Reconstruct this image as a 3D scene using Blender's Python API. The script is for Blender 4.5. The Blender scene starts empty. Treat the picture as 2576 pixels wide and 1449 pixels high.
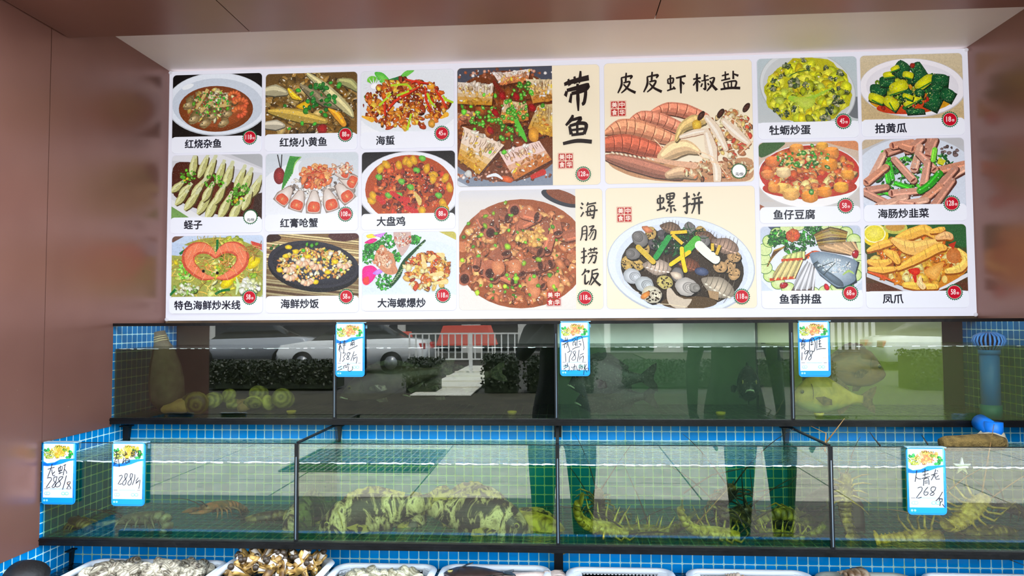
import bpy, bmesh, math, random
from mathutils import Vector, Matrix, Euler
SC = bpy.context.scene
COL = SC.collection
PI = math.pi
# ------------------------------------------------------------------ camera
F, YAW, PITCH, ROLL = 1803.26, 0.064, 0.0457, -0.0058
EYE = Vector((1.2548, -2.2221, -0.0067))
def cam_axes():
    cy, sy, cp, sp = math.cos(YAW), math.sin(YAW), math.cos(PITCH), math.sin(PITCH)
    fwd = Vector((-sy*cp, cy*cp, sp)); r = Vector((cy, sy, 0)); u = r.cross(fwd)
    cr, sr = math.cos(ROLL), math.sin(ROLL)
    return r*cr + u*sr, u*cr - r*sr, fwd
CR, CU, CF = cam_axes()
def at(u, v, Y):                      # point of the plane y = Y seen at (u, v) in the survey photograph
    d = CR*((u-1288)/F) + CU*((724.5-v)/F) + CF
    return EYE + d*((Y-EYE.y)/d.y)
cd = bpy.data.cameras.new('camera'); cam = bpy.data.objects.new('camera', cd); COL.objects.link(cam)
cam.matrix_world = Matrix(((CR.x, CU.x, -CF.x, EYE.x), (CR.y, CU.y, -CF.y, EYE.y), (CR.z, CU.z, -CF.z, EYE.z), (0, 0, 0, 1)))
cd.sensor_width = 36; cd.lens = F/2576*36; cd.clip_start = .02
SC.camera = cam
SC.view_settings.view_transform = 'Standard'; SC.view_settings.look = 'None'
SC.view_settings.gamma = 1; SC.view_settings.use_curve_mapping = False
SC.view_settings.exposure = .58
SC.cycles.max_bounces = 6; SC.cycles.transparent_max_bounces = 32; SC.cycles.adaptive_threshold = .035
SC.cycles.caustics_reflective = False; SC.cycles.caustics_refractive = False
SC.cycles.sample_clamp_indirect = 6
# ------------------------------------------------------------------ colours and materials
def lin(c):
    c /= 255
    return c/12.92 if c <= .04045 else ((c+.055)/1.055)**2.4
def rgb(r, g=None, b=None):
    if g is None: r, g, b = r
    return (lin(r), lin(g), lin(b), 1)
class NT:                             # small helper to wire shader nodes
    def __init__(s, name):
        s.m = bpy.data.materials.new(name); s.m.use_nodes = True
        s.t = s.m.node_tree; s.t.nodes.clear()
        s.out = s.t.nodes.new('ShaderNodeOutputMaterial')
    def n(s, typ, ins=None, **kw):
        nd = s.t.nodes.new('ShaderNode'+typ)
        for k, v in kw.items(): setattr(nd, k, v)
        for k, v in (ins or {}).items():
            if hasattr(v, 'node'): s.t.links.new(v, nd.inputs[k])
            else: nd.inputs[k].default_value = v
        return nd
    def math(s, op, a, b=0., c=0.):
        return s.n('Math', {0: a, 1: b, 2: c}, operation=op).outputs[0]
    def mix(s, f, a, b):
        nd = s.n('Mix', {0: f, 6: a, 7: b}, data_type='RGBA'); return nd.outputs[2]
    def ramp(s, f, stops, interp='LINEAR'):
        nd = s.n('ValToRGB', {0: f}); cr = nd.color_ramp; cr.interpolation = interp
        while len(cr.elements) < len(stops): cr.elements.new(.5)
        for e, (p, c) in zip(cr.elements, stops): e.position = p; e.color = c
        return nd.outputs[0]
    def coord(s, scale=(1, 1, 1), kind='Object', loc=(0, 0, 0)):
        tc = s.n('TexCoord'); mp = s.n('Mapping', {0: tc.outputs[kind], 1: loc, 3: scale}); return mp.outputs[0]
    def noise(s, vec, scale, detail=3, rough=.55, dist=0.):
        return s.n('TexNoise', {'Vector': vec, 'Scale': scale, 'Detail': detail, 'Roughness': rough, 'Distortion': dist}).outputs[0]
    def bsdf(s, color, rough=.5, metal=0., spec=.5, bump=None, bs=.3, emis=None, es=0., coat=0., bd=.01):
        ins = {'Base Color': color, 'Roughness': rough, 'Metallic': metal, 'Specular IOR Level': spec, 'Coat Weight': coat}
        if bump is not None: ins['Normal'] = s.n('Bump', {'Height': bump, 'Strength': bs, 'Distance': bd}).outputs[0]
        if emis is not None: ins['Emission Color'] = emis; ins['Emission Strength'] = es
        return s.n('BsdfPrincipled', ins).outputs[0]
    def done(s, sh):
        s.t.links.new(sh, s.out.inputs[0]); return s.m
MATS = {}
def plain(name, c, rough=.5, metal=0., spec=.5, coat=0., var=0., vs=20., bump=0., bscale=60.):
    if name in MATS: return MATS[name]
    t = NT(name); col = rgb(c)
    co = t.coord()
    if var:
        f = t.noise(co, vs, 4)
        col = t.ramp(f, [(.3, tuple(x*(1-var) for x in col[:3])+(1,)), (.7, tuple(min(1, x*(1+var)) for x in col[:3])+(1,))])
    b = t.noise(co, bscale, 3) if bump else None
    MATS[name] = t.done(t.bsdf(col, rough, metal, spec, b, bump, coat=coat)); return MATS[name]
def vcol(name, rough=.4, spec=.5, emis=0., base=1., bump=0., bscale=80., var=0., vscale=60., coat=0.):
    if name in MATS: return MATS[name]
    t = NT(name); a = t.n('VertexColor', layer_name='Col').outputs[0]
    col = a
    if base != 1: col = t.mix(1-base, a, (0, 0, 0, 1))
    co = t.coord()
    if var:
        f = t.noise(co, vscale, 5, .65)
        k = t.ramp(f, [(.3, (1-var,)*3+(1,)), (.7, (1, 1, 1, 1))])
        col = t.n('Mix', {0: 1., 6: col, 7: k}, data_type='RGBA', blend_type='MULTIPLY').outputs[2]
    b = t.noise(co, bscale, 3) if bump else None
    MATS[name] = t.done(t.bsdf(col, rough, 0, spec, b, bump, a if emis else None, emis, coat)); return MATS[name]
# ------------------------------------------------------------------ meshes and objects
class MB:
    def __init__(s): s.v = []; s.f = []; s.c = []; s.m = []; s.sm = []; s.cv = None
    def add(s, vs, fs, col=None, mi=0, smooth=False):
        o = len(s.v); s.v += [tuple(p) for p in vs]
        for f in fs:
            s.f.append(tuple(i+o for i in f)); s.m.append(mi); s.sm.append(smooth); s.c.append(col)
        return o
    def box(s, x0, x1, y0, y1, z0, z1, col=None, mi=0):
        v = [(x, y, z) for x in (x0, x1) for y in (y0, y1) for z in (z0, z1)]
        s.add(v, [(0, 1, 3, 2), (4, 6, 7, 5), (0, 4, 5, 1), (2, 3, 7, 6), (0, 2, 6, 4), (1, 5, 7, 3)], col, mi)
    def tube(s, pts, rad, n=8, col=None, mi=0, cap=True, flat=1.):
        pts = [Vector(p) for p in pts]; k = len(pts)
        if not hasattr(rad, '__len__'): rad = [rad]*k
        t0 = (pts[1]-pts[0]).normalized()
        up = Vector((0, 0, 1)) if abs(t0.z) < .9 else Vector((1, 0, 0))
        vs = []; nrm = t0.cross(up).normalized()
        for i, p in enumerate(pts):
            t = (pts[min(i+1, k-1)]-pts[max(i-1, 0)]).normalized()
            nrm = (nrm - t*nrm.dot(t)).normalized(); b = t.cross(nrm)
            for j in range(n):
                a = 2*PI*j/n; vs.append(p + (nrm*math.cos(a) + b*math.sin(a)*flat)*rad[i])
        fs = [(i*n+j, i*n+(j+1) % n, (i+1)*n+(j+1) % n, (i+1)*n+j) for i in range(k-1) for j in range(n)]
        if cap: fs += [tuple(range(n))[::-1], tuple(range((k-1)*n, k*n))]
        return s.add(vs, fs, col, mi, True)
    def loft(s, rings, col=None, mi=0, cap=True, cf=None):   # rings: lists of equal numbers of points
        n = len(rings[0]); k = len(rings); o = len(s.v)
        vs = [p for r in rings for p in r]
        fs = [(i*n+j, i*n+(j+1) % n, (i+1)*n+(j+1) % n, (i+1)*n+j) for i in range(k-1) for j in range(n)]
        if cap: fs += [tuple(range(n))[::-1], tuple(range((k-1)*n, k*n))]
        s.add(vs, fs, col, mi, True)
    def prism(s, poly, d, col=None, mi=0, smooth=False):    # polygon (3D points) extruded by vector d
        n = len(poly); d = Vector(d); p = [Vector(q) for q in poly]
        s.add(p+[q+d for q in p], [tuple(range(n))[::-1], tuple(range(n, 2*n))]+[(i, (i+1) % n, n+(i+1) % n, n+i) for i in range(n)], col, mi, smooth)
    def sphere(s, c, r, col=None, mi=0, nu=12, nv=8, sc=(1, 1, 1)):
        rings = []
        for i in range(nv+1):
            a = PI*i/nv
            rings.append([(c[0]+r*sc[0]*math.sin(a)*math.cos(2*PI*j/nu), c[1]+r*sc[1]*math.sin(a)*math.sin(2*PI*j/nu), c[2]+r*sc[2]*math.cos(a)) for j in range(nu)])
        s.loft(rings, col, mi, False)
def obj(name, mb, mats, parent=None, world=False, loc=None):
    me = bpy.data.meshes.new(name)
    vs = mb.v
    if world and parent is not None:
        L = parent.location; vs = [(x-L.x, y-L.y, z-L.z) for x, y, z in vs]
    elif world and loc is not None:
        vs = [(x-loc[0], y-loc[1], z-loc[2]) for x, y, z in vs]
    me.from_pydata(vs, [], mb.f)
    for p, mi, sm in zip(me.polygons, mb.m, mb.sm): p.material_index = mi; p.use_smooth = sm
    if any(c is not None for c in mb.c):
        ca = me.color_attributes.new('Col', 'FLOAT_COLOR', 'CORNER')
        dat = []
        for p, c in zip(me.polygons, mb.c):
            c = c or (1, 1, 1, 1)
            if hasattr(c[0], '__len__'):
                for q in c: dat.extend(q)
            else:
                for _ in range(p.loop_total): dat.extend(c)
        ca.data.foreach_set('color', dat)
    if not isinstance(mats, (list, tuple)): mats = [mats]
    for m in mats: me.materials.append(m)
    me.validate()
    o = bpy.data.objects.new(name, me); COL.objects.link(o)
    if parent is not None: o.parent = parent
    elif loc is not None: o.location = loc
    return o
def tag(o, label, cat, group=None, kind=None):
    o['label'] = label; o['category'] = cat
    if group: o['group'] = group
    if kind: o['kind'] = kind
    return o
def thing(name, label, cat, loc=(0, 0, 0), rot=(0, 0, 0), group=None):
    o = bpy.data.objects.new(name, None); COL.objects.link(o); o.empty_display_size = .02
    o.location = loc; o.rotation_euler = rot
    return tag(o, label, cat, group)
def struct(name, mb, mats, loc=None):
    o = obj(name, mb, mats, None, loc is not None, loc); o['kind'] = 'structure'; return o
def kids(o): return [c for c in bpy.data.objects if c.parent == o]
def dup(root, loc, rot, label=None, group=None, scale=None, tree=None):
    r = root.copy(); COL.objects.link(r); r.location = loc; r.rotation_euler = rot
    if label: r['label'] = label
    if group: r['group'] = group
    if scale: r.scale = (scale,)*3 if not hasattr(scale, '__len__') else scale
    for ch in tree if tree is not None else kids(root):
        c = ch.copy(); COL.objects.link(c); c.parent = r
        if tree is None:
            for g in kids(ch):
                d = g.copy(); COL.objects.link(d); d.parent = c
    return r
SKY, SUN, SIGN_E = 3.6, 8., .47
# ------------------------------------------------------------------ the alcove
XL, XR = -.008, 2.5024
YT1, ZB1, ZT1, YB1, ZW1 = -.257, -.2744, -.0121, .085, -.080     # upper tank: front, floor, rim, back, water
YT2, ZB2, ZT2, ZW2 = -.5246, -.5282, -.2991, -.344               # lower tank
YM, YLW, YF, ZC, ZS, ZG = -.186, -.406, -.82, .8164, .733, -1.45
P = .0252
def tile_mat(name, ax, ox, oz, col, grout, rough=.12):
    t = NT(name); s = t.n('SeparateXYZ', {0: t.n('TexCoord').outputs['Object']})
    a = t.math('DIVIDE', t.math('SUBTRACT', s.outputs[ax[0]], ox), P); b = t.math('DIVIDE', t.math('SUBTRACT', s.outputs[ax[1]], oz), P)
    q = []
    for k in (a, b):
        f = t.math('ABSOLUTE', t.math('SUBTRACT', t.math('FRACT', k), .5))
        q.append(t.math('MAXIMUM', t.math('SUBTRACT', f, .447-.13), 0.))
    d = t.math('SQRT', t.math('ADD', t.math('MULTIPLY', q[0], q[0]), t.math('MULTIPLY', q[1], q[1])))
    g = t.math('SMOOTH_MIN', t.math('MAXIMUM', t.math('MULTIPLY', t.math('SUBTRACT', d, .122), 45.), 0.), 1., .05)
    cell = t.n('CombineXYZ', {0: t.math('FLOOR', a), 1: t.math('FLOOR', b)}).outputs[0]
    wn = t.n('TexWhiteNoise', {'Vector': cell}, noise_dimensions='3D').outputs[0]
    c0 = rgb(col); c1 = tuple(x*.78 for x in c0[:3])+(1,)
    tc = t.mix(wn, c0, c1)
    st = t.noise(t.coord(), 9, 5, .65)
    gr = t.mix(t.ramp(st, [(.5, (0, 0, 0, 1)), (.75, (1, 1, 1, 1))]), rgb(grout), rgb(150, 190, 120))
    c = t.mix(g, tc, gr)
    h = t.math('SUBTRACT', 1., g)
    return t.done(t.bsdf(c, t.math('MULTIPLY_ADD', g, .5, rough), 0, .22, h, .5, bd=.0008))
m1 = at(1459, 1085, YM); m2 = at(1432, 1413.5, YLW)
BL, GR = (0, 160, 255), (190, 240, 246)
T_MID = tile_mat('blue_mosaic_middle', (0, 2), m1.x, m1.z, BL, GR)
T_LOW = tile_mat('blue_mosaic_lower', (0, 2), m2.x, m2.z, BL, GR)
T_SIDE = tile_mat('blue_mosaic_side', (1, 2), YM, m1.z, (0, 132, 206), GR)
T_FLOOR = tile_mat('blue_mosaic_floor', (0, 1), m1.x, YM, (8, 84, 110), (110, 170, 160))
T_UP = tile_mat('green_tank_floor', (0, 1), m1.x, YM, (64, 96, 70), (90, 130, 84))
def brown():
    t = NT('brown_metal_cladding'); co = t.coord((1, 1, 1))
    f = t.noise(co, 2.2, 3); sp = t.noise(co, 90, 2)
    c = t.ramp(f, [(.3, rgb(128, 88, 77)), (.7, rgb(144, 102, 90))])
    spk = t.ramp(sp, [(.80, (0, 0, 0, 1)), (.82, (1, 1, 1, 1))])
    c = t.mix(spk, c, rgb(190, 165, 150))
    return t.done(t.bsdf(c, .3, .4, .5, t.noise(co, 5, 2), .04))
BROWN = brown()
BEIGE = plain('beige_soffit_board', (250, 238, 232), .45, var=.02, vs=3)
BLACK = plain('black_frame_paint', (16, 17, 18), .35, var=.3, vs=30)
DARK = plain('dark_gap', (14, 12, 11), .8)
RAIL = plain('wet_black_steel', (14, 15, 17), .3, .0, .25, var=.4, vs=25, bump=.1)
# side walls: cladding stepped along the tanks, mosaic behind it
for nm, x, sgn in (('left', XL, -1), ('right', XR, 1)):
    yv = YF if sgn < 0 else -.72
    poly = [(.1, .95), (.1, ZT1+.004), (YT1, ZT1+.004), (YT1, -.298), (YT2-.002, -.298), (YT2-.002, -.548), (yv, -.548), (yv, .95)]
    mb = MB()
    if sgn < 0:                       # a hairline joint runs up the left cladding
        ys = -.531
        a = [(.1, .95), (.1, ZT1+.004), (YT1, ZT1+.004), (YT1, -.298), (YT2-.002, -.298), (ys+.0012, -.298), (ys+.0012, .95)]
        b = [(ys-.0012, .95), (ys-.0012, -.548), (yv, -.548), (yv, .95)]
        for q in (a, b): mb.prism([(x, y, z) for y, z in q], (sgn*.003, 0, 0))
    else: mb.prism([(x, y, z) for y, z in poly], (sgn*.003, 0, 0))
    struct('wall_'+nm, mb, BROWN)
    mb = MB(); mb.box(*sorted((x+sgn*.003, x+sgn*.02)), YF-.0 if sgn < 0 else -.72, .12, -1.45, ZT1+.002)
    struct('wall_%s_tiles' % nm, mb, T_SIDE)
    mb = MB(); mb.box(*sorted((x+sgn*.021, x+sgn*.34)), yv+.0, .12, ZG, .95); mb.box(*sorted((x+sgn*.0031, x+sgn*.021)), yv, .12, ZT1+.003, .95)
    struct('wall_%s_pillar' % nm, mb, BROWN)
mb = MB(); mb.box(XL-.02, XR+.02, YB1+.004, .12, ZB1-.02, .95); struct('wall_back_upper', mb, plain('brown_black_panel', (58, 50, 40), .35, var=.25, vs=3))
mb = MB(); mb.box(XL-.003, XR+.003, YM, YB1, -.56, ZB1-.007); struct('wall_back_middle', mb, T_MID)
mb = MB(); mb.box(XL-.003, XR+.003, YLW, YM-.001, -1.45, ZB2-.007); struct('wall_back_lower', mb, T_LOW)
# ceiling: pale board over the sign, lower brown soffit with open joints in front of it
mb = MB(); mb.box(XL, XR, -.49, .1, ZC, ZC+.02); struct('ceiling_beige', mb, BEIGE)
ja = (at(630, 85, -.47)).x; jb = (at(1647, 50, -.47)).x
mb = MB(); ye = -.472
xs = [XL+.0035, ja, jb, XR]
for i in range(3): mb.box(xs[i]+(.0012 if i else 0), xs[i+1]-(.0012 if i < 2 else 0), YF, ye, ZS, ZS+.006)
struct('ceiling_brown', mb, BROWN)
mb = MB(); mb.box(XL-.34, XR+.34, YF+.002, ye-.004, ZS+.0065, ZC+.1); mb.box(XL-.34, XR+.34, -.8, .12, ZC+.021, ZC+.1); struct('ceiling_void', mb, DARK)
# building front above and beside the alcove, forecourt
mb = MB(); mb.box(-6, 8.5, YF-.06, YF-.0, ZS, 5.85); mb.box(-6, XL-.34, YF-.05, YF, ZG, ZS); mb.box(XR+.34, 8.5, YF-.05, YF, ZG, ZS); mb.box(-6, 8.5, -.7, 2.2, .97, 5.85)
struct('wall_facade', mb, plain('facade_render', (120, 96, 86), .6, var=.1, vs=3))
def deck():
    t = NT('brown_deck_boards'); co = t.coord()
    s = t.n('SeparateXYZ', {0: co}); k = t.math('DIVIDE', s.outputs[1], .14)
    g = t.math('LESS_THAN', t.math('ABSOLUTE', t.math('SUBTRACT', t.math('FRACT', k), .5)), .035)
    f = t.noise(t.coord((1, 18, 1)), 3, 6, .7)
    c = t.ramp(f, [(.25, rgb(84, 70, 62)), (.75, rgb(150, 128, 116))])
    return t.done(t.bsdf(t.mix(g, c, rgb(18, 14, 13)), .6, bump=f))
def paving():
    t = NT('pale_paving'); co = t.coord(); s = t.n('SeparateXYZ', {0: co})
    gs = []
    for ax, w in ((0, 1.2), (1, .9)):
        k = t.math('DIVIDE', s.outputs[ax], w); gs.append(t.math('LESS_THAN', t.math('FRACT', k), .012))
    g = t.math('MAXIMUM', gs[0], gs[1]); f = t.noise(co, 6, 8, .75); d = t.noise(co, 26, 2)
    c = t.ramp(f, [(.3, rgb(168, 162, 148)), (.7, rgb(218, 210, 192))])
    c = t.mix(t.ramp(d, [(.68, (0, 0, 0, 1)), (.72, (1, 1, 1, 1))]), c, rgb(60, 58, 52))
    return t.done(t.bsdf(t.mix(g, c, rgb(70, 66, 60)), .7))
mb = MB(); mb.box(-8, 11, -4.72, YF, ZG-.05, ZG); struct('floor_deck', mb, deck())
mb = MB(); mb.box(-14, 18, -8.6, -4.72, ZG-.07, ZG-.02); struct('floor', mb, paving())
# ------------------------------------------------------------------ glass and water
def glass_mat():
    t = NT('clear_tank_glass')
    fc = t.n('LayerWeight', {0: .5}).outputs[1]
    k = t.math('MULTIPLY_ADD', t.math('POWER', fc, 5.), .9, .048)
    tr = t.n('BsdfTransparent', {0: (.955, .985, .97, 1)}).outputs[0]
    gl = t.n('BsdfGlossy', {0: (1, 1, 1, 1), 1: .0}).outputs[0]
    return t.done(t.n('MixShader', {0: k, 1: tr, 2: gl}).outputs[0])
GLASS = glass_mat()
def water_mat(name, tint, haze, amt, dirt=0.):
    t = NT(name); co = t.coord()
    tr = t.n('BsdfTransparent', {0: rgb(tint)}).outputs[0]
    f = t.noise(co, 7, 4, .6)
    hz = t.n('BsdfDiffuse', {0: rgb(haze)}).outputs[0]
    k = t.n('MapRange', {0: f, 1: .3, 2: .7, 3: amt*.75, 4: amt*1.15}).outputs[0]
    a = t.n('MixShader', {0: k, 1: tr, 2: hz}).outputs[0]
    # rippled, lightly mirroring upper face
    nz = t.math('GREATER_THAN', t.n('SeparateXYZ', {0: t.n('NewGeometry').outputs['True Normal']}).outputs[2], .5)
    bump = t.n('Bump', {'Height': t.noise(t.coord((1, 1.6, 1)), 26, 3, .6, 1.2), 'Strength': .9, 'Distance': .012}).outputs[0]
    gl = t.n('BsdfGlossy', {0: (.95, 1, 1, 1), 1: .04, 'Normal': bump}).outputs[0]
    kk = t.math('MULTIPLY', nz, t.math('MULTIPLY_ADD', t.math('POWER', t.n('LayerWeight', {0: .5, 'Normal': bump}).outputs[1], 4.), .8, .05))
    return t.done(t.n('MixShader', {0: kk, 1: a, 2: gl}).outputs[0])
W_UP = [water_mat('dark_murky_water', (190, 194, 172), (24, 26, 18), .10), water_mat('murky_water', (190, 198, 178), (26, 30, 24), .12),
        water_mat('grey_green_water', (196, 210, 190), (84, 102, 86), .21), water_mat('bright_green_water', (228, 234, 200), (130, 146, 100), .14)]
W_LO = [water_mat('teal_water', (214, 226, 200), (24, 70, 64), .05), water_mat('teal_water_clear', (216, 228, 196), (24, 78, 64), .04),
        water_mat('dark_teal_water', (208, 222, 192), (18, 56, 44), .05), water_mat('brown_green_water', (222, 224, 192), (60, 64, 44), .08)]
BACKS = [plain('dark_olive_panel', (52, 48, 34), .6, var=.3, vs=6), plain('dark_grey_panel', (50, 50, 40), .6, var=.3, vs=6), plain('grey_green_panel', (196, 214, 190), .6, var=.15, vs=5), plain('olive_reflection_panel', (222, 226, 168), .6, var=.2, vs=5)]  # pale tones put the tanks' haze and reflected street light into the panels
SIL = plain('black_silicone', (13, 16, 19), .4, spec=.25)
POST_HL = plain('pale_post_highlight', (96, 112, 124), .15, spec=.7)
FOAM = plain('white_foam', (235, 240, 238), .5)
ux = [XL] + [at(u, 930, YT1).x for u in (842, 1399, 1993)] + [XR]
lx = [XL] + [at(u, 1240, YT2).x for u in (745, 1403, 2092)] + [XR]
def tanks(xs, y0, y1, zb, zt, zw, waters, floor_m, labels, group, upper):
    for i in range(4):
        a, b = xs[i], xs[i+1]
        t = thing('fish_tank', labels[i], 'fish tank', ((a+b)/2, (y0+y1)/2, zb), group=group)
        mb = MB(); mb.box(a+.002, b-.002, y0, y0+.003, zb, zt); obj('front_glass', mb, GLASS, t, True)
        mb = MB(); mb.box(a+.005, b-.005, y0+.0038, y1-.003, zb+.0009, zw)
        # finer upper face so that the waterline undulates a little
        obj('water', mb, waters[i], t, True)
        mb = MB(); mb.box(a+.001, b-.001, y0+.004, y1-.001, zb-.006, zb+.0005); obj('tank_floor', mb, floor_m, t, True)
        mb = MB(); mb.box(a, b, y0-.009, y0+.004, zb-.0165, zb+.0005); mb.box(a, b, y0-.011, y0-.009, zb-.006, zb-.003); obj('bottom_rail', mb, RAIL, t, True)
        if upper:
            mb = MB(); mb.box(a+.004, b-.004 if i < 3 else at(2372, 950, y1).x, y1-.0025, y1+.001, zb+.001, zt); obj('added_back_panel', mb, BACKS[i], t, True)  # added panel; the right-hand one ends where its painted street reflection stops
            mb = MB(); mb.box(a, b, y0-.003, y0+.008, zt-.004, zt+.0045); obj('top_rail', mb, RAIL, t, True)
        else: mb = MB(); mb.box(a+.002, b-.002, y0-.0004, y0+.0034, zt, zt+.0014); obj('glass_rim', mb, SIL, t, True)
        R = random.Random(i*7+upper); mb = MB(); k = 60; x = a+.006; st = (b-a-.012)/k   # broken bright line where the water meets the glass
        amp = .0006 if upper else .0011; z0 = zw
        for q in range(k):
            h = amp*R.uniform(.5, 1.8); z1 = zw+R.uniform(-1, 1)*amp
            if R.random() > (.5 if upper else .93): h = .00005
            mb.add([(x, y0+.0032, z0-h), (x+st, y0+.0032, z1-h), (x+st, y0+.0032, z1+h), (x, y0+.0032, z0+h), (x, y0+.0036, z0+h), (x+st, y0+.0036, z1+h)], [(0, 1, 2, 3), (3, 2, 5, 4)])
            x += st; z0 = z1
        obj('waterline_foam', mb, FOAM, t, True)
        if i < 3:
            mb = MB(); mb.box(b-.0045, b+.0045, y0-.0015, y0+.008, zb, zt); obj('corner_post', mb, SIL, t, True)
            mb = MB(); mb.box(b-.003, b+.003, y0+.01, y1-.004, zb+.001, zt); obj('divider_pane', mb, GLASS, t, True)
            mb = MB(); mb.box(b-.004, b+.004, y0+.01, y1-.004, zt, zt+.004); obj('divider_edge', mb, SIL, t, True)
            mb = MB(); mb.box(b-.0012, b+.0012, y0-.0022, y0-.0016, zb+.004, zt-.03); obj('post_highlight_strip', mb, POST_HL, t, True)  # pale strip painted on as the highlight of the post
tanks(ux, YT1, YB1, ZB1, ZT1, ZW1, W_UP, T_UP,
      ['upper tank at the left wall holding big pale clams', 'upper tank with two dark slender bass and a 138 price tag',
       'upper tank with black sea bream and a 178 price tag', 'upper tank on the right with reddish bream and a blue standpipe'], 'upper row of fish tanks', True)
tanks(lx, YT2, YM, ZB2, ZT2, ZW2, W_LO, T_FLOOR,
      ['lower tank at the left wall holding a curled grey lobster', 'lower tank full of mottled brown groupers',
       'lower tank crowded with green spiny lobsters and long feelers', 'lower tank on the right with a 268 price tag'], 'lower row of fish tanks', False)
# ------------------------------------------------------------------ flat printed pictures
def clip_poly(pts, cl):               # Sutherland-Hodgman against a convex counter-clockwise outline
    out = pts
    for i in range(len(cl)):
        ax, ay = cl[i]; bx, by = cl[(i+1) % len(cl)]; ex, ey = bx-ax, by-ay
        inp = out; out = []
        if not inp: return []
        sd = [ex*(y-ay)-ey*(x-ax) for x, y in inp]
        for j in range(len(inp)):
            p, q = inp[j-1], inp[j]; s0, s1 = sd[j-1], sd[j]
            if s1 >= 0:
                if s0 < 0: k = s0/(s0-s1); out.append((p[0]+(q[0]-p[0])*k, p[1]+(q[1]-p[1])*k))
                out.append(q)
            elif s0 >= 0: k = s0/(s0-s1); out.append((p[0]+(q[0]-p[0])*k, p[1]+(q[1]-p[1])*k))
    return out
def rrect(x0, y0, x1, y1, r, corners=(1, 1, 1, 1), n=6):   # x right, y up; corners: bl, br, tr, tl
    pts = []
    for k, (cx, cy, a0) in enumerate(((x0, y0, 180), (x1, y0, 270), (x1, y1, 0), (x0, y1, 90))):
        if not corners[k]: pts.append((cx, cy)); continue
        ox = cx + (r if cx == x0 else -r); oy = cy + (r if cy == y0 else -r)
        for i in range(n+1):
            a = math.radians(a0 + 90*i/n); pts.append((ox+r*math.cos(a), oy+r*math.sin(a)))
    return pts
def tint(c, k):
    return tuple(max(0, min(255, x*k)) for x in c)
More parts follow.
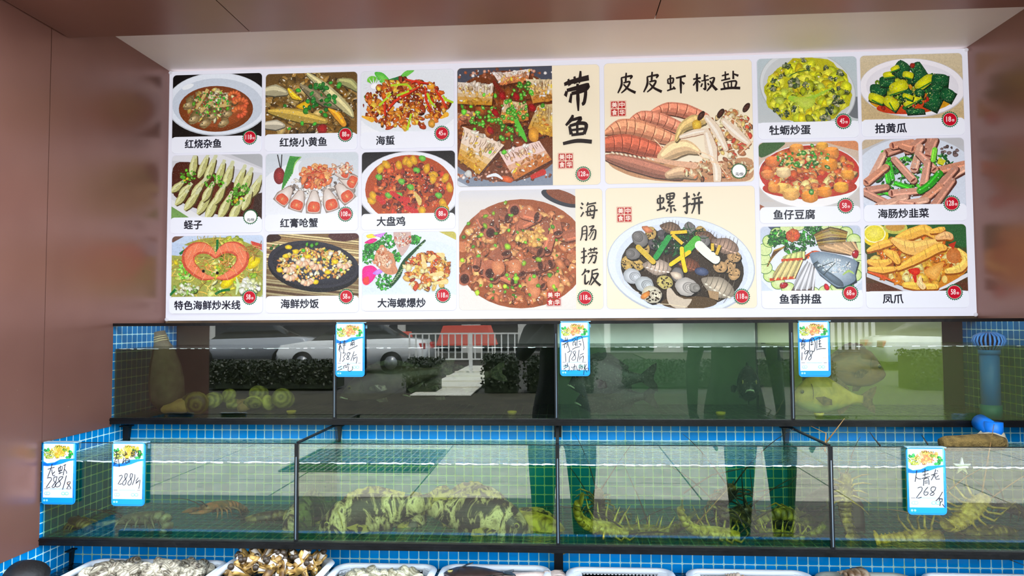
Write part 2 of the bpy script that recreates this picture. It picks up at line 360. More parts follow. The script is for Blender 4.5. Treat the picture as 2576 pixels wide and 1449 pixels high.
class Pic:                            # a stack of thin ink layers; draws in a frame of its own (x right, y down)
    STEP = 3e-6
    def __init__(s, x0, z0, x1, z1, fx, fy, fw, fh, outline, seed=1):
        s.mb = MB(); s.k = 0; s.R = random.Random(seed); s.cl = outline
        s.a = (x0, z1, (x1-x0)/fw, (z1-z0)/fh, fx, fy)
    def tr(s, p):
        x0, z1, sx, sy, fx, fy = s.a
        return (x0+(p[0]-fx)*sx, z1-(p[1]-fy)*sy)
    def poly(s, pts, c, c2=None):
        if c2 is not None and 3 < len(pts) < 13:      # soften corners
            for _ in range(2): pts = [(a[0]*w+b[0]*(1-w), a[1]*w+b[1]*(1-w)) for a, b in zip(pts, pts[1:]+pts[:1]) for w in (.8, .2)]
        q = [s.tr(p) for p in pts]
        ar = sum(q[i-1][0]*q[i][1]-q[i][0]*q[i-1][1] for i in range(len(q)))
        if ar < 0: q = q[::-1]
        ctr = (sum(p[0] for p in q)/len(q), sum(p[1] for p in q)/len(q))
        cq = clip_poly(q, s.cl) if s.cl else q
        if len(cq) < 3: return
        y = -s.k*s.STEP; s.k += 1
        c = rgb(c)
        if c2 is None or len(cq) != len(q):
            if c2 is not None: c = tuple((a+b)/2 for a, b in zip(c, rgb(c2)))
            s.mb.add([(x, y, z) for x, z in cq], [tuple(range(len(cq)))], c)
        else:
            n = len(cq); c2 = rgb(c2)
            o = len(s.mb.v); s.mb.v += [(x, y, z) for x, z in cq]+[(ctr[0], y, ctr[1])]
            for i in range(n):
                s.mb.f.append((o+i, o+(i+1) % n, o+n)); s.mb.m.append(0); s.mb.sm.append(False); s.mb.c.append([c, c, c2])
    def grad(s, x0, y0, x1, y1, ct, cb):             # vertical two-colour wash
        for i in range(8):
            k = i/7; c = tuple(a+(b-a)*k for a, b in zip(ct, cb))
            s.poly([(x0, y0+(y1-y0)*i/8), (x1, y0+(y1-y0)*i/8), (x1, y0+(y1-y0)*(i+1)/8), (x0, y0+(y1-y0)*(i+1)/8)], c)
    def ell(s, cx, cy, rx, ry, c, c2=None, rot=0, n=36):
        ca, sa = math.cos(math.radians(rot)), math.sin(math.radians(rot))
        s.poly([(cx+rx*math.cos(2*PI*i/n)*ca-ry*math.sin(2*PI*i/n)*sa, cy+rx*math.cos(2*PI*i/n)*sa+ry*math.sin(2*PI*i/n)*ca) for i in range(n)], c, c2)
    def plate(s, cx, cy, rx, ry, rot=0, c=(228, 232, 240), inner=.8, ci=None):
        s.ell(cx, cy, rx, ry, tint(c, .86), None, rot, 48); s.ell(cx, cy-ry*.012, rx*.985, ry*.975, c, tint(c, 1.05), rot, 48)
        if inner: s.ell(cx, cy+ry*.02, rx*inner, ry*inner, ci or tint(c, .93), tint(ci or c, .99), rot, 44)
    def blob(s, cx, cy, r, c, asp=1., rot=0, jit=.3, n=8, lite=1.25):
        ca, sa = math.cos(rot), math.sin(rot); pts = []
        for i in range(n):
            a = 2*PI*(i+s.R.uniform(-.3, .3))/n; q = r*(1-jit/2+jit*s.R.random())
            x, y = q*math.cos(a), q*asp*math.sin(a); pts.append((cx+x*ca-y*sa, cy+x*sa+y*ca))
        s.poly(pts, tint(c, .82), tint(c, lite))
    def band(s, pts, w, c, c2=None):                  # ribbon of varying width along a polyline
        n = len(pts)
        if not hasattr(w, '__len__'): w = [w]*n
        if n > 2:
            P2, W2 = [], []; m = 4 if max(w) > 30 else 2
            for i in range(n-1):
                p0, p1, p2, p3 = pts[max(i-1, 0)], pts[i], pts[i+1], pts[min(i+2, n-1)]
                for k in range(m):
                    t = k/m; P2.append(tuple(.5*((2*p1[d])+(-p0[d]+p2[d])*t+(2*p0[d]-5*p1[d]+4*p2[d]-p3[d])*t*t+(-p0[d]+3*p1[d]-3*p2[d]+p3[d])*t**3) for d in (0, 1))); W2.append(w[i]+(w[i+1]-w[i])*t)
            pts, w = P2+[pts[-1]], W2+[w[-1]]; n = len(pts)
        L, Rr = [], []
        for i, (x, y) in enumerate(pts):
            dx = pts[min(i+1, n-1)][0]-pts[max(i-1, 0)][0]; dy = pts[min(i+1, n-1)][1]-pts[max(i-1, 0)][1]
            d = math.hypot(dx, dy) or 1; ox, oy = -dy/d*w[i]/2, dx/d*w[i]/2
            L.append((x+ox, y+oy)); Rr.append((x-ox, y-oy))
        if max(w) > 40:
            for i in (0, n-1): s.ell(pts[i][0], pts[i][1], w[i]*.5, w[i]*.5, c, None, 0, 12)
        for i in range(n-1): s.poly([L[i], L[i+1], Rr[i+1], Rr[i]], c if not c2 or i % 2 == 0 else c2)
    def pile(s, cx, cy, rx, ry, n, pal, r0, r1, asp=(.5, 1.), dome=0., jit=.45, spark=.25, shape=None):
        R = s.R; it = []; n = int(n*1.7); r0 *= .72; r1 *= .78
        for _ in range(n):
            a = R.uniform(0, 2*PI); q = math.sqrt(R.random())
            it.append((cx+rx*q*math.cos(a), cy+ry*q*math.sin(a)-dome*(1-q*q)))
        it.sort(key=lambda p: p[1])
        for x, y in it:
            c = R.choice(pal); c = tint(c, R.uniform(.82, 1.15)); r = R.uniform(r0, r1); rot = R.uniform(0, PI)
            if R.random() < .3: s.blob(x+r*.12, y+r*.2, r*1.03, tint(c, .5), R.uniform(*asp), rot, jit, 7, 1.)
            s.blob(x, y, r, c, R.uniform(*asp), rot, jit, 7, 1.3)
            if R.random() < spark: s.blob(x-r*.2, y-r*.25, r*.28, (250, 240, 225), .5, rot, .5, 5, 1.)
    def rings(s, pts, r, c, hole=None):               # chopped scallion rings, peas
        for x, y in pts:
            q = s.R.uniform(.5, 1.)*r; k = tint(c, s.R.uniform(.6, 1.05))
            s.blob(x, y, q, k, s.R.uniform(.6, 1), s.R.uniform(0, PI), .3, 8, 1.35)
            if hole: s.blob(x, y, q*.4, hole, .8, 0, .2, 6, 1.)
    def scat(s, cx, cy, rx, ry, n):
        o = []
        for _ in range(n):
            a = s.R.uniform(0, 2*PI); q = math.sqrt(s.R.random()); o.append((cx+rx*q*math.cos(a), cy+ry*q*math.sin(a)))
        return o
    def noodles(s, cx, cy, rx, ry, n, pal, w, ln=120):
        R = s.R
        for _ in range(n):
            (x, y), = s.scat(cx, cy, rx, ry, 1); a = R.uniform(0, 2*PI); b = R.uniform(-1.2, 1.2); pts = []
            for i in range(7): pts.append((x, y)); x += ln/7*math.cos(a); y += ln/7*math.sin(a)*.8; a += b/3
            s.band(pts, w*R.uniform(.6, 1.3), tint(R.choice(pal), R.uniform(.8, 1.2)))
def text_mesh(txt, size, offset=0., sx=1., shear=0., sp=1.):
    cu = bpy.data.curves.new('lettering', 'FONT'); cu.body = txt; cu.size = size; cu.offset = offset; cu.resolution_u = 3; cu.shear = shear; cu.space_character = sp
    ob = bpy.data.objects.new('lettering', cu); COL.objects.link(ob)
    dg = bpy.context.evaluated_depsgraph_get(); me = bpy.data.meshes.new_from_object(ob.evaluated_get(dg))
    vs = [(v.co.x*sx, v.co.y) for v in me.vertices]; fs = [tuple(p.vertices) for p in me.polygons]
    bpy.data.objects.remove(ob); bpy.data.curves.remove(cu); bpy.data.meshes.remove(me)
    return vs, fs
BOLD = 1.35
def put_text(mb, txt, x, z, y, size, col, offset=0., width=None, anchor='c', sx=1., shear=0., h=None):
    """text centred (or left-anchored) on (x, z) in the plane y; optionally fitted to width/height"""
    vs, fs = text_mesh(txt, size, 0., sx, shear)
    if not vs: return
    x0, x1 = min(v[0] for v in vs), max(v[0] for v in vs); z0, z1 = min(v[1] for v in vs), max(v[1] for v in vs)
    k = width/(x1-x0) if width else 1.; kz = h/(z1-z0) if h else (k if width else 1.)
    ox = (x0+x1)/2 if anchor == 'c' else x0
    b_ = offset*size*BOLD
    for i, (dx, dz) in enumerate(((0, 0), (b_, 0), (-b_, 0), (0, b_), (0, -b_)) if offset else ((0, 0),)):
        mb.add([(x+(a-ox)*k+dx, y-i*4e-6, z+(b-(z0+z1)/2)*kz+dz) for a, b in vs], fs, rgb(col))
# brush-written characters: strokes on a 100 x 100 grid (y down), each a list of (x, y, width)
def brush(mb, strokes, x, z, sz, y, col, wk=1., hk=1.):
    """strokes drawn in a cell with top-left (x, z), width sz, height sz*hk"""
    c = rgb(col); lay = 0
    for st in strokes:
        p = [(a, b) for a, b, _ in st]; w = [q for *_, q in st]
        # smooth the polyline (Catmull-Rom)
        P2, W2 = [], []
        n = len(p)
        for i in range(n-1):
            p0, p1, p2, p3 = p[max(i-1, 0)], p[i], p[i+1], p[min(i+2, n-1)]
            for k in range(5):
                t = k/5
                P2.append(tuple(.5*((2*p1[d])+(-p0[d]+p2[d])*t+(2*p0[d]-5*p1[d]+4*p2[d]-p3[d])*t*t+(-p0[d]+3*p1[d]-3*p2[d]+p3[d])*t**3) for d in (0, 1)))
                W2.append(w[i]+(w[i+1]-w[i])*t)
        P2.append(p[-1]); W2.append(w[-1])
        L, Rr = [], []
        for i, (a, b) in enumerate(P2):
            q0, q1 = P2[max(i-1, 0)], P2[min(i+1, len(P2)-1)]; dx, dy = q1[0]-q0[0], q1[1]-q0[1]; d = math.hypot(dx, dy) or 1
            ox, oy = -dy/d*W2[i]/2*wk, dx/d*W2[i]/2*wk
            L.append((a+ox, b+oy)); Rr.append((a-ox, b-oy))
        yy = y-lay*8e-6; lay += 1
        m = len(P2); f = lambda q: (x+q[0]/100*sz, yy, z-q[1]/100*sz*hk)
        mb.add([f(q) for q in L]+[f(q) for q in Rr], [(i, i+1, m+i+1, m+i) for i in range(m-1)], c)
def S(*s):                            # compact stroke notation: "x,y,w x,y,w"
    return [[tuple(float(k) for k in q.split(',')) for q in st.split()] for st in s]
# ------------------------------------------------------------------ the dishes on the menu
G1, G2, G3 = (60, 165, 50), (120, 205, 60), (25, 95, 40)
def d_mixed_fish(p):                  # frame 155,130 1020x710
    p.grad(155, 130, 1175, 840, (12, 10, 12), (20, 14, 14))
    p.plate(670, 470, 590, 355, 2, (222, 228, 240), 0); p.ell(670, 480, 520, 300, (196, 206, 222), (206, 214, 228), 3)
    p.ell(330, 265, 70, 26, (238, 242, 248), None, -20)
    p.ell(652, 522, 424, 258, (120, 58, 24), (160, 84, 44), 2); p.ell(660, 545, 330, 180, (150, 76, 38), (165, 86, 44))
    p.pile(590, 480, 300, 175, 110, [(176, 150, 104), (120, 98, 66), (206, 182, 132), (96, 76, 50), (222, 206, 168), (190, 160, 80)], 22, 58, (.35, .7))
    for a, b, r in ((860, 380, 76), (930, 470, 96), (920, 565, 92)):
        for k in range(9):
            t = math.radians(200+k*32); p.blob(a+r*.72*math.cos(t), b+r*.5*math.sin(t), r*.34, (222, 112-k*3, 58), .7, t, .2)
    for a, b, w in ((410, 640, 78), (535, 690, 78), (745, 690, 72), (345, 480, 70), (620, 610, 60), (790, 590, 60)):
        p.blob(a+12, b-50, w*.95, (120, 100, 60), .7, 1.8); p.blob(a, b, w, (150, 128, 86), .62, -.5, .15); p.blob(a-18, b-10, w*.6, (196, 174, 130), .5, -.5, .2); p.ell(a-34, b-8, 8, 7, (30, 24, 20)); p.band([(a-70, b+22), (a-30, b+30), (a+10, b+22)], 6, (84, 60, 44))
    for q in ((430, 520, 560, 300), (480, 560, 610, 420), (650, 500, 800, 480)): p.band([q[:2], q[2:]], [26, 40], (205, 178, 110))
    p.rings(p.scat(600, 470, 220, 150, 46), 17, G1); p.rings([(600, 345), (710, 345), (690, 435), (470, 410), (400, 460), (640, 550), (790, 520), (560, 560)], 30, G2)
def d_yellow_croaker(p):              # 1213,90 1050x720
    p.grad(1213, 90, 2265, 815, (98, 72, 34), (120, 84, 30))
    p.pile(1740, 460, 560, 380, 150, [(110, 84, 40), (150, 116, 60), (86, 62, 30), (176, 150, 92), (128, 92, 36)], 40, 110, (.4, .9), 0, .5, .5)
    for pts, w, c in (([(1620, 240), (1760, 340), (1900, 440), (2080, 520)], [30, 120, 100, 30], (120, 110, 84)), ([(1700, 110), (1880, 260), (2020, 400), (2160, 540), (2210, 610)], [40, 100, 120, 90, 30], (184, 176, 130)),
                      ([(1260, 530), (1450, 560), (1640, 600), (1900, 660)], [40, 130, 150, 60], (176, 148, 66)), ([(1940, 520), (2040, 600), (2110, 700)], [20, 90, 60], (220, 150, 40)),
                      ([(1215, 300), (1330, 290), (1450, 320)], [90, 140, 60], (168, 160, 130)), ([(1220, 690), (1340, 690), (1420, 700)], [80, 120, 50], (176, 168, 150)), ([(1480, 280), (1540, 360), (1620, 400)], [30, 70, 20], (222, 180, 40)), ([(2060, 200), (2180, 230), (2260, 300)], [60, 110, 60], (150, 150, 100))):
        p.band([(x, y+14) for x, y in pts], w, tint(c, .45)); p.band(pts, w, c); p.band([(x-6, y-w[i]*.18) for i, (x, y) in enumerate(pts)], [k*.35 for k in w], tint(c, 1.3))
    for x, y in p.scat(1700, 300, 260, 120, 60): p.blob(x, y, 6, (60, 60, 56), .6, 0, .3, 5)
    p.poly([(1560, 480), (1680, 420), (1722, 440), (1722, 500), (1700, 530), (1600, 510)], (210, 160, 10), (250, 205, 40))
    p.rings(p.scat(1820, 420, 200, 190, 34), 38, (40, 130, 50)); p.rings([(1590, 295), (1840, 240), (1915, 420), (1440, 470), (1900, 590), (2050, 250), (1640, 680), (1490, 740), (1780, 690), (1680, 540), (1960, 220)], 46, (60, 160, 50))
    p.blob(1868, 745, 66, (150, 30, 30), .9, 0, .2); p.rings(p.scat(1740, 460, 500, 330, 70), 9, (240, 226, 190))
def d_jellyfish(p):                   # 130,65 1055x725
    p.grad(130, 65, 1190, 800, (226, 230, 240), (240, 242, 250))
    p.ell(660, 420, 620, 420, (214, 220, 232), (236, 240, 246))
    for pts in ([(270, 80), (380, 90), (470, 190), (430, 280), (330, 190)], [(560, 160), (640, 75), (760, 70), (640, 160), (520, 200)], [(380, 200), (520, 150), (590, 190), (480, 260), (390, 280)]): p.poly(pts, (70, 180, 60), (130, 215, 90))
    p.poly([(440, 180), (600, 130), (580, 190), (480, 220)], (30, 120, 60)); p.ell(215, 370, 50, 30, (60, 150, 40)); p.ell(260, 180, 60, 50, (110, 200, 60))
    for k in range(15):
        a = 2*PI*k/15; p.poly([(280+30*math.cos(a-.35), 250+24*math.sin(a-.35)), (280+128*math.cos(a), 250+118*math.sin(a)), (280+30*math.cos(a+.35), 250+24*math.sin(a+.35))], (196, 190, 214), (250, 250, 255))
    p.ell(285, 250, 44, 34, (244, 244, 252), (255, 255, 255))
    p.pile(640, 480, 480, 290, 190, [(190, 88, 22), (222, 134, 36), (150, 52, 18), (236, 170, 60), (206, 104, 40), (120, 40, 18)], 26, 78, (.35, .8), 30, .5, .5)
    for k in ((150, 600, 260, 640), (1040, 640, 1100, 600)): p.band([k[:2], k[2:]], [20, 60], (236, 176, 50))
    for q in ((430, 540, 520, 430, 640, 360, 800, 270), (410, 370, 400, 480, 410, 600), (640, 180, 740, 210, 900, 235), (870, 280, 870, 420, 930, 555), (980, 310, 1050, 420, 1100, 530), (700, 230, 760, 200, 800, 250)):
        pts = [(q[i], q[i+1]) for i in range(0, len(q), 2)]; p.band([(x+4, y+8) for x, y in pts], 26, (120, 24, 10)); p.band(pts, [16]+[28]*(len(pts)-2)+[14], (214, 52, 28))
    for q in ((340, 480, 475, 345), (470, 250, 650, 240, 700, 300), (885, 350, 920, 440, 980, 515), (660, 770, 705, 580), (540, 370, 680, 320), (1080, 420, 1180, 465), (1060, 380, 1110, 450)):
        pts = [(q[i], q[i+1]) for i in range(0, len(q), 2)]; p.band(pts, 24, (176, 214, 40))
    p.rings(p.scat(640, 470, 380, 230, 60), 9, (255, 232, 190))
def d_razor_clams(p):                 # 145,1030.. in crop one; frame 145,1040 1035x742 (second crop = +707 rows)
    p.grad(145, 1035, 1180, 1782, (206, 206, 214), (214, 214, 222))
    p.poly([(800, 1035), (1180, 1035), (1180, 1200), (1000, 1120)], (176, 178, 184)); p.poly([(145, 1110), (420, 1120), (800, 1340), (1180, 1500), (1180, 1760), (860, 1782), (145, 1560)], (70, 24, 12), (96, 40, 20))
    p.poly([(145, 1040), (700, 1040), (1180, 1220), (1180, 1260), (330, 1110), (145, 1100)], (222, 222, 230)); p.poly([(145, 1600), (450, 1782), (145, 1782)], (116, 158, 86)); p.poly([(145, 1540), (560, 1782), (400, 1782), (145, 1620)], (226, 226, 230))
    p.poly([(1100, 1500), (1180, 1480), (1180, 1782), (1060, 1782)], (50, 26, 16))
    for (x, y, l, a, w) in ((390, 1160, 210, 100, 100), (500, 1180, 230, 112, 92), (580, 1220, 250, 112, 100), (700, 1250, 220, 108, 92), (790, 1290, 230, 108, 110), (920, 1330, 230, 112, 100), (1000, 1360, 220, 112, 110), (1100, 1430, 200, 118, 110),
                            (210, 1400, 150, 140, 90), (300, 1440, 160, 135, 92), (450, 1420, 200, 128, 96), (260, 1530, 170, 130, 90), (380, 1560, 230, 126, 100), (520, 1600, 230, 120, 110), (610, 1650, 240, 116, 112), (760, 1640, 250, 116, 110), (880, 1690, 220, 118, 110), (700, 1500, 200, 116, 100), (560, 1480, 180, 118, 96), (1010, 1570, 200, 112, 100)):
        t = math.radians(a); dx, dy = math.cos(t), math.sin(t); f = lambda k: (x+dx*l*(k-.5), y+dy*l*(k-.5))
        pts = [f(0), f(.25), f(.5), f(.78), f(1)]
        p.band([(q[0]+12, q[1]+10) for q in pts], [w*.5, w*.75, w*.95, w*.8, w*.4], (76, 62, 28)); p.band(pts, [w*.5, w*.7, w*.9, w*.8, w*.4], (188, 186, 120)); p.band([(q[0]-w*.14, q[1]) for q in pts], [w*.16, w*.3, w*.38, w*.3, w*.1], (222, 222, 168)); p.band([f(-.22), f(.04)], [w*.42, w*.4], (206, 208, 168)); p.band([f(.3), f(.5), f(.62)], 5, (116, 104, 50))
    for cx, cy, r in ((330, 1290, 110), (640, 1350, 110), (950, 1440, 100), (890, 1540, 110)): p.rings(p.scat(cx, cy, r, r*.75, 34), 20, (96, 176, 40))
    p.rings([(300, 1330), (330, 1310), (900, 1560), (950, 1550), (880, 1580)], 26, (240, 200, 40))
def d_red_crab(p):                    # 1215,1020 1055x750
    p.grad(1215, 1020, 2270, 1775, (206, 214, 224), (222, 226, 238)); p.ell(1760, 1500, 640, 400, (222, 226, 236), (240, 242, 250)); p.ell(1990, 1300, 420, 200, (200, 206, 214), (220, 222, 230), 20)
    for x in (1350, 1400): p.band([(x, 1030), (x+35 if x < 1380 else x-8, 1190)], 12, (40, 34, 40))
    p.ell(1372, 1275, 64, 96, (110, 20, 26), (170, 44, 44))
    for k in range(8):
        p.band([(1405+k*16, 1440-k*26), (1450+k*14, 1240-k*16), (1500+k*17, 1050+k*2)], [14, 34, 16], (50, 140, 50)); p.band([(1416+k*16, 1430-k*26), (1458+k*14, 1240-k*16), (1506+k*17, 1060)], [4, 12, 6], (170, 216, 120))
    p.pile(1850, 1420, 380, 150, 70, [(222, 206, 196), (150, 140, 134), (236, 226, 220), (110, 96, 90)], 24, 60, (.4, .8))
    for (x, y, l, a) in ((1440, 1500, 230, 128), (1590, 1560, 240, 108), (1770, 1580, 260, 92), (1950, 1560, 260, 72), (2110, 1480, 250, 52), (2160, 1340, 220, 25), (2080, 1240, 200, 8)):
        t = math.radians(a); dx, dy = math.cos(t), math.sin(t); f = lambda k, s=0: (x+dx*l*(k-.5)-dy*s, y+dy*l*(k-.5)+dx*s)
        p.poly([f(0, -34), f(0, 34), f(.6, 92), f(1, 84), f(1.02, 0), f(1, -84), f(.6, -92)], (150, 132, 124)); p.poly([f(0, -26), f(0, 26), f(.6, 80), f(.98, 74), f(.98, -74), f(.6, -80)], (206, 190, 182), (240, 232, 228))
        p.poly([f(.5, -62), f(.46, 40), f(.72, 72), f(.94, 60), f(.94, -60), f(.75, -76)], (206, 70, 40), (236, 112, 70)); p.blob(*f(.72), 26, (244, 150, 100), .5, t)
    p.pile(1805, 1290, 170, 130, 46, [(222, 84, 44), (240, 120, 70), (196, 60, 34), (244, 150, 90)], 34, 80, (.5, .9), 0, .5, .5)
    p.pile(2080, 1210, 150, 60, 20, [(226, 110, 70), (240, 180, 150), (230, 214, 206)], 24, 54, (.3, .6))
def d_big_plate_chicken(p):           # 133,985 1062x750
    p.grad(133, 985, 1200, 1740, (24, 20, 26), (40, 36, 40)); p.plate(680, 1420, 600, 420, 0, (226, 228, 240), 0); p.ell(680, 1430, 505, 390, (150, 50, 16), (196, 84, 30))
    for x, y in p.scat(680, 1430, 470, 350, 40): p.blob(x, y, 26, (206, 96, 34), .5, 0)
    p.pile(690, 1420, 420, 310, 150, [(170, 50, 26), (206, 84, 40), (130, 34, 20), (222, 120, 60), (100, 36, 22), (184, 66, 30)], 26, 66, (.5, .95), 30, .55, .35)
    for x, y in ((640, 1110), (680, 1130), (560, 1160), (420, 1145), (350, 1200), (880, 1200), (960, 1270), (1090, 1310), (250, 1560), (270, 1500), (1060, 1600), (1090, 1650), (950, 1320), (830, 1680), (1140, 1420), (730, 1100)):
        p.blob(x, y, 58, (222, 160, 20), .7, p.R.uniform(0, 3), .3, 8, 1.2)
    for x, y in ((760, 1220), (825, 1085), (330, 1290), (590, 1345), (1010, 1510), (690, 1410), (440, 1500), (560, 1500)): p.poly([(x-44, y-6), (x-20, y-38), (x+40, y-26), (x+46, y+20), (x+4, y+42)], (70, 150, 40), (130, 210, 80))
    for q in ((480, 1470, 640, 1580), (320, 1520, 380, 1570), (640, 1640, 750, 1690), (560, 1530, 660, 1560)): p.band([q[:2], q[2:]], [50, 70], (200, 40, 40))
    p.rings(p.scat(690, 1400, 320, 240, 40), 16, (70, 20, 16)); p.band([(740, 1470), (790, 1550), (800, 1600)], [20, 60, 40], (220, 190, 110))
def d_rice_noodles(p):                # 143,510 1045x700 (third crop)
    p.grad(143, 505, 1190, 1215, (196, 212, 236), (180, 190, 160)); p.poly([(143, 505), (300, 505), (143, 590)], (110, 80, 70)); p.ell(660, 950, 640, 420, (150, 160, 70), (170, 170, 90))
    p.poly([(143, 580), (400, 640), (250, 740), (143, 730)], (188, 206, 234))
    p.noodles(650, 900, 520, 300, 150, [(196, 160, 70), (170, 130, 50), (220, 190, 100), (150, 120, 50), (206, 196, 90)], 9, 190)
    p.pile(660, 900, 500, 280, 70, [(150, 190, 50), (200, 214, 110), (120, 160, 40), (222, 226, 150), (236, 210, 50)], 20, 56, (.3, .8), 0, .5, .2)
    p.pile(840, 610, 130, 70, 24, [(196, 206, 80), (220, 214, 90), (170, 190, 70)], 36, 70)
    p.noodles(600, 590, 180, 50, 40, [(170, 150, 60), (200, 176, 90)], 8, 110)
    for x, y, r in ((880, 960, 90), (800, 1040, 100), (1100, 830, 90), (1060, 790, 60), (900, 900, 70)): p.blob(x, y, r, (240, 212, 20), .6, -.7, .3, 9, 1.1)
    p.pile(1050, 1090, 130, 80, 20, [(222, 226, 190), (240, 240, 220), (200, 210, 150)], 26, 60); p.pile(330, 1130, 150, 70, 26, [(206, 220, 170), (120, 160, 70), (230, 230, 200)], 18, 44)
    p.pile(310, 880, 70, 130, 24, [(110, 220, 50), (150, 236, 90), (80, 190, 50)], 14, 40, (.3, .6))
    for q in ((250, 720, 340, 660, 460, 600), (143, 1190, 210, 1120), (660, 1180, 740, 1140, 830, 1130), (680, 560, 676, 700)): p.band([(q[i], q[i+1]) for i in range(0, len(q), 2)], 28, (20, 110, 50))
    for sg, cx in ((-1, 655), (1, 665)):                                        # the heart of two prawns
        f = lambda x, y: (cx+sg*x, y)
        out = [f(6, 760), f(60, 690), f(140, 655), f(230, 665), f(300, 730), f(296, 830), f(230, 910), f(130, 980), f(20, 1000)]
        p.band(out, [30, 90, 130, 150, 150, 140, 120, 90, 20], (200, 84, 60)); p.band([(x-sg*8, y-6) for x, y in out], [14, 60, 90, 104, 104, 96, 80, 60, 10], (236, 128, 92))
        for k in range(1, 8): x, y = out[k]; p.band([(x-sg*30, y-50), (x+sg*14, y+46)], 5, (240, 176, 140))
        p.noodles(cx+sg*110, 850, 50, 70, 16, [(220, 160, 90), (196, 120, 60)], 7, 130); p.ell(cx+sg*(20 if sg > 0 else 130), 940 if sg > 0 else 918, 17, 17, (20, 10, 14))
    p.band([(900, 990), (920, 1080), (900, 1190)], [10, 34, 14], (206, 226, 170)); p.poly([(1060, 580), (1190, 620), (1190, 690), (1080, 640)], (206, 70, 60)); p.noodles(1080, 680, 90, 60, 24, [(150, 110, 50), (200, 160, 90)], 8, 120)
def d_fried_rice(p):                  # 1222,485 1058x715
    p.grad(1222, 485, 2282, 1205, (120, 92, 60), (110, 84, 60))
    for k in range(34):
        y = 480+k*26; p.band([(1222, y-20), (1700, y+40), (2290, y+110)], p.R.uniform(14, 24), tint(p.R.choice([(200, 180, 130), (150, 120, 80), (110, 80, 54), (216, 200, 150)]), 1.05 if k < 14 else .78))
    p.ell(2110, 520, 180, 60, (60, 30, 34), (90, 40, 40)); p.ell(1270, 530, 120, 50, (50, 26, 24))
    p.rings([(1300, 620), (1340, 640), (1280, 650), (1360, 620)], 24, (60, 140, 50))
    p.ell(1765, 870, 530, 280, (20, 20, 26), None, 8); p.ell(1762, 838, 524, 264, (44, 44, 56), (60, 60, 72), 8); p.ell(1770, 840, 480, 230, (30, 30, 40), (70, 76, 96), 8)
    p.pile(1770, 850, 425, 190, 210, [(222, 170, 80), (206, 140, 66), (236, 206, 130), (190, 120, 60), (230, 186, 60), (244, 226, 180)], 14, 40, (.5, .9), 36)
    for x, y in ((1450, 740), (1560, 690), (1580, 860), (1380, 900), (1700, 750), (2010, 810), (1790, 1040), (1930, 930), (1480, 640)): p.blob(x, y, 42, (240, 190, 30), .7)
    for (x, y, a) in ((1800, 830, .9), (1690, 1010, .2), (2110, 830, .5), (1640, 790, .3), (1480, 860, 0), (1500, 950, .4)):
        for k in range(5): t = a+k*.55; p.blob(x+58*math.cos(t), y+46*math.sin(t), 36, (240, 176, 140) if k % 2 else (250, 206, 176), .8, t, .2, 8, 1.15)
    p.rings([(1890, 785), (1900, 680), (1650, 680), (1620, 750), (2080, 905), (1690, 610), (1800, 610), (1745, 625)], 30, (80, 170, 40)); p.rings([(1640, 780), (1960, 720), (2060, 970)], 34, (240, 226, 206))
def d_fried_whelk(p):                 # 143,465 1072x715 (crop four)
    p.grad(143, 465, 1220, 1190, (226, 232, 246), (214, 226, 248)); p.poly([(1010, 465), (1220, 465), (1220, 570)], (196, 186, 90)); p.ell(900, 900, 420, 330, (206, 220, 246), (230, 238, 252))
    for x, y, r in ((440, 560, 120), (200, 740, 110), (520, 740, 90), (750, 560, 70), (390, 1030, 130), (330, 620, 70), (230, 640, 70)): p.pile(x, y, r*.8, r*.7, 40, [(40, 140, 50), (24, 104, 40), (70, 176, 60)], 12, 30, (.5, 1.), 0, .6, .1)
    for (pts, c) in (([(150, 590), (260, 530), (330, 550), (250, 600)], (214, 30, 120)), ([(180, 500), (260, 480), (320, 520), (210, 540)], (236, 200, 60)), ([(143, 860), (260, 840), (330, 900), (280, 1010), (200, 1080), (143, 1050)], (226, 30, 130)), ([(250, 940), (340, 880), (390, 920), (320, 960)], (176, 120, 230)), ([(143, 1000), (220, 960), (230, 1060), (170, 1070)], (230, 60, 60)), ([(260, 500), (420, 470), (360, 530)], (190, 120, 210))): p.poly(pts, c, tint(c, 1.25))
    p.band([(370, 640), (390, 760), (470, 880), (550, 920)], [60, 240, 170, 30], (206, 140, 104)); p.band([(340, 680), (370, 770), (440, 850)], [40, 110, 70], (236, 190, 160)); p.pile(370, 760, 110, 110, 30, [(196, 110, 70), (240, 200, 176), (222, 160, 130)], 14, 40, (.4, .8))
    p.band([(600, 480), (610, 580), (600, 720)], [200, 200, 40], (206, 176, 170)); p.pile(610, 560, 90, 80, 40, [(190, 90, 70), (236, 220, 210), (214, 160, 140)], 10, 26)
    p.band([(480, 1070), (560, 960), (640, 790), (860, 570)], [40, 60, 44, 24], (20, 70, 30))
    for k in range(16): x, y = 490+k*23, 1050-k*29; p.band([(x-22, y+4), (x+22, y-20)], 5, (200, 230, 170))
    p.pile(890, 930, 270, 210, 110, [(206, 120, 50), (236, 176, 90), (170, 60, 30), (244, 214, 150), (190, 90, 40), (222, 150, 60)], 26, 70, (.35, .8), 30, .6, .35)
    for q in ((830, 740, 860, 860), (920, 960, 1050, 950), (960, 1060, 1100, 1040), (1000, 720, 1060, 740), (900, 800, 960, 760)): p.band([q[:2], q[2:]], [24, 60], (240, 206, 140))
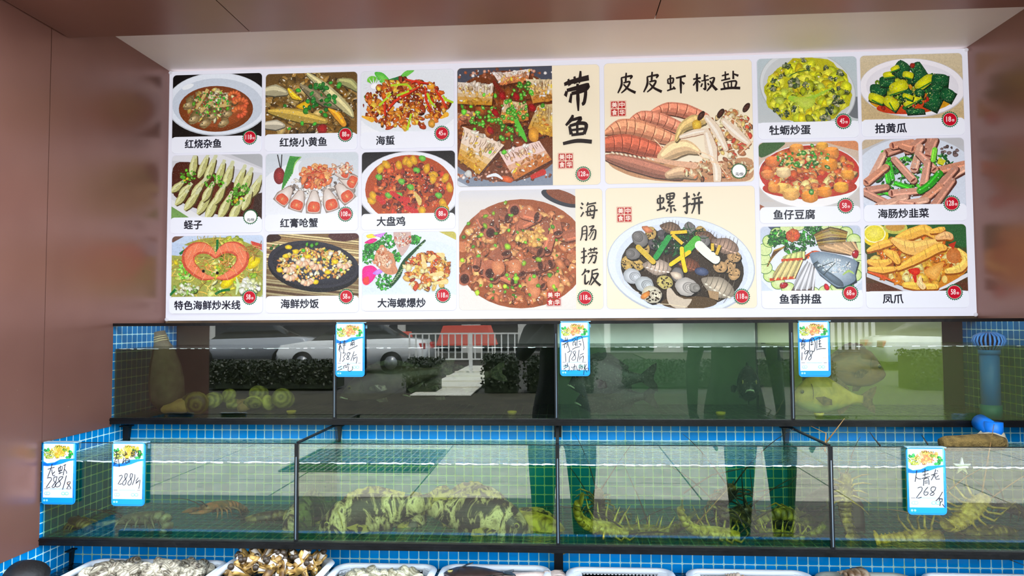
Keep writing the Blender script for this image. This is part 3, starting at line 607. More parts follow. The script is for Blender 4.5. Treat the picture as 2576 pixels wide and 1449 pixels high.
def d_hairtail(p):                    # 1222,30 1090x1385 (crop three)
    p.grad(1220, 25, 2320, 1420, (70, 74, 90), (130, 140, 160)); p.ell(1760, 720, 760, 640, (96, 44, 16), (120, 60, 24))
    for x, y in p.scat(1760, 120, 560, 60, 60)+p.scat(1760, 1290, 560, 60, 70)+p.scat(1500, 1300, 300, 60, 30): p.blob(x, y, p.R.uniform(8, 24), p.R.choice([(200, 150, 130), (150, 80, 50), (230, 220, 220), (110, 60, 40)]), 1, 0, .2)
    p.pile(1700, 700, 520, 560, 90, [(120, 56, 20), (90, 40, 20), (150, 80, 30)], 40, 100, (.5, .9), 0, .5, .3)
    def steak(q, c1=(222, 206, 190), c2=(200, 140, 40), n=13):   # q: four corners, silvery at q0-q1, golden toward q2-q3
        L = lambda a, b, k: (a[0]+(b[0]-a[0])*k, a[1]+(b[1]-a[1])*k)
        p.poly([(x+14, y+22) for x, y in q], (80, 34, 12))
        for i in range(6):
            k0, k1 = i/6, (i+1)/6; w = max(0, (k0-.35)/.65); c = tuple(a+(b-a)*min(1, w*1.5) for a, b in zip(c1, c2)); p.poly([L(q[0], q[3], k0), L(q[1], q[2], k0), L(q[1], q[2], k1), L(q[0], q[3], k1)], c)
        for _ in range(46):
            a = L(q[0], q[1], p.R.uniform(.02, .98)); b = L(q[3], q[2], p.R.uniform(.02, .98)); d = p.R.random()**1.3; x, y = L(a, b, d)
            c = tuple(u+(v-u)*min(1, d*1.4) for u, v in zip(c1, c2)); p.blob(x, y, p.R.uniform(14, 40), tint(c, p.R.uniform(.72, 1.2)), p.R.uniform(.3, .7), p.R.uniform(0, 3), .5)
        for i in range(n):
            k = (i+.5+p.R.uniform(-.4, .4))/n; a = L(q[0], q[1], k); b = L(q[3], q[2], k); j = p.R.uniform(-.09, .09); s0 = p.R.uniform(.03, .2)
            p.band([L(a, b, s0), L(L(a, b, s0+.14), q[1], j), L(a, b, s0+p.R.uniform(.2, .36))], [3, 7, 2], (120, 76, 44))
            p.blob(*L(a, b, p.R.uniform(.1, .9)), p.R.uniform(14, 34), p.R.choice([(240, 230, 220), (226, 170, 90), (190, 110, 40), (244, 190, 60)]), .5, p.R.uniform(0, 3))
    steak([(1228, 200), (1640, 240), (1620, 480), (1226, 450)]); steak([(1640, 120), (2060, 70), (2040, 200), (1720, 250)], (236, 220, 214), (206, 120, 70)); steak([(2010, 190), (2310, 200), (2310, 440), (2090, 470)], (226, 206, 170), (196, 130, 50))
    steak([(1760, 420), (2020, 470), (2040, 660), (1700, 700)], (220, 190, 150), (200, 120, 50)); steak([(2140, 500), (2312, 480), (2312, 860), (2030, 760)], (206, 180, 130), (206, 150, 50)); steak([(1300, 720), (1760, 940), (1470, 1270), (1226, 1090)], (236, 214, 196), (206, 146, 30), 16)
    steak([(1700, 1020), (2160, 900), (2300, 1120), (1880, 1340)], (236, 206, 200), (196, 110, 40), 15); steak([(1228, 560), (1440, 560), (1400, 680), (1228, 700)], (190, 150, 130), (150, 80, 50), 6)
    p.rings(p.scat(1560, 620, 200, 130, 34)+p.scat(1900, 540, 180, 130, 30)+p.scat(1840, 800, 150, 110, 16)+p.scat(1980, 320, 130, 100, 22), 34, (80, 180, 50), (190, 230, 120)); p.rings([(1280, 490), (1300, 550), (1380, 490), (1420, 750), (1760, 1020), (1600, 1020), (2200, 500), (1530, 360), (1660, 370)], 38, (110, 210, 60))
    p.band([(1900, 670), (1960, 800), (2010, 900)], [50, 60, 26], (90, 190, 60)); p.band([(1640, 200), (1690, 280), (1760, 350)], [20, 50, 40], (120, 30, 16))
    for x, y in ((1740, 380), (2080, 520), (1660, 570), (1600, 770), (1900, 390)): p.blob(x, y, 56, (150, 20, 26), .7, 1, .2)
    p.blob(2095, 830, 88, (222, 146, 50), .7, 1.4, .1, 12); p.blob(1790, 1330, 80, (206, 90, 40), .5, .3, .15); p.band([(2080, 1310), (2200, 1260)], [50, 70], (196, 40, 30)); p.band([(1560, 1300), (1660, 1280), (1740, 1330)], [20, 40, 16], (230, 236, 244)); p.ell(1350, 1260, 36, 40, (190, 190, 186), (220, 220, 220)); p.poly([(1225, 1340), (1380, 1420), (1225, 1420)], (206, 212, 224))
def d_sea_sausage_rice(p):            # 1240,0 .. crop four/six joined: frame 1240,0 1338x1370
    p.grad(1235, -5, 2585, 1375, (222, 218, 216), (232, 226, 220)); p.grad(1235, -5, 2585, 120, (214, 214, 222), (222, 218, 218))
    p.ell(2420, 100, 240, 76, (50, 50, 60), None, 20); p.ell(2440, 76, 200, 62, (110, 60, 40), (150, 80, 50), 20)
    p.ell(1960, 720, 760, 620, (140, 70, 36), (170, 92, 52)); p.pile(1950, 740, 700, 560, 330, [(176, 100, 64), (200, 122, 80), (140, 74, 46), (214, 146, 90), (156, 88, 60), (226, 156, 96)], 30, 90, (.45, .9), 40, .5, .4)
    for _ in range(34):
        (x, y), = p.scat(1900, 620, 600, 480, 1); a = p.R.uniform(-.6, 2.); l, w = p.R.uniform(90, 170), p.R.uniform(80, 120); dx, dy = math.cos(a), math.sin(a); c = tint((160, 92, 66), p.R.uniform(.85, 1.2))
        p.band([(x+10, y+16), (x+dx*l+10, y+dy*l+16)], w, (90, 40, 22)); p.band([(x, y), (x+dx*l, y+dy*l)], w, c); p.band([(x-dy*w*.22, y+dx*w*.22), (x+dx*l-dy*w*.22, y+dy*l+dx*w*.22)], w*.2, tint(c, 1.25)); p.ell(x+dx*l, y+dy*l, w*.26, w*.5, (90, 44, 30), (60, 24, 18), math.degrees(a)); 
    for x, y in ((1590, 940), (1600, 480), (1300, 1000), (1880, 230)): p.ell(x, y, 76, 78, (170, 96, 70)); p.ell(x+6, y+2, 52, 56, (80, 36, 24), (50, 20, 16))
    for x, y in ((1690, 880), (1880, 870), (2080, 1040), (2100, 1150), (2320, 1060)): p.poly([(x-80, y-70), (x+50, y-90), (x+84, y+10), (x+30, y+90), (x-60, y+60)], (190, 110, 72), (226, 150, 104))
    p.pile(2080, 520, 170, 110, 26, [(236, 176, 96), (222, 150, 80)], 30, 66); p.rings(p.scat(1850, 1100, 380, 160, 20)+p.scat(1750, 500, 460, 330, 14)+p.scat(2250, 800, 250, 400, 10), 30, (110, 180, 50), None); p.rings([(1780, 140), (1640, 260), (1545, 400), (1900, 1000), (1770, 1090), (1450, 1160), (2160, 790), (1500, 500), (1990, 830), (2330, 1100), (1800, 640), (1280, 790), (1550, 290)], 44, (170, 220, 50)); p.rings(p.scat(1900, 600, 560, 460, 90), 10, (250, 226, 200))
def d_mantis_shrimp(p):               # 595,540 1605x880 (crop five)
    def paint(pts, w, c, seg=0):
        p.band([(x+6, y+16) for x, y in pts], [k*1.04 for k in w], tint(c, .5)); p.band(pts, w, c); p.band([(x, y-w[i]*.2) for i, (x, y) in enumerate(pts)], [k*.34 for k in w], tint(c, 1.22)); p.band([(x, y+w[i]*.36) for i, (x, y) in enumerate(pts)], [k*.2 for k in w], tint(c, .8))
        for k in range(seg):
            q = (k+1)/(seg+1)*(len(pts)-1); i = int(q); f = q-i; x = pts[i][0]+(pts[i+1][0]-pts[i][0])*f; y = pts[i][1]+(pts[i+1][1]-pts[i][1])*f; ww = w[i]+(w[i+1]-w[i])*f; dx, dy = pts[i+1][0]-pts[i][0], pts[i+1][1]-pts[i][1]; d = math.hypot(dx, dy)
            nx, ny = -dy/d, dx/d; p.band([(x+nx*ww*.5, y+ny*ww*.5), (x-nx*2+dx/d*14, y-ny*2+dy/d*14), (x-nx*ww*.5, y-ny*ww*.5)], [4, 8, 4], (96, 36, 26)); p.band([(x+nx*ww*.1+dx/d*24, y+ny*ww*.1+dy/d*24), (x-nx*ww*.34+dx/d*24, y-ny*ww*.34+dy/d*24)], 16, tint(c, 1.35))
    p.poly([(600, 1070), (900, 1090), (1300, 1180), (1760, 1200), (2195, 1130), (2195, 1400), (1900, 1410), (1240, 1395), (900, 1340), (640, 1220)], (176, 120, 84), (206, 160, 120))
    paint([(620, 1120), (850, 1180), (1150, 1270), (1400, 1330)], [70, 150, 150, 90], (166, 108, 90)); paint([(1280, 1320), (1420, 1290), (1560, 1340)], [80, 130, 60], (206, 170, 136)); p.pile(1800, 1270, 380, 110, 60, [(190, 140, 90), (222, 190, 150), (150, 90, 60), (206, 120, 80)], 20, 60, (.3, .7))
    p.pile(1950, 900, 240, 260, 90, [(206, 160, 96), (222, 190, 140), (176, 110, 70), (190, 70, 50), (236, 214, 170)], 22, 66, (.3, .8))
    paint([(1120, 640), (1280, 610), (1470, 640), (1680, 720)], [40, 130, 150, 110], (214, 132, 106), 5); paint([(870, 740), (1000, 690), (1200, 730), (1420, 830)], [40, 120, 150, 130], (216, 136, 110), 7); paint([(600, 860), (760, 800), (960, 820), (1200, 900), (1370, 960)], [40, 170, 190, 160, 100], (220, 146, 112), 8)
    paint([(600, 980), (800, 970), (1000, 1020), (1200, 1080), (1240, 1110)], [150, 190, 200, 130, 80], (190, 96, 72), 8)
    paint([(1220, 1130), (1330, 1060), (1480, 1030), (1600, 1080)], [120, 190, 150, 60], (226, 190, 146)); p.band([(1050, 1140), (1300, 1190), (1560, 1230)], [30, 50, 70], (226, 176, 144)); paint([(1370, 950), (1440, 820), (1560, 760), (1660, 750)], [40, 100, 150, 90], (206, 176, 116)); p.blob(1590, 790, 60, (236, 176, 60))
    for q, w in (((1420, 920, 1560, 880, 1700, 860), (40, 70, 50)), ((1700, 880, 1740, 1050, 1770, 1200), (70, 130, 60)), ((1700, 720, 1800, 860, 1900, 1060), (60, 100, 50)), ((1880, 760, 2000, 880, 2140, 1000), (60, 110, 50)), ((1780, 1200, 1800, 1290, 1800, 1390), (60, 90, 80))): pts = [(q[i], q[i+1]) for i in range(0, 6, 2)]; p.band([(x+8, y+6) for x, y in pts], w, (150, 96, 70)); p.band(pts, w, (232, 212, 190)); p.band([(x-8, y) for x, y in pts], [k*.3 for k in w], (246, 236, 224))
    for x, y in ((1640, 700), (1850, 680), (2125, 625)): p.ell(x, y, 30, 58, (40, 20, 16), (90, 50, 40), 35)
    for q in ((1600, 1080, 1750, 1140, 1900, 1330), (1600, 1100, 1700, 1180, 1880, 1220), (1130, 940, 1190, 1000, 1220, 1050), (1620, 1180, 1590, 1240), (2040, 1120, 2190, 980), (1900, 700, 2050, 800, 2150, 960)): p.band([(q[i], q[i+1]) for i in range(0, len(q), 2)], 10, (240, 206, 170))
    for k in range(10): p.blob(680+k*48, 1075+k*9, 24, (236, 200, 176), .5, .6)
def d_whelk_platter(p):               # crop six; 620,365 1610x990
    p.plate(1415, 900, 800, 530, 6, (218, 226, 242), 0); p.ell(1425, 905, 720, 470, (196, 208, 232), (226, 232, 244), 6); p.ell(1430, 920, 665, 420, (50, 40, 30), (60, 46, 34), 6); p.ell(1500, 1290, 300, 70, (96, 76, 50), (80, 60, 40))
    def snail(x, y, r, c, a=0., spots=0):
        p.blob(x+8, y+14, r*1.05, (24, 18, 16), .8, a, .1, 14, 1.); p.blob(x, y, r, c, .82, a, .08, 16, 1.2)
        for k in range(3): q = r*(.62-.2*k); p.ell(x+math.cos(a)*r*.3, y+math.sin(a)*r*.3, q, q*.8, tint(c, .7), tint(c, 1.1), math.degrees(a)); p.ell(x+math.cos(a)*r*.34, y+math.sin(a)*r*.34, q*.84, q*.66, c, tint(c, 1.15), math.degrees(a))
        for _ in range(spots): (u, v), = p.scat(x, y, r*.85, r*.65, 1); p.blob(u, v, r*.13, (60, 44, 30), .8, 0, .4, 6, 1)
    def conch(x, y, l, a, c):
        t = math.radians(a); dx, dy = math.cos(t), math.sin(t); f = lambda k, s=0: (x+dx*l*(k-.5)-dy*s, y+dy*l*(k-.5)+dx*s)
        p.poly([f(0, 0), f(.2, l*.16), f(.5, l*.3), f(.8, l*.2), f(1, l*.04), f(.85, -l*.16), f(.5, -l*.26), f(.2, -l*.14)], tint(c, .7), tint(c, 1.15))
        for k in range(1, 7): q = k/7.5; w = l*(.12+.22*math.sin(q*2.4)); p.band([f(q, w), f(q+.05, 0), f(q+.02, -w)], [4, 9, 4], tint(c, .6)); p.blob(*f(q+.07, w*.4), l*.06, tint(c, 1.2), .5, t)
    for x, y, r, s in ((1100, 540, 74, 14), (1010, 700, 84, 12), (1640, 540, 74, 12), (840, 860, 78, 14), (960, 880, 66, 14), (1940, 900, 80, 8), (1990, 800, 76, 6), (1990, 990, 70, 6), (1840, 910, 76, 6), (1640, 710, 60, 6)): snail(x, y, r, (206, 170, 96) if s > 8 else (200, 160, 110), p.R.uniform(0, 6), s)
    conch(1310, 480, 250, 10, (130, 104, 84)); conch(1700, 590, 260, 30, (120, 86, 66)); conch(1900, 680, 330, 20, (170, 140, 122)); conch(1500, 880, 280, 15, (130, 76, 54)); conch(1160, 900, 340, 8, (206, 184, 166)); p.blob(1060, 500, 70, (196, 120, 80), .5, .5)
    for x, y, r in ((980, 600, 98), (1220, 560, 60), (1130, 660, 66), (1520, 490, 70), (1670, 630, 70), (900, 760, 80), (1380, 990, 80)): snail(x, y, r, (126, 122, 120) if r > 69 else (92, 86, 90), p.R.uniform(0, 6))
    p.ell(1640, 960, 76, 44, (50, 60, 90), (90, 104, 140), 10); p.blob(1370, 1000, 70, (214, 190, 170), .6, .4)
    p.pile(1330, 660, 210, 110, 60, [(20, 60, 34), (30, 90, 44), (14, 34, 26)], 20, 60, (.2, .5)); p.noodles(1500, 600, 130, 130, 26, [(24, 90, 40), (16, 60, 30)], 9, 150)
    for q, c, w in (((1150, 800, 1230, 680, 1290, 590), (40, 150, 70), 60), ((1450, 760, 1530, 680, 1590, 620), (80, 180, 60), 90), ((1310, 540, 1490, 530), (236, 196, 40), 34), ((1330, 560, 1440, 660), (230, 190, 50), 36), ((960, 690, 1040, 770, 1120, 850), (214, 180, 60), 56), ((1310, 880, 1400, 820, 1510, 750), (240, 206, 30), 44), ((1430, 710, 1440, 830, 1465, 950), (240, 206, 30), 44), ((1620, 680, 1700, 760, 1790, 830), (236, 240, 226), 100), ((1760, 660, 1760, 740), (226, 190, 60), 34), ((1840, 680, 1800, 780), (220, 180, 60), 34)): p.band([(q[i]+6, q[i+1]+12) for i in range(0, len(q), 2)], w, (20, 24, 18)); p.band([(q[i], q[i+1]) for i in range(0, len(q), 2)], w, c)
    for x, y, r, c, s in ((890, 1000, 100, (196, 200, 206), 0), (1020, 1090, 104, (190, 196, 200), 0), (1240, 1070, 88, (206, 190, 110), 16), (1100, 1200, 112, (224, 214, 190), 18), (1470, 1120, 120, (196, 190, 184), 0), (1560, 1130, 60, (150, 146, 140), 0)): snail(x, y, r, c, .3, s)
    p.band([(1290, 1160), (1330, 1260), (1430, 1300), (1520, 1260)], [60, 130, 120, 20], (206, 190, 170)); p.blob(1030, 1210, 60, (214, 130, 60), .5, -.6); conch(1810, 1120, 420, 25, (190, 176, 156)); p.poly([(1700, 1160), (1820, 1180), (1810, 1270), (1720, 1240)], (170, 140, 104)); p.band([(770, 930), (800, 1090), (960, 1180)], 6, (222, 216, 206)); p.band([(1150, 1300), (1300, 1310), (1480, 1340)], 7, (230, 214, 180))
def d_oyster_omelette(p):             # 95,175 1015x655 (crop seven)
    p.grad(95, 170, 1112, 835, (184, 198, 206), (190, 196, 200)); p.ell(1110, 700, 120, 110, (110, 114, 120)); p.plate(605, 500, 500, 380, 20, (206, 210, 214), .93)
    pts = []
    for k in range(40): a = 2*PI*k/40; r = 1+p.R.uniform(-.06, .05); pts.append((610+445*r*math.cos(a), 520+340*r*math.sin(a)))
    p.poly(pts, (160, 160, 10), (206, 200, 30)); p.pile(610, 510, 400, 300, 130, [(206, 206, 30), (176, 186, 30), (226, 220, 60), (150, 160, 20), (200, 180, 20), (190, 206, 70)], 30, 90, (.5, .95), 0, .4, .12)
    for x, y, r in ((570, 205, 40), (260, 410, 40), (255, 490, 46), (480, 440, 84), (400, 260, 50), (590, 460, 46), (940, 350, 50), (840, 400, 34), (890, 410, 30), (920, 500, 30), (850, 520, 36), (890, 600, 46), (900, 650, 60), (460, 700, 40), (280, 710, 40), (620, 290, 40), (790, 290, 36), (830, 720, 60), (950, 640, 40), (390, 750, 46), (340, 370, 40), (1000, 540, 26), (780, 790, 60), (330, 760, 30)):
        p.pile(x, y, r*.7, r*.6, 8, [(60, 80, 40), (110, 120, 80), (40, 60, 44), (150, 150, 120)], r*.3, r*.6, (.5, .9), 0, .5, .3)
    p.band([(420, 370), (500, 330), (640, 310)], 10, (60, 100, 30)); p.band([(430, 590), (560, 620), (700, 570), (850, 500)], [50, 70, 30, 10], (160, 200, 60)); p.poly([(430, 580), (700, 600), (640, 700), (540, 700)], (176, 196, 60), (200, 214, 90)); p.band([(850, 660), (940, 650)], 9, (30, 40, 20))
def d_cucumber(p):                    # 1145,135 1040x680
    p.grad(1145, 130, 2190, 820, (206, 190, 160), (196, 172, 130)); p.plate(1670, 490, 540, 300, 3, (232, 228, 236), 0); p.ell(1670, 480, 470, 240, (226, 222, 232), (244, 242, 248), 3)
    p.ell(1660, 590, 440, 160, (206, 150, 20), (200, 60, 20), 0); p.ell(1600, 690, 300, 66, (190, 50, 20), (206, 80, 24)); p.pile(1660, 520, 380, 170, 60, [(20, 70, 30), (40, 100, 40), (150, 160, 30), (100, 130, 20)], 30, 70, (.5, .8), 40)
    D, Y = (16, 84, 44), (206, 206, 20)
    for x, y, w, h, a, c in ((1320, 500, 90, 60, .2, D), (1410, 420, 80, 60, .1, D), (1440, 350, 70, 36, -.1, Y), (1560, 300, 90, 80, -.9, D), (1720, 290, 60, 70, 1.1, D), (1720, 370, 110, 60, -.5, D), (1630, 360, 60, 40, .3, Y), (1530, 480, 100, 70, -.3, Y), (1790, 440, 110, 56, -.6, Y), (1950, 420, 90, 70, .2, D), (1900, 500, 90, 50, -.4, D), (1300, 590, 90, 50, .4, Y), (1450, 640, 90, 60, .7, Y), (1670, 620, 110, 44, -.5, Y), (1880, 620, 110, 90, -1, D), (2020, 570, 76, 70, .6, D), (1690, 730, 100, 30, 0, D), (1600, 560, 80, 40, -.6, D), (1500, 290, 50, 30, -.4, Y), (1740, 540, 50, 40, .3, D), (1620, 580, 60, 30, .4, Y)):
        ca, sa = math.cos(a), math.sin(a); q = [(-w, -h*.8), (w*.9, -h), (w, h*.8), (-w*.85, h)]
        p.poly([(x+u*ca-v*sa+8, y+u*sa+v*ca+14) for u, v in q], (10, 40, 20)); p.poly([(x+u*ca-v*sa, y+u*sa+v*ca) for u, v in q], tint(c, .85), tint(c, 1.15))
        if c is D:
            for _ in range(9): u, v = p.R.uniform(-.7, .7)*w, p.R.uniform(-.7, .7)*h; p.blob(x+u*ca-v*sa, y+u*sa+v*ca, 9, (130, 190, 110), .4, a, .4, 5)
        else: p.band([(x-w*ca*.8-h*-sa*.9, y-w*sa*.8+h*ca*.9), (x+w*ca*.9+h*-sa*.8, y+w*sa*.9+h*ca*.8)], 14, (40, 110, 40))
    p.rings([(1680, 265), (1675, 675), (1800, 630), (1370, 690), (1820, 610)], 30, (214, 50, 30)); p.rings(p.scat(1650, 560, 300, 130, 50), 9, (220, 226, 110))
def d_fish_tofu(p):                   # 112,1030 1020x775 -> crop seven rows; crop eight row = (v)
    p.grad(110, 1025, 1135, 1815, (206, 180, 160), (200, 196, 196)); p.poly([(110, 1025), (420, 1025), (300, 1130), (110, 1230)], (50, 80, 44), (70, 110, 60)); p.poly([(760, 1025), (1135, 1025), (1135, 1150), (900, 1080)], (214, 140, 96)); p.poly([(110, 1740), (230, 1815), (110, 1815)], (150, 80, 50))
    p.plate(625, 1430, 545, 370, 0, (236, 234, 236), 0); p.ell(625, 1385, 510, 310, (176, 30, 30), (206, 60, 40)); p.ell(625, 1560, 480, 120, (180, 40, 20), (206, 80, 30))
    p.pile(620, 1380, 450, 270, 150, [(222, 130, 60), (206, 90, 40), (236, 166, 90), (180, 60, 30), (240, 190, 120), (196, 110, 60)], 30, 76, (.5, .9), 60, .5, .3)
    for x, y, s, c in ((500, 1110, 76, (226, 150, 70)), (760, 1090, 66, (222, 160, 60)), (850, 1160, 84, (226, 140, 60)), (250, 1250, 80, (222, 120, 60)), (360, 1380, 80, (236, 200, 150)), (820, 1300, 96, (226, 140, 40)), (340, 1560, 80, (236, 180, 90)), (260, 1560, 66, (222, 140, 60)), (430, 1630, 90, (230, 170, 90)), (620, 1660, 90, (226, 140, 40)), (770, 1610, 80, (230, 140, 40)), (1010, 1420, 70, (230, 150, 50)), (940, 1560, 80, (236, 160, 50)), (200, 1400, 70, (220, 130, 70))):
        p.poly([(x-s, y-s*.3), (x-s*.3, y-s*.8), (x+s*.9, y-s*.6), (x+s, y+s*.5), (x+s*.2, y+s*.9), (x-s*.8, y+s*.6)], tint(c, .8), tint(c, 1.12)); p.poly([(x-s, y-s*.3), (x-s*.3, y-s*.8), (x+s*.9, y-s*.6), (x+s*.3, y-s*.15)], tint(c, 1.12), tint(c, 1.2))
    p.rings(p.scat(560, 1230, 260, 110, 40), 24, (70, 160, 50)); p.rings([(570, 1160), (680, 1230), (660, 1160), (690, 1280), (350, 1270), (490, 1300), (610, 1300), (810, 1330), (640, 1610), (660, 1080), (450, 1230), (820, 1185)], 38, (60, 150, 44), (190, 226, 150)); p.rings(p.scat(560, 1240, 280, 120, 16), 20, (236, 236, 160))
def d_sea_sausage_leek(p):            # 1165,1000 1040x790
    p.grad(1160, 995, 2210, 1790, (190, 190, 196), (196, 206, 224)); p.poly([(1160, 1000), (1420, 1000), (1160, 1120)], (196, 176, 150)); p.ell(1690, 1450, 640, 470, (196, 206, 226), (226, 232, 244))
    p.pile(1700, 1370, 400, 280, 120, [(20, 96, 40), (40, 140, 50), (16, 66, 34), (80, 180, 50)], 24, 70, (.25, .6)); R = p.R
    def leek(q, w, c):
        pts = [(q[i], q[i+1]) for i in range(0, len(q), 2)]; p.band([(x+6, y+10) for x, y in pts], w, tint(c, .4)); p.band(pts, w, c); p.band([(x-w*.2, y) for x, y in pts], w*.25, tint(c, 1.4))
    for q in ((1440, 1280, 1460, 1450), (1400, 1300, 1420, 1480), (1900, 1120, 1880, 1340), (1250, 1620, 1420, 1590), (1300, 1560, 1480, 1640), (1380, 1150, 1430, 1220), (1500, 1500, 1640, 1560)): leek(q, 50, (60, 180, 40))
    def pipe(x, y, l, a, c, w=84):
        t = math.radians(a); dx, dy = math.cos(t), math.sin(t); A, B = (x-dx*l/2, y-dy*l/2), (x+dx*l/2, y+dy*l/2)
        p.band([(A[0]+8, A[1]+16), (B[0]+8, B[1]+16)], w, (84, 44, 36)); p.band([A, B], [w*.8, w], c); p.band([(A[0]-dy*w*.2*-1, A[1]+dx*w*.2*-1), (B[0]+dy*w*.22, B[1]-dx*w*.22)], w*.2, tint(c, 1.22)); p.ell(B[0], B[1], w*.2, w*.5, tint(c, 1.1), None, a); p.ell(B[0]+dx*3, B[1]+dy*3, w*.13, w*.4, (130, 64, 50), (100, 44, 36), a)
    C = [(206, 150, 130), (214, 164, 142), (190, 134, 114), (206, 140, 112)]
    for x, y, l, a in ((1510, 1120, 200, 160), (1580, 1060, 200, 170), (1850, 1030, 190, 100), (1700, 1070, 200, 140), (1870, 1110, 190, 112), (1620, 1100, 120, 20), (1720, 1220, 260, 105), (1320, 1300, 260, 115), (1300, 1400, 260, 140), (1810, 1260, 240, 50), (1580, 1350, 300, 52), (1800, 1400, 260, 100), (2070, 1330, 260, 165), (2080, 1420, 320, 150), (1990, 1480, 340, 130), (1300, 1560, 200, 170), (1620, 1600, 330, 175), (1830, 1640, 300, 140), (1970, 1620, 330, 125), (1270, 1650, 260, 30), (1450, 1710, 300, 160), (1660, 1720, 280, 170), (1600, 1740, 150, 10)): pipe(x, y, l, a, R.choice(C))
    leek((1740, 1590, 1840, 1520, 1940, 1400), 74, (40, 150, 30)); leek((1900, 1130, 1880, 1250), 50, (120, 210, 60)); p.poly([(1940, 1220), (2010, 1260), (1980, 1310), (1920, 1290)], (206, 206, 40)); p.rings(p.scat(2050, 1150, 100, 60, 10), 30, (120, 100, 100)); p.rings(p.scat(1680, 1400, 400, 300, 60), 8, (250, 240, 236))
def d_fish_platter(p):                # 135,500 985x635 (crop eight)
    p.grad(130, 498, 1130, 1140, (196, 206, 226), (206, 216, 232)); p.ell(630, 850, 560, 400, (214, 222, 238), (236, 240, 250)); p.poly([(200, 500), (380, 500), (260, 560)], (70, 80, 110))
    for k in range(24):
        a = 2*PI*k/24; x, y = 635+480*math.cos(a), 820+345*math.sin(a); p.ell(x, y, 72, 64, (60, 120, 50)); p.ell(x, y, 66, 58, (196, 220, 130), (226, 236, 190))
    for x, y, r in ((300, 610, 100), (620, 620, 130), (470, 700, 120), (660, 520, 90), (260, 650, 60)): p.pile(x, y, r*.9, r*.7, 50, [(30, 100, 40), (16, 70, 34), (60, 150, 50)], 12, 36, (.3, .7), 0, .6, .1)
    for k in range(14): y = 560+k*9; p.band([(660+k*3, y+30), (820, y-40+k*6), (990-k*2, y+10)], 12, p.R.choice([(120, 96, 40), (176, 150, 70), (80, 60, 30), (150, 110, 50)]))
    for k in range(12): p.band([(190+k*6, 900-k*14), (260+k*8, 780-k*6), (370-k*4, 700+k*3)], 14, p.R.choice([(130, 96, 40), (176, 140, 60), (90, 60, 30)]))
    def fil(q, c, edge=None):
        p.poly([(x+8, y+14) for x, y in q], (90, 70, 60)); p.poly(q, tint(c, .86), tint(c, 1.12))
        if edge: p.band(q[:2], 26, edge); p.band(q[2:4], 26, edge)
        for k in range(4): a = (k+.5)/4; x = q[0][0]+(q[1][0]-q[0][0])*a; y = q[0][1]+(q[1][1]-q[0][1])*a; u = q[3][0]+(q[2][0]-q[3][0])*a; v = q[3][1]+(q[2][1]-q[3][1])*a; p.band([(x, y), (u, v)], 6, tint(c, .62)); p.band([(x+20, y+8), (u+20, v+6)], 16, tint(c, 1.16))
    fil([(690, 700), (1060, 650), (1090, 760), (1000, 790), (720, 740)], (196, 160, 120)); fil([(560, 830), (640, 740), (740, 760), (560, 800), (330, 830)], (206, 90, 50)); fil([(360, 790), (560, 740), (560, 820), (330, 830)], (196, 206, 130)); fil([(330, 840), (540, 830), (460, 1010), (210, 1030)], (206, 190, 130), (206, 70, 30)); fil([(580, 840), (660, 900), (640, 1130), (410, 1130)], (200, 200, 206))
    q = [(600, 770), (720, 755), (900, 790), (1090, 850), (1050, 980), (1060, 1050), (940, 1110), (860, 1110), (700, 980), (640, 880)]
    p.poly([(x+10, y+16) for x, y in q], (40, 50, 60)); p.poly(q, (110, 130, 150), (206, 222, 236)); p.poly([(630, 880), (700, 960), (860, 1090), (940, 1110), (930, 1050), (760, 930), (690, 850)], (70, 84, 96), (120, 140, 160)); p.pile(850, 900, 160, 70, 60, [(200, 216, 230), (170, 190, 210), (226, 236, 244)], 8, 22)
    for a in ((680, 920, 840, 860), (740, 990, 860, 870), (640, 890, 690, 850), (970, 900, 1000, 860)): p.band([a[:2], a[2:]], 7, (50, 60, 60))
    for k in range(26): a = k*2.4; r = 118-k*4.2; p.blob(450+.55*(118-r)*math.cos(a)*.9, 595+.55*(118-r)*math.sin(a)*.7, max(14, r*.62), (226-k % 3*14, 80+k % 4*9, 50), .8, a, .2, 9, 1.12)
    p.rings([(350, 1085), (1060, 785), (770, 1110)], 56, (206, 30, 50)); p.rings([(335, 1070), (1045, 770)], 14, (244, 190, 190)); p.band([(930, 990), (990, 950), (1040, 980)], [10, 26, 10], (170, 200, 110))
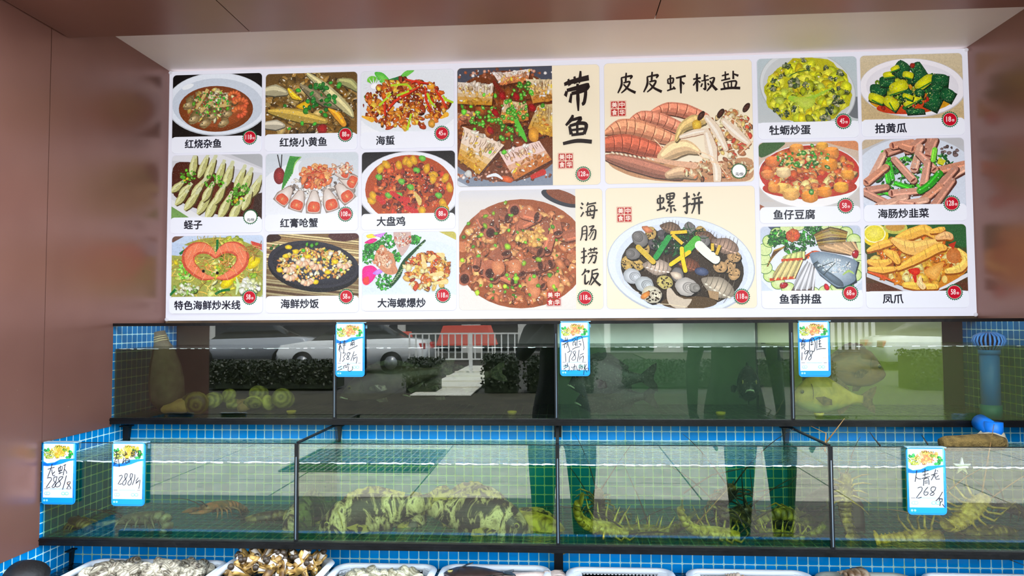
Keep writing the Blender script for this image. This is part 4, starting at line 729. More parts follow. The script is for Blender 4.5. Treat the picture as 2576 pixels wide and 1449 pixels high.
def d_chicken_feet(p):                # 1165,485 1015x650
    p.grad(1158, 480, 2185, 1145, (40, 90, 40), (90, 50, 34)); p.poly([(1700, 485), (2180, 485), (2180, 760), (1900, 600)], (30, 76, 40), (50, 110, 60))
    p.ell(1270, 590, 130, 110, (236, 206, 30)); p.ell(1262, 572, 112, 92, (246, 240, 190)); p.ell(1262, 572, 98, 80, (230, 214, 40), (244, 230, 110)); p.ell(1470, 520, 120, 60, (196, 196, 90)); p.ell(1470, 508, 96, 44, (200, 150, 70)); p.poly([(1165, 760), (1180, 780), (1180, 960), (1165, 960)], (200, 200, 206))
    p.poly([(1172, 960), (1640, 1145), (1540, 1145), (1172, 1000)], (206, 206, 214)); p.poly([(2180, 960), (2180, 1000), (1960, 1110), (1860, 1145), (1800, 1145)], (226, 226, 232)); p.poly([(1172, 940), (1400, 700), (2000, 700), (2180, 770), (2180, 960), (1840, 1145), (1640, 1145)], (190, 110, 30), (214, 140, 44))
    p.pile(1680, 860, 440, 230, 130, [(236, 170, 60), (222, 140, 40), (244, 196, 100), (200, 110, 30), (240, 206, 130), (190, 90, 30)], 30, 84, (.35, .8), 60, .5, .3)
    def toe(q, w, c=(240, 180, 76)):
        pts = [(q[i], q[i+1]) for i in range(0, len(q), 2)]; p.band([(x+6, y+18) for x, y in pts], w, (150, 80, 20)); p.band(pts, w, c); p.band([(x-4, y-w[i]*.2) for i, (x, y) in enumerate(pts)], [k*.35 for k in w], tint(c, 1.14))
        for i in range(1, len(pts)): x, y = pts[i]; p.band([(x-10, y-w[i]*.4), (x+6, y+w[i]*.3)], 6, tint(c, .78))
    toe((1490, 620, 1620, 580, 1760, 540, 1850, 600), [60, 110, 100, 60]); toe((1820, 560, 1900, 545, 1940, 535), [40, 60, 40]); toe((1190, 740, 1300, 690, 1420, 660), [30, 80, 60]); toe((1450, 640, 1560, 700, 1650, 720, 1780, 690, 1900, 660), [60, 130, 140, 110, 60], (240, 186, 100)); toe((1880, 620, 1960, 600, 2000, 610), [50, 80, 70], (236, 180, 120)); toe((1480, 920, 1620, 850, 1760, 780, 1880, 720, 1940, 720), [40, 80, 90, 90, 60]); toe((1380, 760, 1440, 790, 1480, 850), [60, 90, 60])
    toe((2080, 740, 2150, 830, 2090, 920, 1960, 950), [30, 70, 80, 50], (244, 200, 100)); p.ell(2030, 800, 70, 76, (196, 110, 50), (206, 130, 70)); p.poly([(1720, 940), (1950, 840), (1900, 960), (1850, 1050), (1760, 1000)], (222, 150, 60), (244, 190, 100)); toe((1200, 850, 1300, 870, 1400, 850), [50, 80, 50]); toe((1200, 920, 1330, 930, 1450, 920), [40, 70, 40]); toe((1540, 1080, 1660, 1090, 1850, 1100), [50, 80, 50], (240, 190, 80)); toe((1700, 1000, 1690, 1060, 1720, 1100), [20, 60, 60], (240, 206, 150))
    p.poly([(1560, 930), (1690, 910), (1700, 970), (1640, 1000)], (200, 30, 20), (226, 60, 40)); p.band([(1640, 990), (1650, 1060)], [40, 20], (200, 40, 30)); p.band([(1180, 950), (1300, 990), (1420, 1040)], [14, 30, 14], (220, 90, 40)); p.poly([(1980, 690), (2060, 660), (2030, 740)], (190, 50, 30)); p.ell(1935, 1030, 26, 36, (240, 210, 120))
# ------------------------------------------------------------------ backlit menu sign
SIGN = vcol('backlit_print', .3, .35, SIGN_E, .42)
def photo_mat():
    t = NT('backlit_photo_print'); a = t.n('VertexColor', layer_name='Col').outputs[0]; co = t.coord()
    sat = t.n('SeparateColor', {0: a}, mode='HSV').outputs[1]
    f = t.noise(co, 190, 6, .72, 1.4); g = t.noise(co, 420, 3, .6)
    k = t.ramp(f, [(.25, (.55, .5, .48, 1)), (.5, (1, 1, 1, 1)), (.75, (1.45, 1.42, 1.3, 1))])
    m = t.n('Mix', {0: t.math('MINIMUM', t.math('MULTIPLY', sat, 1.4), 1.), 6: a, 7: t.n('Mix', {0: 1., 6: a, 7: k}, data_type='RGBA', blend_type='MULTIPLY').outputs[2]}, data_type='RGBA').outputs[2]
    gl = t.math('MULTIPLY', t.math('MULTIPLY', t.ramp(g, [(.6, (0, 0, 0, 1)), (.72, (1, 1, 1, 1))]), sat), .4)
    m = t.mix(gl, m, (1, .93, .82, 1))
    return t.done(t.bsdf(t.mix(.58, m, (0, 0, 0, 1)), .3, 0, .35, None, 0, m, SIGN_E))
PHOTO = photo_mat()
SIGN_WHITE = (232, 232, 246); CARD = (238, 240, 252); CREAM = (243, 230, 205)
sign = thing('menu_sign', 'wide white backlit menu board of dish photographs above the fish tanks', 'sign', (1.25, .03, 0))
mb = MB(); mb.box(0, 2.5, 0, .055, 0, .8093, rgb(SIGN_WHITE))
for x, z in ((.004, .805), (2.496, .805), (.004, .004), (2.496, .004)): mb.sphere((x, -.0005, z), .006, rgb(206, 204, 214))
obj('light_box', mb, SIGN, sign, True)
mb = MB(); mb.box(-.0, 2.5, .0, .05, -.0105, -.0003); wood = obj('bottom_batten', mb, plain('worn_wood_batten', (92, 70, 48), .6, var=.4, vs=14), sign, True)
def sgn(u, v): p = at(u, v, 0); return p.x, p.z
def card_rect(tl, tr, br, bl):
    a, b, c, d = (sgn(*q) for q in (tl, tr, br, bl)); return (a[0]+d[0])/2, (d[1]+c[1])/2, (b[0]+c[0])/2, (a[1]+b[1])/2
def badge(mb, u, v, txt, unit, white, y):
    x, z = sgn(u, v); r = .0255
    pts = []
    for k in range(48): a = 2*PI*k/48; q = r if k % 2 == 0 else r*.86; pts.append((x+q*math.cos(a), y, z+q*math.sin(a)))
    mb.add(pts, [tuple(range(48))], rgb(24, 104, 66))
    for k, (q, c) in enumerate(((.795, (244, 226, 220)), (.755, (250, 250, 252) if white else (196, 12, 40)))):
        mb.add([(x+r*q*math.cos(2*PI*i/40), y-.0001*(k+1), z+r*q*math.sin(2*PI*i/40)) for i in range(40)], [tuple(range(40))], rgb(c))
    if white: put_text(mb, unit, x+.001, z-.0095, y-.0004, .01, (30, 40, 50), .02, width=.024)
    else:
        n = len(txt); w = .0068*n
        put_text(mb, txt, x-.0035, z+.0008, y-.0004, .02, (250, 236, 236), .01, width=w, h=.0155)
        put_text(mb, unit, x+w/2+.0025, z-.003, y-.0004, .008, (250, 226, 226), .02, width=.0078)
def seal(mb, x0, z0, x1, z1, y):
    g = (x1-x0)*.03; xm, zm = (x0+x1)/2, (z0+z1)/2
    R = random.Random(5)
    for ch, a, b, c, d in (('美', x0, zm+g, xm-g, z1), ('中', xm+g, zm+g, x1, z1), ('食', x0, z0, xm-g, zm-g), ('华', xm+g, z0, x1, zm-g)):
        mb.add([(px, y, pz) for px, pz in rrect(a, b, c, d, (c-a)*.12)], [tuple(range(28))], rgb(186, 44, 44))
        put_text(mb, ch, (a+c)/2, (b+d)/2, y-.0003, c-a, (250, 226, 214), .02, width=(c-a)*.76, h=(d-b)*.78)
    f = (x1-x0)*.05                     # broken outer line of the stamp
    for (a, b, c, d) in ((x0-f, z0-f, x1+f, z0-f*.6), (x0-f, z1+f*.6, x1+f, z1+f), (x0-f, z0-f, x0-f*.6, z1+f), (x1+f*.6, z0-f, x1+f, z1+f)):
        mb.add([(a, y, b), (c, y, b), (c, y, d), (a, y, d)], [(0, 1, 2, 3)], rgb(200, 80, 74))
def dish_card(label, tl, tr, br, bl, frame, draw, seed, price, cap=None, capv=None, unit='份', white=False, big=None, cream=False):
    x0, z0, x1, z1 = card_rect(tl, tr, br, bl); y = -.0008
    L = sign.location
    r = .0125
    c = obj('dish_card', *_card(x0, z0, x1, z1, r, CREAM if cream else CARD, y), sign, True); c['label'] = label
    zc = (sgn(*capv[0])[1]+sgn(*capv[1])[1])/2 if capv else z0
    px1 = big if big else x1
    if cream: ol = rrect(x0+.0006, z0+.0006, px1-.0006, z1-.0006, r, (1, px1 == x1, px1 == x1, 1))
    else: ol = rrect(x0+.0004, zc-.012, px1-.0004, z1-.0004, r, (0, 0, 1, 1))
    fx, fy, fw, fh = frame
    pic = Pic(x0, zc if not cream else z0, px1, z1, fx, fy, fw, fh, ol, seed)
    draw(pic)
    pic.mb.v = [(a-L.x, b-L.y+y-.0003, d-L.z) for a, b, d in pic.mb.v]
    o = obj('dish_photo', pic.mb, PHOTO, c)
    yb = y-.0007-pic.k*Pic.STEP
    if not cream:
        mb = MB(); zt = zc
        mb.add([(a, yb, b) for a, b in rrect(x0+.0003, z0+.0003, x1-.0003, zt, r)], [tuple(range(28))], rgb(CARD))
        obj('caption_strip', mbs(mb, L), SIGN, c)
        mb = MB(); u, v, w = cap[1:]; x, z = sgn(u, v); xa, _ = sgn(u-w/2, v); xb, _ = sgn(u+w/2, v)
        put_text(mb, cap[0], x, z, yb-.0003, 0.024, (26, 28, 44), .026, width=xb-xa)
        obj('caption', mbs(mb, L), SIGN, c)
    mb = MB(); badge(mb, *price, unit, white, yb-.0006); obj('price_badge', mbs(mb, L), SIGN, c)
    return c, yb
def mbs(mb, L): mb.v = [(a-L.x, b-L.y, d-L.z) for a, b, d in mb.v]; return mb
def _card(x0, z0, x1, z1, r, col, y):
    mb = MB(); e = .0007
    mb.add([(a, y+.0003, b) for a, b in rrect(x0-e, z0-e, x1+e, z1+e, r+e)], [tuple(range(28))], rgb(190, 190, 206))
    mb.add([(a, y, b) for a, b in rrect(x0, z0, x1, z1, r)], [tuple(range(28))], rgb(col))
    return mb, SIGN
def q4(l, t0, r, t1, b1, b0, lb=None, rb=None): return (l, t0), (r, t1), (rb or r, b1), (lb or l, b0)
C = dish_card
C('mixed small fish and prawns in brown sauce, 118', *q4(434, 188, 659, 185, 381, 387), (155, 130, 1020, 700), d_mixed_fish, 1, (629.5, 346, '118'), ('红烧杂鱼', 512, 362, 91), ((434, 345), (659, 341)))
C('braised yellow croaker with scallions, 88', *q4(668, 186, 899, 181, 376, 381), (1213, 95, 1047, 705), d_yellow_croaker, 2, (870, 339, '88'), ('红烧小黄鱼', 764, 358, 118), ((668, 339), (899, 334)))
C('orange jellyfish salad with carrot strips, 45', *q4(908, 180, 1142, 174, 371, 375), (130, 75, 1055, 710), d_jellyfish, 3, (1112, 336, '45'), ('海蜇', 970, 354, 46), ((909, 333), (1142, 330)))
C('pale razor clams in dark sauce, no price', *q4(432, 392, 660, 387, 584, 589), (145, 1040, 1035, 712), d_razor_clams, 4, (632, 546, ''), ('蛏子', 488, 566, 45), ((432, 549), (660, 544)), '元/份', True)
C('raw crab with red roe and cucumber fan, 108', *q4(668, 386, 901, 384, 580, 583), (1215, 1020, 1055, 700), d_red_crab, 5, (870, 539, '108'), ('红膏呛蟹', 753, 561, 94), ((668, 541), (901, 538)))
C('red chicken stew on a white plate, 88', *q4(910, 383, 1145, 379, 576, 579), (135, 1000, 1065, 707), d_big_plate_chicken, 6, (1112, 538, '88'), ('大盘鸡', 984, 557, 71), ((910, 539), (1145, 535)))
C('fried rice noodles with two prawns in a heart, 58', *q4(431.6, 595, 662, 591, 787, 790), (143, 512, 1045, 696), d_rice_noodles, 7, (632, 748, '58'), ('特色海鲜炒米线', 526, 768, 165), ((432, 748), (662, 745)))
C('seafood fried rice in a black pan, 58', *q4(670, 589, 903, 587, 786, 788), (1222, 490, 1058, 707), d_fried_rice, 8, (872, 746, '58'), ('海鲜炒饭', 755, 764, 95), ((670, 746), (903, 743)))
C('stir fried sea snail with parsley and orchid, 118', *q4(911.5, 584, 1148, 583, 780, 783), (143, 467, 1072, 715), d_fried_whelk, 9, (1115, 743, '118'), ('大海螺爆炒', 1011, 762, 120), ((911, 743), (1148, 739)), '斤')
def crop5(x, y): return sgn(1380+x/4.261, 130+y/4.261)
def crop6(x, y): return sgn(1380+x/4.261, 460+y/4.261)
HZ = dict(
 dai=S("2,33,6 30,27,8 98,18,10", "18,20,5 24,36,9", "42,14,6 46,32,9", "66,1,5 64,18,9 58,30,7", "12,50,7 6,62,9", "12,48,6 55,42,8 96,37,9 84,50,5", "30,56,6 24,78,9", "30,56,6 60,52,7 84,49,9 80,76,9 70,83,5", "54,32,7 55,70,10 56,99,4"),
 yu=S("36,2,5 30,16,9 12,34,5", "32,18,6 62,12,8 50,28,7", "24,36,6 30,62,9", "24,36,6 60,28,8 80,34,9 72,62,8", "50,32,6 50,62,6", "30,49,5 72,45,6", "30,64,6 72,60,7", "2,90,7 50,82,9 98,86,9"),
 pi=S("22,26,5 78,18,8 70,32,6", "24,26,6 24,60,9 4,98,5", "50,2,6 48,24,8 46,48,7", "34,50,5 68,46,7 50,76,8 22,98,4", "34,56,5 60,80,8 98,98,10"),
 xia=S("6,28,5 8,50,7", "6,28,5 34,24,6 32,46,7", "8,50,5 34,46,6", "20,8,6 20,80,7", "2,84,5 40,72,7", "34,64,5 44,78,7", "48,24,6 98,14,8", "72,22,7 72,60,9 72,99,5", "76,42,5 90,54,9"),
 jiao=S("2,34,6 34,28,7", "18,6,6 18,60,8 18,97,5", "18,38,5 2,66,5", "20,40,4 32,52,7", "50,10,5 50,38,7", "50,22,4 66,18,6", "36,44,5 68,38,6", "52,44,5 52,86,7 44,80,4", "40,56,5 34,74,5", "62,56,5 68,66,6", "70,34,5 90,30,6 78,66,8 58,96,4", "72,44,4 84,70,8 100,92,10"),
 yan=S("8,26,5 44,18,7", "26,4,5 26,44,7", "4,50,5 50,40,7", "66,2,6 66,44,8", "68,18,5 92,28,9", "16,62,5 22,88,7", "16,62,5 78,54,7 74,86,7", "38,60,5 40,86,6", "56,58,5 56,86,6", "0,94,7 50,88,9 100,90,10"),
 luo=S("6,28,5 8,50,7", "6,28,5 36,24,6 34,46,7", "8,50,5 34,46,6", "20,8,6 20,80,7", "2,84,5 42,72,7", "34,64,5 44,78,7", "52,6,5 56,30,7", "52,6,5 90,2,7 86,28,7", "54,17,4 88,14,5", "70,5,4 70,28,5", "56,31,5 86,28,6", "74,34,5 58,46,6 80,48,5", "86,42,5 62,62,6 94,62,5", "74,62,6 74,98,6", "60,76,5 50,90,6", "86,74,5 98,88,8"),
 pin=S("4,30,5 36,22,7", "22,4,6 22,60,8 20,94,6 10,86,4", "2,66,5 40,52,6", "54,10,5 62,22,7", "84,4,6 74,20,6", "46,34,5 94,26,7", "40,56,6 100,48,8", "60,34,6 58,64,7 44,96,4", "80,30,6 80,60,8 80,100,5"),
 hai=S("8,6,6 18,18,8", "2,30,5 14,40,8", "4,84,5 20,58,7", "46,4,6 38,24,6", "42,16,5 90,8,7", "44,32,5 40,76,7", "44,32,5 80,26,6 74,90,7 64,86,4", "30,58,6 98,48,7", "56,38,5 60,50,6", "54,62,5 58,74,6", "38,78,5 78,74,6"),
 chang=S("14,12,6 12,60,7 2,94,4", "14,12,5 40,8,6 38,88,7 30,84,4", "16,34,4 38,30,5", "16,54,4 38,50,5", "54,10,5 84,4,7 64,32,6 94,30,7 88,80,8 74,90,4", "70,36,5 50,66,4", "82,38,5 58,86,4"),
 lao=S("4,30,5 34,22,7", "20,4,6 20,60,8 18,94,6 8,86,4", "2,66,5 38,52,6", "46,18,5 96,10,7", "58,6,5 60,28,6", "82,2,5 76,26,6", "46,36,5 44,46,7", "48,36,5 94,32,6 88,44,5", "50,58,5 88,52,6 80,92,8 70,88,4", "70,44,6 62,70,6 44,98,4"),
 fan=S("24,4,6 18,24,7 4,40,4", "20,20,5 42,16,7 36,28,4", "22,36,5 22,88,8 42,72,4", "88,6,5 56,16,7", "58,16,5 56,52,7 42,94,4", "58,36,5 88,32,7 72,66,7 50,96,4", "60,48,5 76,74,8 100,98,10"))
def big_card(label, quad, frame, draw, seed, price, chars, crop, sl, unit='份', white=False, big=None):
    c, yb = dish_card(label, *quad, frame, draw, seed, price, None, None, unit, white, big, True)
    mb = MB()
    for ch, xa, ya, xb, yc in chars:
        (xl, zt), (xr, zb) = crop(xa, ya), crop(xb, yc); brush(mb, HZ[ch], xl, zt, xr-xl, yb-.0004, (36, 26, 26), 1.4, (zt-zb)/(xr-xl))
    obj('caption', mbs(mb, sign.location), SIGN, c)
    mb = MB(); (xl, zt), (xr, zb) = crop(sl[0], sl[1]), crop(sl[2], sl[3]); seal(mb, xl, zb, xr, zt, yb-.0004); obj('red_seal', mbs(mb, sign.location), SIGN, c)
big_card('braised hairtail fish steaks on a large cream card, 128', q4(1149, 171, 1508, 163, 464, 471, 1152, 1510), (1220, 38, 1092, 1370), d_hairtail, 10, (1467, 439, '128'), (('dai', 160, 215, 440, 645), ('yu', 145, 680, 470, 1020)), crop5, (108, 1100, 258, 1250), big=sgn(1390, 300)[0])
big_card('spiced mantis shrimps on a large cream card, no price', q4(1520, 160, 1891, 150, 456, 464, 1522, 1896), (597, 107, 1597, 1300), d_mantis_shrimp, 11, (1858, 431, ''), (('pi', 730, 230, 935, 450), ('pi', 1005, 220, 1215, 440), ('xia', 1260, 240, 1475, 455), ('jiao', 1540, 230, 1800, 435), ('yan', 1835, 210, 2050, 418)), crop5, (668, 541, 822, 691), '元/份', True)
big_card('sea sausage stew heaped on a large cream card, 118', q4(1154, 480, 1514, 475, 777, 781, 1156, 1519), (1240, -5, 1345, 1360), d_sea_sausage_rice, 12, (1472, 749, '118'), (('hai', 335, 205, 530, 395), ('chang', 335, 460, 515, 630), ('lao', 340, 690, 530, 870), ('fan', 345, 915, 555, 1105)), crop6, (-15, 1168, 127, 1313), big=sgn(1449, 630)[0])
big_card('bowl of assorted sea snails on a large cream card, 118', q4(1523, 475, 1899, 466, 774, 778, 1527, 1903), (612, 45, 1613, 1307), d_whelk_platter, 13, (1865, 746, '118'), (('luo', 1150, 115, 1365, 330), ('pin', 1430, 95, 1655, 340)), crop6, (736, 268, 885, 417))
C('yellow oyster omelette on a white plate, 45', *q4(1904, 147, 2156, 143, 346, 350, 1907, 2158), (95, 181, 1015, 652), d_oyster_omelette, 14, (2120, 306, '45'), ('牡蛎炒蛋', 1986, 328, 103), ((1904, 309), (2156, 305)))
C('smashed green cucumber on an oval plate, 18', *q4(2164, 142, 2421, 132, 338, 346, 2167, 2425), (1145, 149, 1040, 655), d_cucumber, 15, (2388, 301, '18'), ('拍黄瓜', 2240, 323, 79), ((2164, 302), (2423, 296)))
C('tofu cubes in red broth, 58', *q4(1908, 359, 2160, 354, 559, 562, 1911, 2163), (112, 1032, 1018, 745), d_fish_tofu, 16, (2126, 518, '58'), ('鱼仔豆腐', 1997, 540, 104), ((1909, 523), (2161, 517)))
C('pink sea sausage tubes with green leeks, 128', *q4(2169, 352, 2425, 346, 555, 559, 2172, 2430), (1165, 1003, 1035, 740), d_sea_sausage_leek, 17, (2392, 512, '128'), ('海肠炒韭菜', 2271, 537, 127), ((2169, 517), (2427, 512)))
C('dried fish platter with a carrot rose, 68', *q4(1912, 570, 2166, 568, 774, 777, 1917, 2168), (130, 505, 990, 635), d_fish_platter, 18, (2137, 737, '68'), ('鱼香拼盘', 2012, 752, 104), ((1913, 732), (2166, 730)))
C('golden chicken feet with lemon, 58', *q4(2175, 568, 2431, 562.5, 772, 777, 2178, 2435), (1162, 490, 1003, 652), d_chicken_feet, 19, (2399, 735, '58'), ('凤爪', 2245, 752, 51), ((2176, 734), (2433, 730)))
# ------------------------------------------------------------------ handwritten price tags
TAGM = vcol('printed_tag', .35, .4)
ACR = plain('clear_acrylic_edge', (150, 196, 220), .15, spec=.6)
def H(s): return [[tuple(float(k) for k in q.split(',')) for q in st.split()] for st in s.split('|')]
def price_tag(label, tl, tr, bl, Y, frame, warm, writing, extra=True):
    a, b, c = at(*tl, Y), at(*tr, Y), at(*bl, Y)
    x0, x1, z1, z0 = a.x, b.x, (a.z+b.z)/2, c.z
    t = thing('price_tag', label, 'price tag', ((x0+x1)/2, Y, z0), group='hanging price tags')
    L = t.location; r = .009
    mb = MB(); pts = rrect(x0, z0, x1, z1, r); mb.prism([(p, Y, q) for p, q in pts], (0, -.002, 0), rgb(20, 150, 240)); obj('card', mbs(mb, L), TAGM, t)
    mb = MB(); mb.box(x0+.002, x1+.003, Y-.002, Y+.014, z1-.0008, z1+.0014); mb.box(x1-.001, x1+.0035, Y+.010, Y+.0115, z1-.016, z1); obj('hook', mbs(mb, L), ACR, t)
    p = Pic(x0, z0, x1, z1, 45, 100, 700, 1250, None, 3)
    p.cl = None
    p.grad(62, 120, 724, 1320, (120, 206, 252), (0, 104, 224))
    p.poly([(78, 122), (694, 122), (694, 1212), (78, 1212)], (238, 242, 252))
    p.grad(78, 122, 694, 470, (214, 240, 252), (232, 244, 254))
    p.poly([(62, 470), (150, 520), (300, 500), (420, 440), (540, 430), (724, 420), (724, 455), (600, 475), (450, 530), (300, 565), (160, 580), (62, 570)], (20, 150, 232)); p.poly([(62, 500), (200, 540), (400, 480), (330, 545), (160, 575), (62, 570)], (0, 108, 206))
    W = [(255, 150, 96), (250, 122, 76), (255, 176, 120), (240, 190, 90)] if not warm else [(252, 190, 60), (250, 170, 70), (255, 210, 110), (236, 206, 70)]
    p.pile(430, 285, 230, 110, 60, W, 26, 60, (.4, .8), 0, .5, .1); p.pile(190, 340, 100, 80, 30, [(196, 206, 80), (150, 176, 60), (222, 222, 140), (110, 130, 40)], 20, 46, (.3, .7))
    p.pile(130, 245, 60, 30, 10, [(50, 170, 80), (30, 130, 60)], 16, 34); p.pile(640, 330, 40, 70, 12, [(40, 180, 70), (20, 140, 60)], 18, 40); p.pile(590, 395, 60, 20, 8, [(30, 190, 80)], 16, 30); p.pile(520, 240, 50, 30, 6, [(120, 160, 50)], 14, 30)
    for k in range(6): p.band([(320+k*40, 160), (340+k*40, 190)], 8, (40, 50, 30))
    for y, cc in ((778, (190, 196, 210)), (1062, (190, 206, 216))):
        for k in range(9): p.poly([(90+k*64, y), (120+k*64, y), (120+k*64, y+5), (90+k*64, y+5)], cc)
    for xa, xb, cc in ((100, 180, (60, 64, 80)), (210, 560, (120, 180, 220)), (590, 660, (60, 64, 80))): p.poly([(xa, 1030), (xb, 1030), (xb, 1038), (xa, 1038)], cc)
    for x in (120, 600, 640): p.ell(x, 920, 12, 14, (246, 196, 170))
    for x, cc in ((150, (150, 206, 236)), (195, (150, 206, 236)), (505, (130, 222, 190)), (580, (130, 222, 190))): p.ell(x, 1125, 40, 34, cc); p.ell(x, 1125, 26, 20, (236, 244, 252))
    p.poly([(62, 1212), (724, 1212), (724, 1320), (62, 1320)], (0, 150, 240))
    for x in (92, 146): p.ell(x+22, 1266, 22, 22, (170, 220, 250), None, 0, 6); p.ell(x+22, 1262, 9, 9, (90, 190, 246), None, 0, 6)
    p.mb.v = [(x-L.x, y+Y-.0024-L.y, z-L.z) for x, y, z in p.mb.v]
    obj('printed_face', p.mb, TAGM, t)
    yh = Y-.0026-p.k*Pic.STEP
    q = Pic(x0, z0, x1, z1, *frame, None, 4); q.mb = MB()
    for st in H(writing): q.band(st, frame[2]*.02, (24, 26, 34))
    q.mb.v = [(x-L.x, y+yh-L.y, z-L.z) for x, y, z in q.mb.v]
    obj('handwriting', q.mb, TAGM, t)
    return t
YA, YB = YT1-.004, YT2-.004
price_tag('price tag handwritten 138 hanging on the upper tank of bass', (845, 812), (918, 812), (849, 948), YA-.004, (45, 100, 700, 1250), False,
 '110,600 200,570|165,520 150,780|150,620 125,740|160,610 215,720|220,540 300,540|265,500 255,570|210,590 310,575|220,630 300,610|260,560 245,800|465,490 430,550|455,510 500,510 480,560|420,570 410,640|420,570 500,555 490,630|455,560 450,640|415,605 490,595|360,725 480,670 580,625|180,770 160,1000|215,800 300,805 235,900 270,930 210,1000|405,800 350,790 330,850 380,920 350,950 310,930 370,860 405,790|500,760 420,980|480,870 560,830|490,890 480,980|500,930 570,880 550,1040|110,1140 200,1105|95,1210 215,1160|250,1100 250,1160|250,1100 310,1080 290,1140|360,1030 330,1080|330,1080 400,1060|310,1130 370,1110 350,1190 390,1220 460,1180 455,1100')
price_tag('price tag handwritten 178 hanging on the tank of black sea bream', (1408, 809), (1483, 809), (1411, 946), YA-.004, (70, 75, 690, 1265), False,
 '130,540 260,500|200,440 190,520|240,450 230,520|120,620 270,540|170,590 180,690|170,600 240,590 220,680|250,560 300,770|350,510 420,460 430,500 370,560 375,640|390,560 440,550 430,650|395,600 435,595|470,450 465,640|470,450 560,410 600,500 625,690 605,740|500,540 550,530|510,600 560,590 540,640|350,725 430,680 530,655|195,800 205,1010|240,795 350,750 290,900 280,1020|430,750 370,790 420,860 430,940 370,970 340,940 400,860 440,770|515,730 470,1010|530,850 620,810|530,870 525,970|540,930 600,870 610,900 595,1025|150,1110 260,1080|190,1060 200,1120|240,1030 230,1120|150,1180 270,1100 280,1190 250,1220|180,1190 200,1220|330,1120 350,1150|340,1200 330,1220|400,1060 410,1200|370,1120 380,1210|380,1130 440,1100 460,1190 540,1210|520,1070 510,1200|550,1060 545,1180|560,1120 590,1100 570,1190|640,1060 610,1310|680,1060 640,1160 690,1250|650,1180 710,1150 720,1230')
price_tag('price tag handwritten 198 hanging on the upper right tank', (2006, 808), (2086, 808), (2007, 948), YA-.004, (90, 50, 735, 1290), False,
 '165,500 260,470|210,440 190,520|165,530 160,620|165,540 240,510 230,620|175,570 220,560|170,600 220,590|150,660 240,620|190,660 160,700|210,650 240,720|345,740 350,520 390,440 440,440 480,560 460,720 430,760|380,490 420,470|400,470 395,550|380,550 430,530|370,590 440,580|400,560 395,610|490,470 560,430 600,430 570,480|520,490 510,690|560,520 610,500|580,480 580,650|550,580 620,570|560,640 630,640|500,715 600,685 720,685|170,770 160,955|320,735 260,730 220,800 270,800 325,730 240,950|430,750 360,740 345,800 380,850 370,920 330,950 320,900 390,820 420,740')
price_tag('leftmost lower price tag, handwritten 288, beside the left wall', (109, 1113), (193, 1113), (108, 1268), YB-.006, (135, 150, 610, 1135), True,
 '245,640 370,600|325,540 300,640 250,780|320,640 340,750 385,745|380,680 340,720|440,610 450,690|440,620 510,580 500,670|475,570 470,720|445,720 520,690|450,670 500,655|530,570 580,545|560,560 530,750|555,640 590,680 590,720|235,800 300,790 320,830 225,975 300,965|420,780 370,780 360,850 410,900 370,970 330,960 400,860 420,770|530,770 470,780 450,830 490,900 460,950 410,960 390,920 480,840 530,780|590,750 560,880 525,1010|605,880 615,920|605,880 660,860 650,910 610,915|640,920 600,1000|645,930 680,990')
price_tag('lower price tag handwritten 288 with writing over its picture, in front of the grey lobster', (284, 1113), (367, 1113), (282, 1272), YB-.006, (1385, 150, 625, 1170), True,
 '1440,330 1520,305|1480,290 1475,420|1430,380 1530,360|1420,440 1545,410|1450,460 1440,560|1450,460 1510,450 1530,600|1460,500 1500,490|1455,530 1500,525|1600,350 1610,390 1670,370|1640,300 1640,380|1660,330 1675,380|1620,430 1590,540|1590,540 1660,450 1720,460 1720,520|1650,480 1650,520|1650,480 1700,475 1695,520 1650,525|1800,270 1750,350|1790,300 1840,290 1810,340|1760,340 1750,430|1760,345 1820,335 1820,430|1790,340 1785,420|1760,385 1815,375|1860,300 1840,350|1860,310 1930,290 1930,380 1900,400|1870,340 1900,335 1870,380 1900,380|1530,770 1580,750 1590,790 1515,915 1590,905|1690,730 1650,720 1640,790 1670,850 1650,920 1610,930 1605,880 1670,800 1690,730|1790,730 1750,720 1740,790 1770,850 1750,920 1710,930 1705,880 1770,800 1790,730|1830,730 1830,800 1785,930|1895,790 1850,860|1850,880 1900,860|1880,860 1850,910|1880,880 1930,830 1910,1000')
price_tag('price tag handwritten 268 hanging on the lower right tank', (2278, 1126), (2376, 1126), (2281, 1294), YB-.006, (1125, 300, 353, 600), False,
 '1215,500 1195,605|1205,560 1220,575 1250,578|1260,520 1320,500|1290,485 1285,560|1265,545 1320,530|1255,575 1330,555|1275,580 1270,640|1275,580 1315,570 1320,630|1280,600 1310,595|1280,615 1310,612|1340,545 1400,525|1385,490 1370,540 1340,590|1375,540 1385,580 1420,575|1410,545 1385,565|1395,500 1405,510|1215,660 1250,650 1255,680 1200,750 1250,740|1310,650 1275,690 1275,720 1300,720 1310,695 1280,695|1375,650 1345,650 1335,680 1365,705 1345,725 1325,715 1370,680 1380,650|1440,690 1410,740 1375,775|1405,755 1440,755|1410,750 1410,775|1435,755 1430,780 1410,780|1420,780 1410,820|1435,800 1450,825')
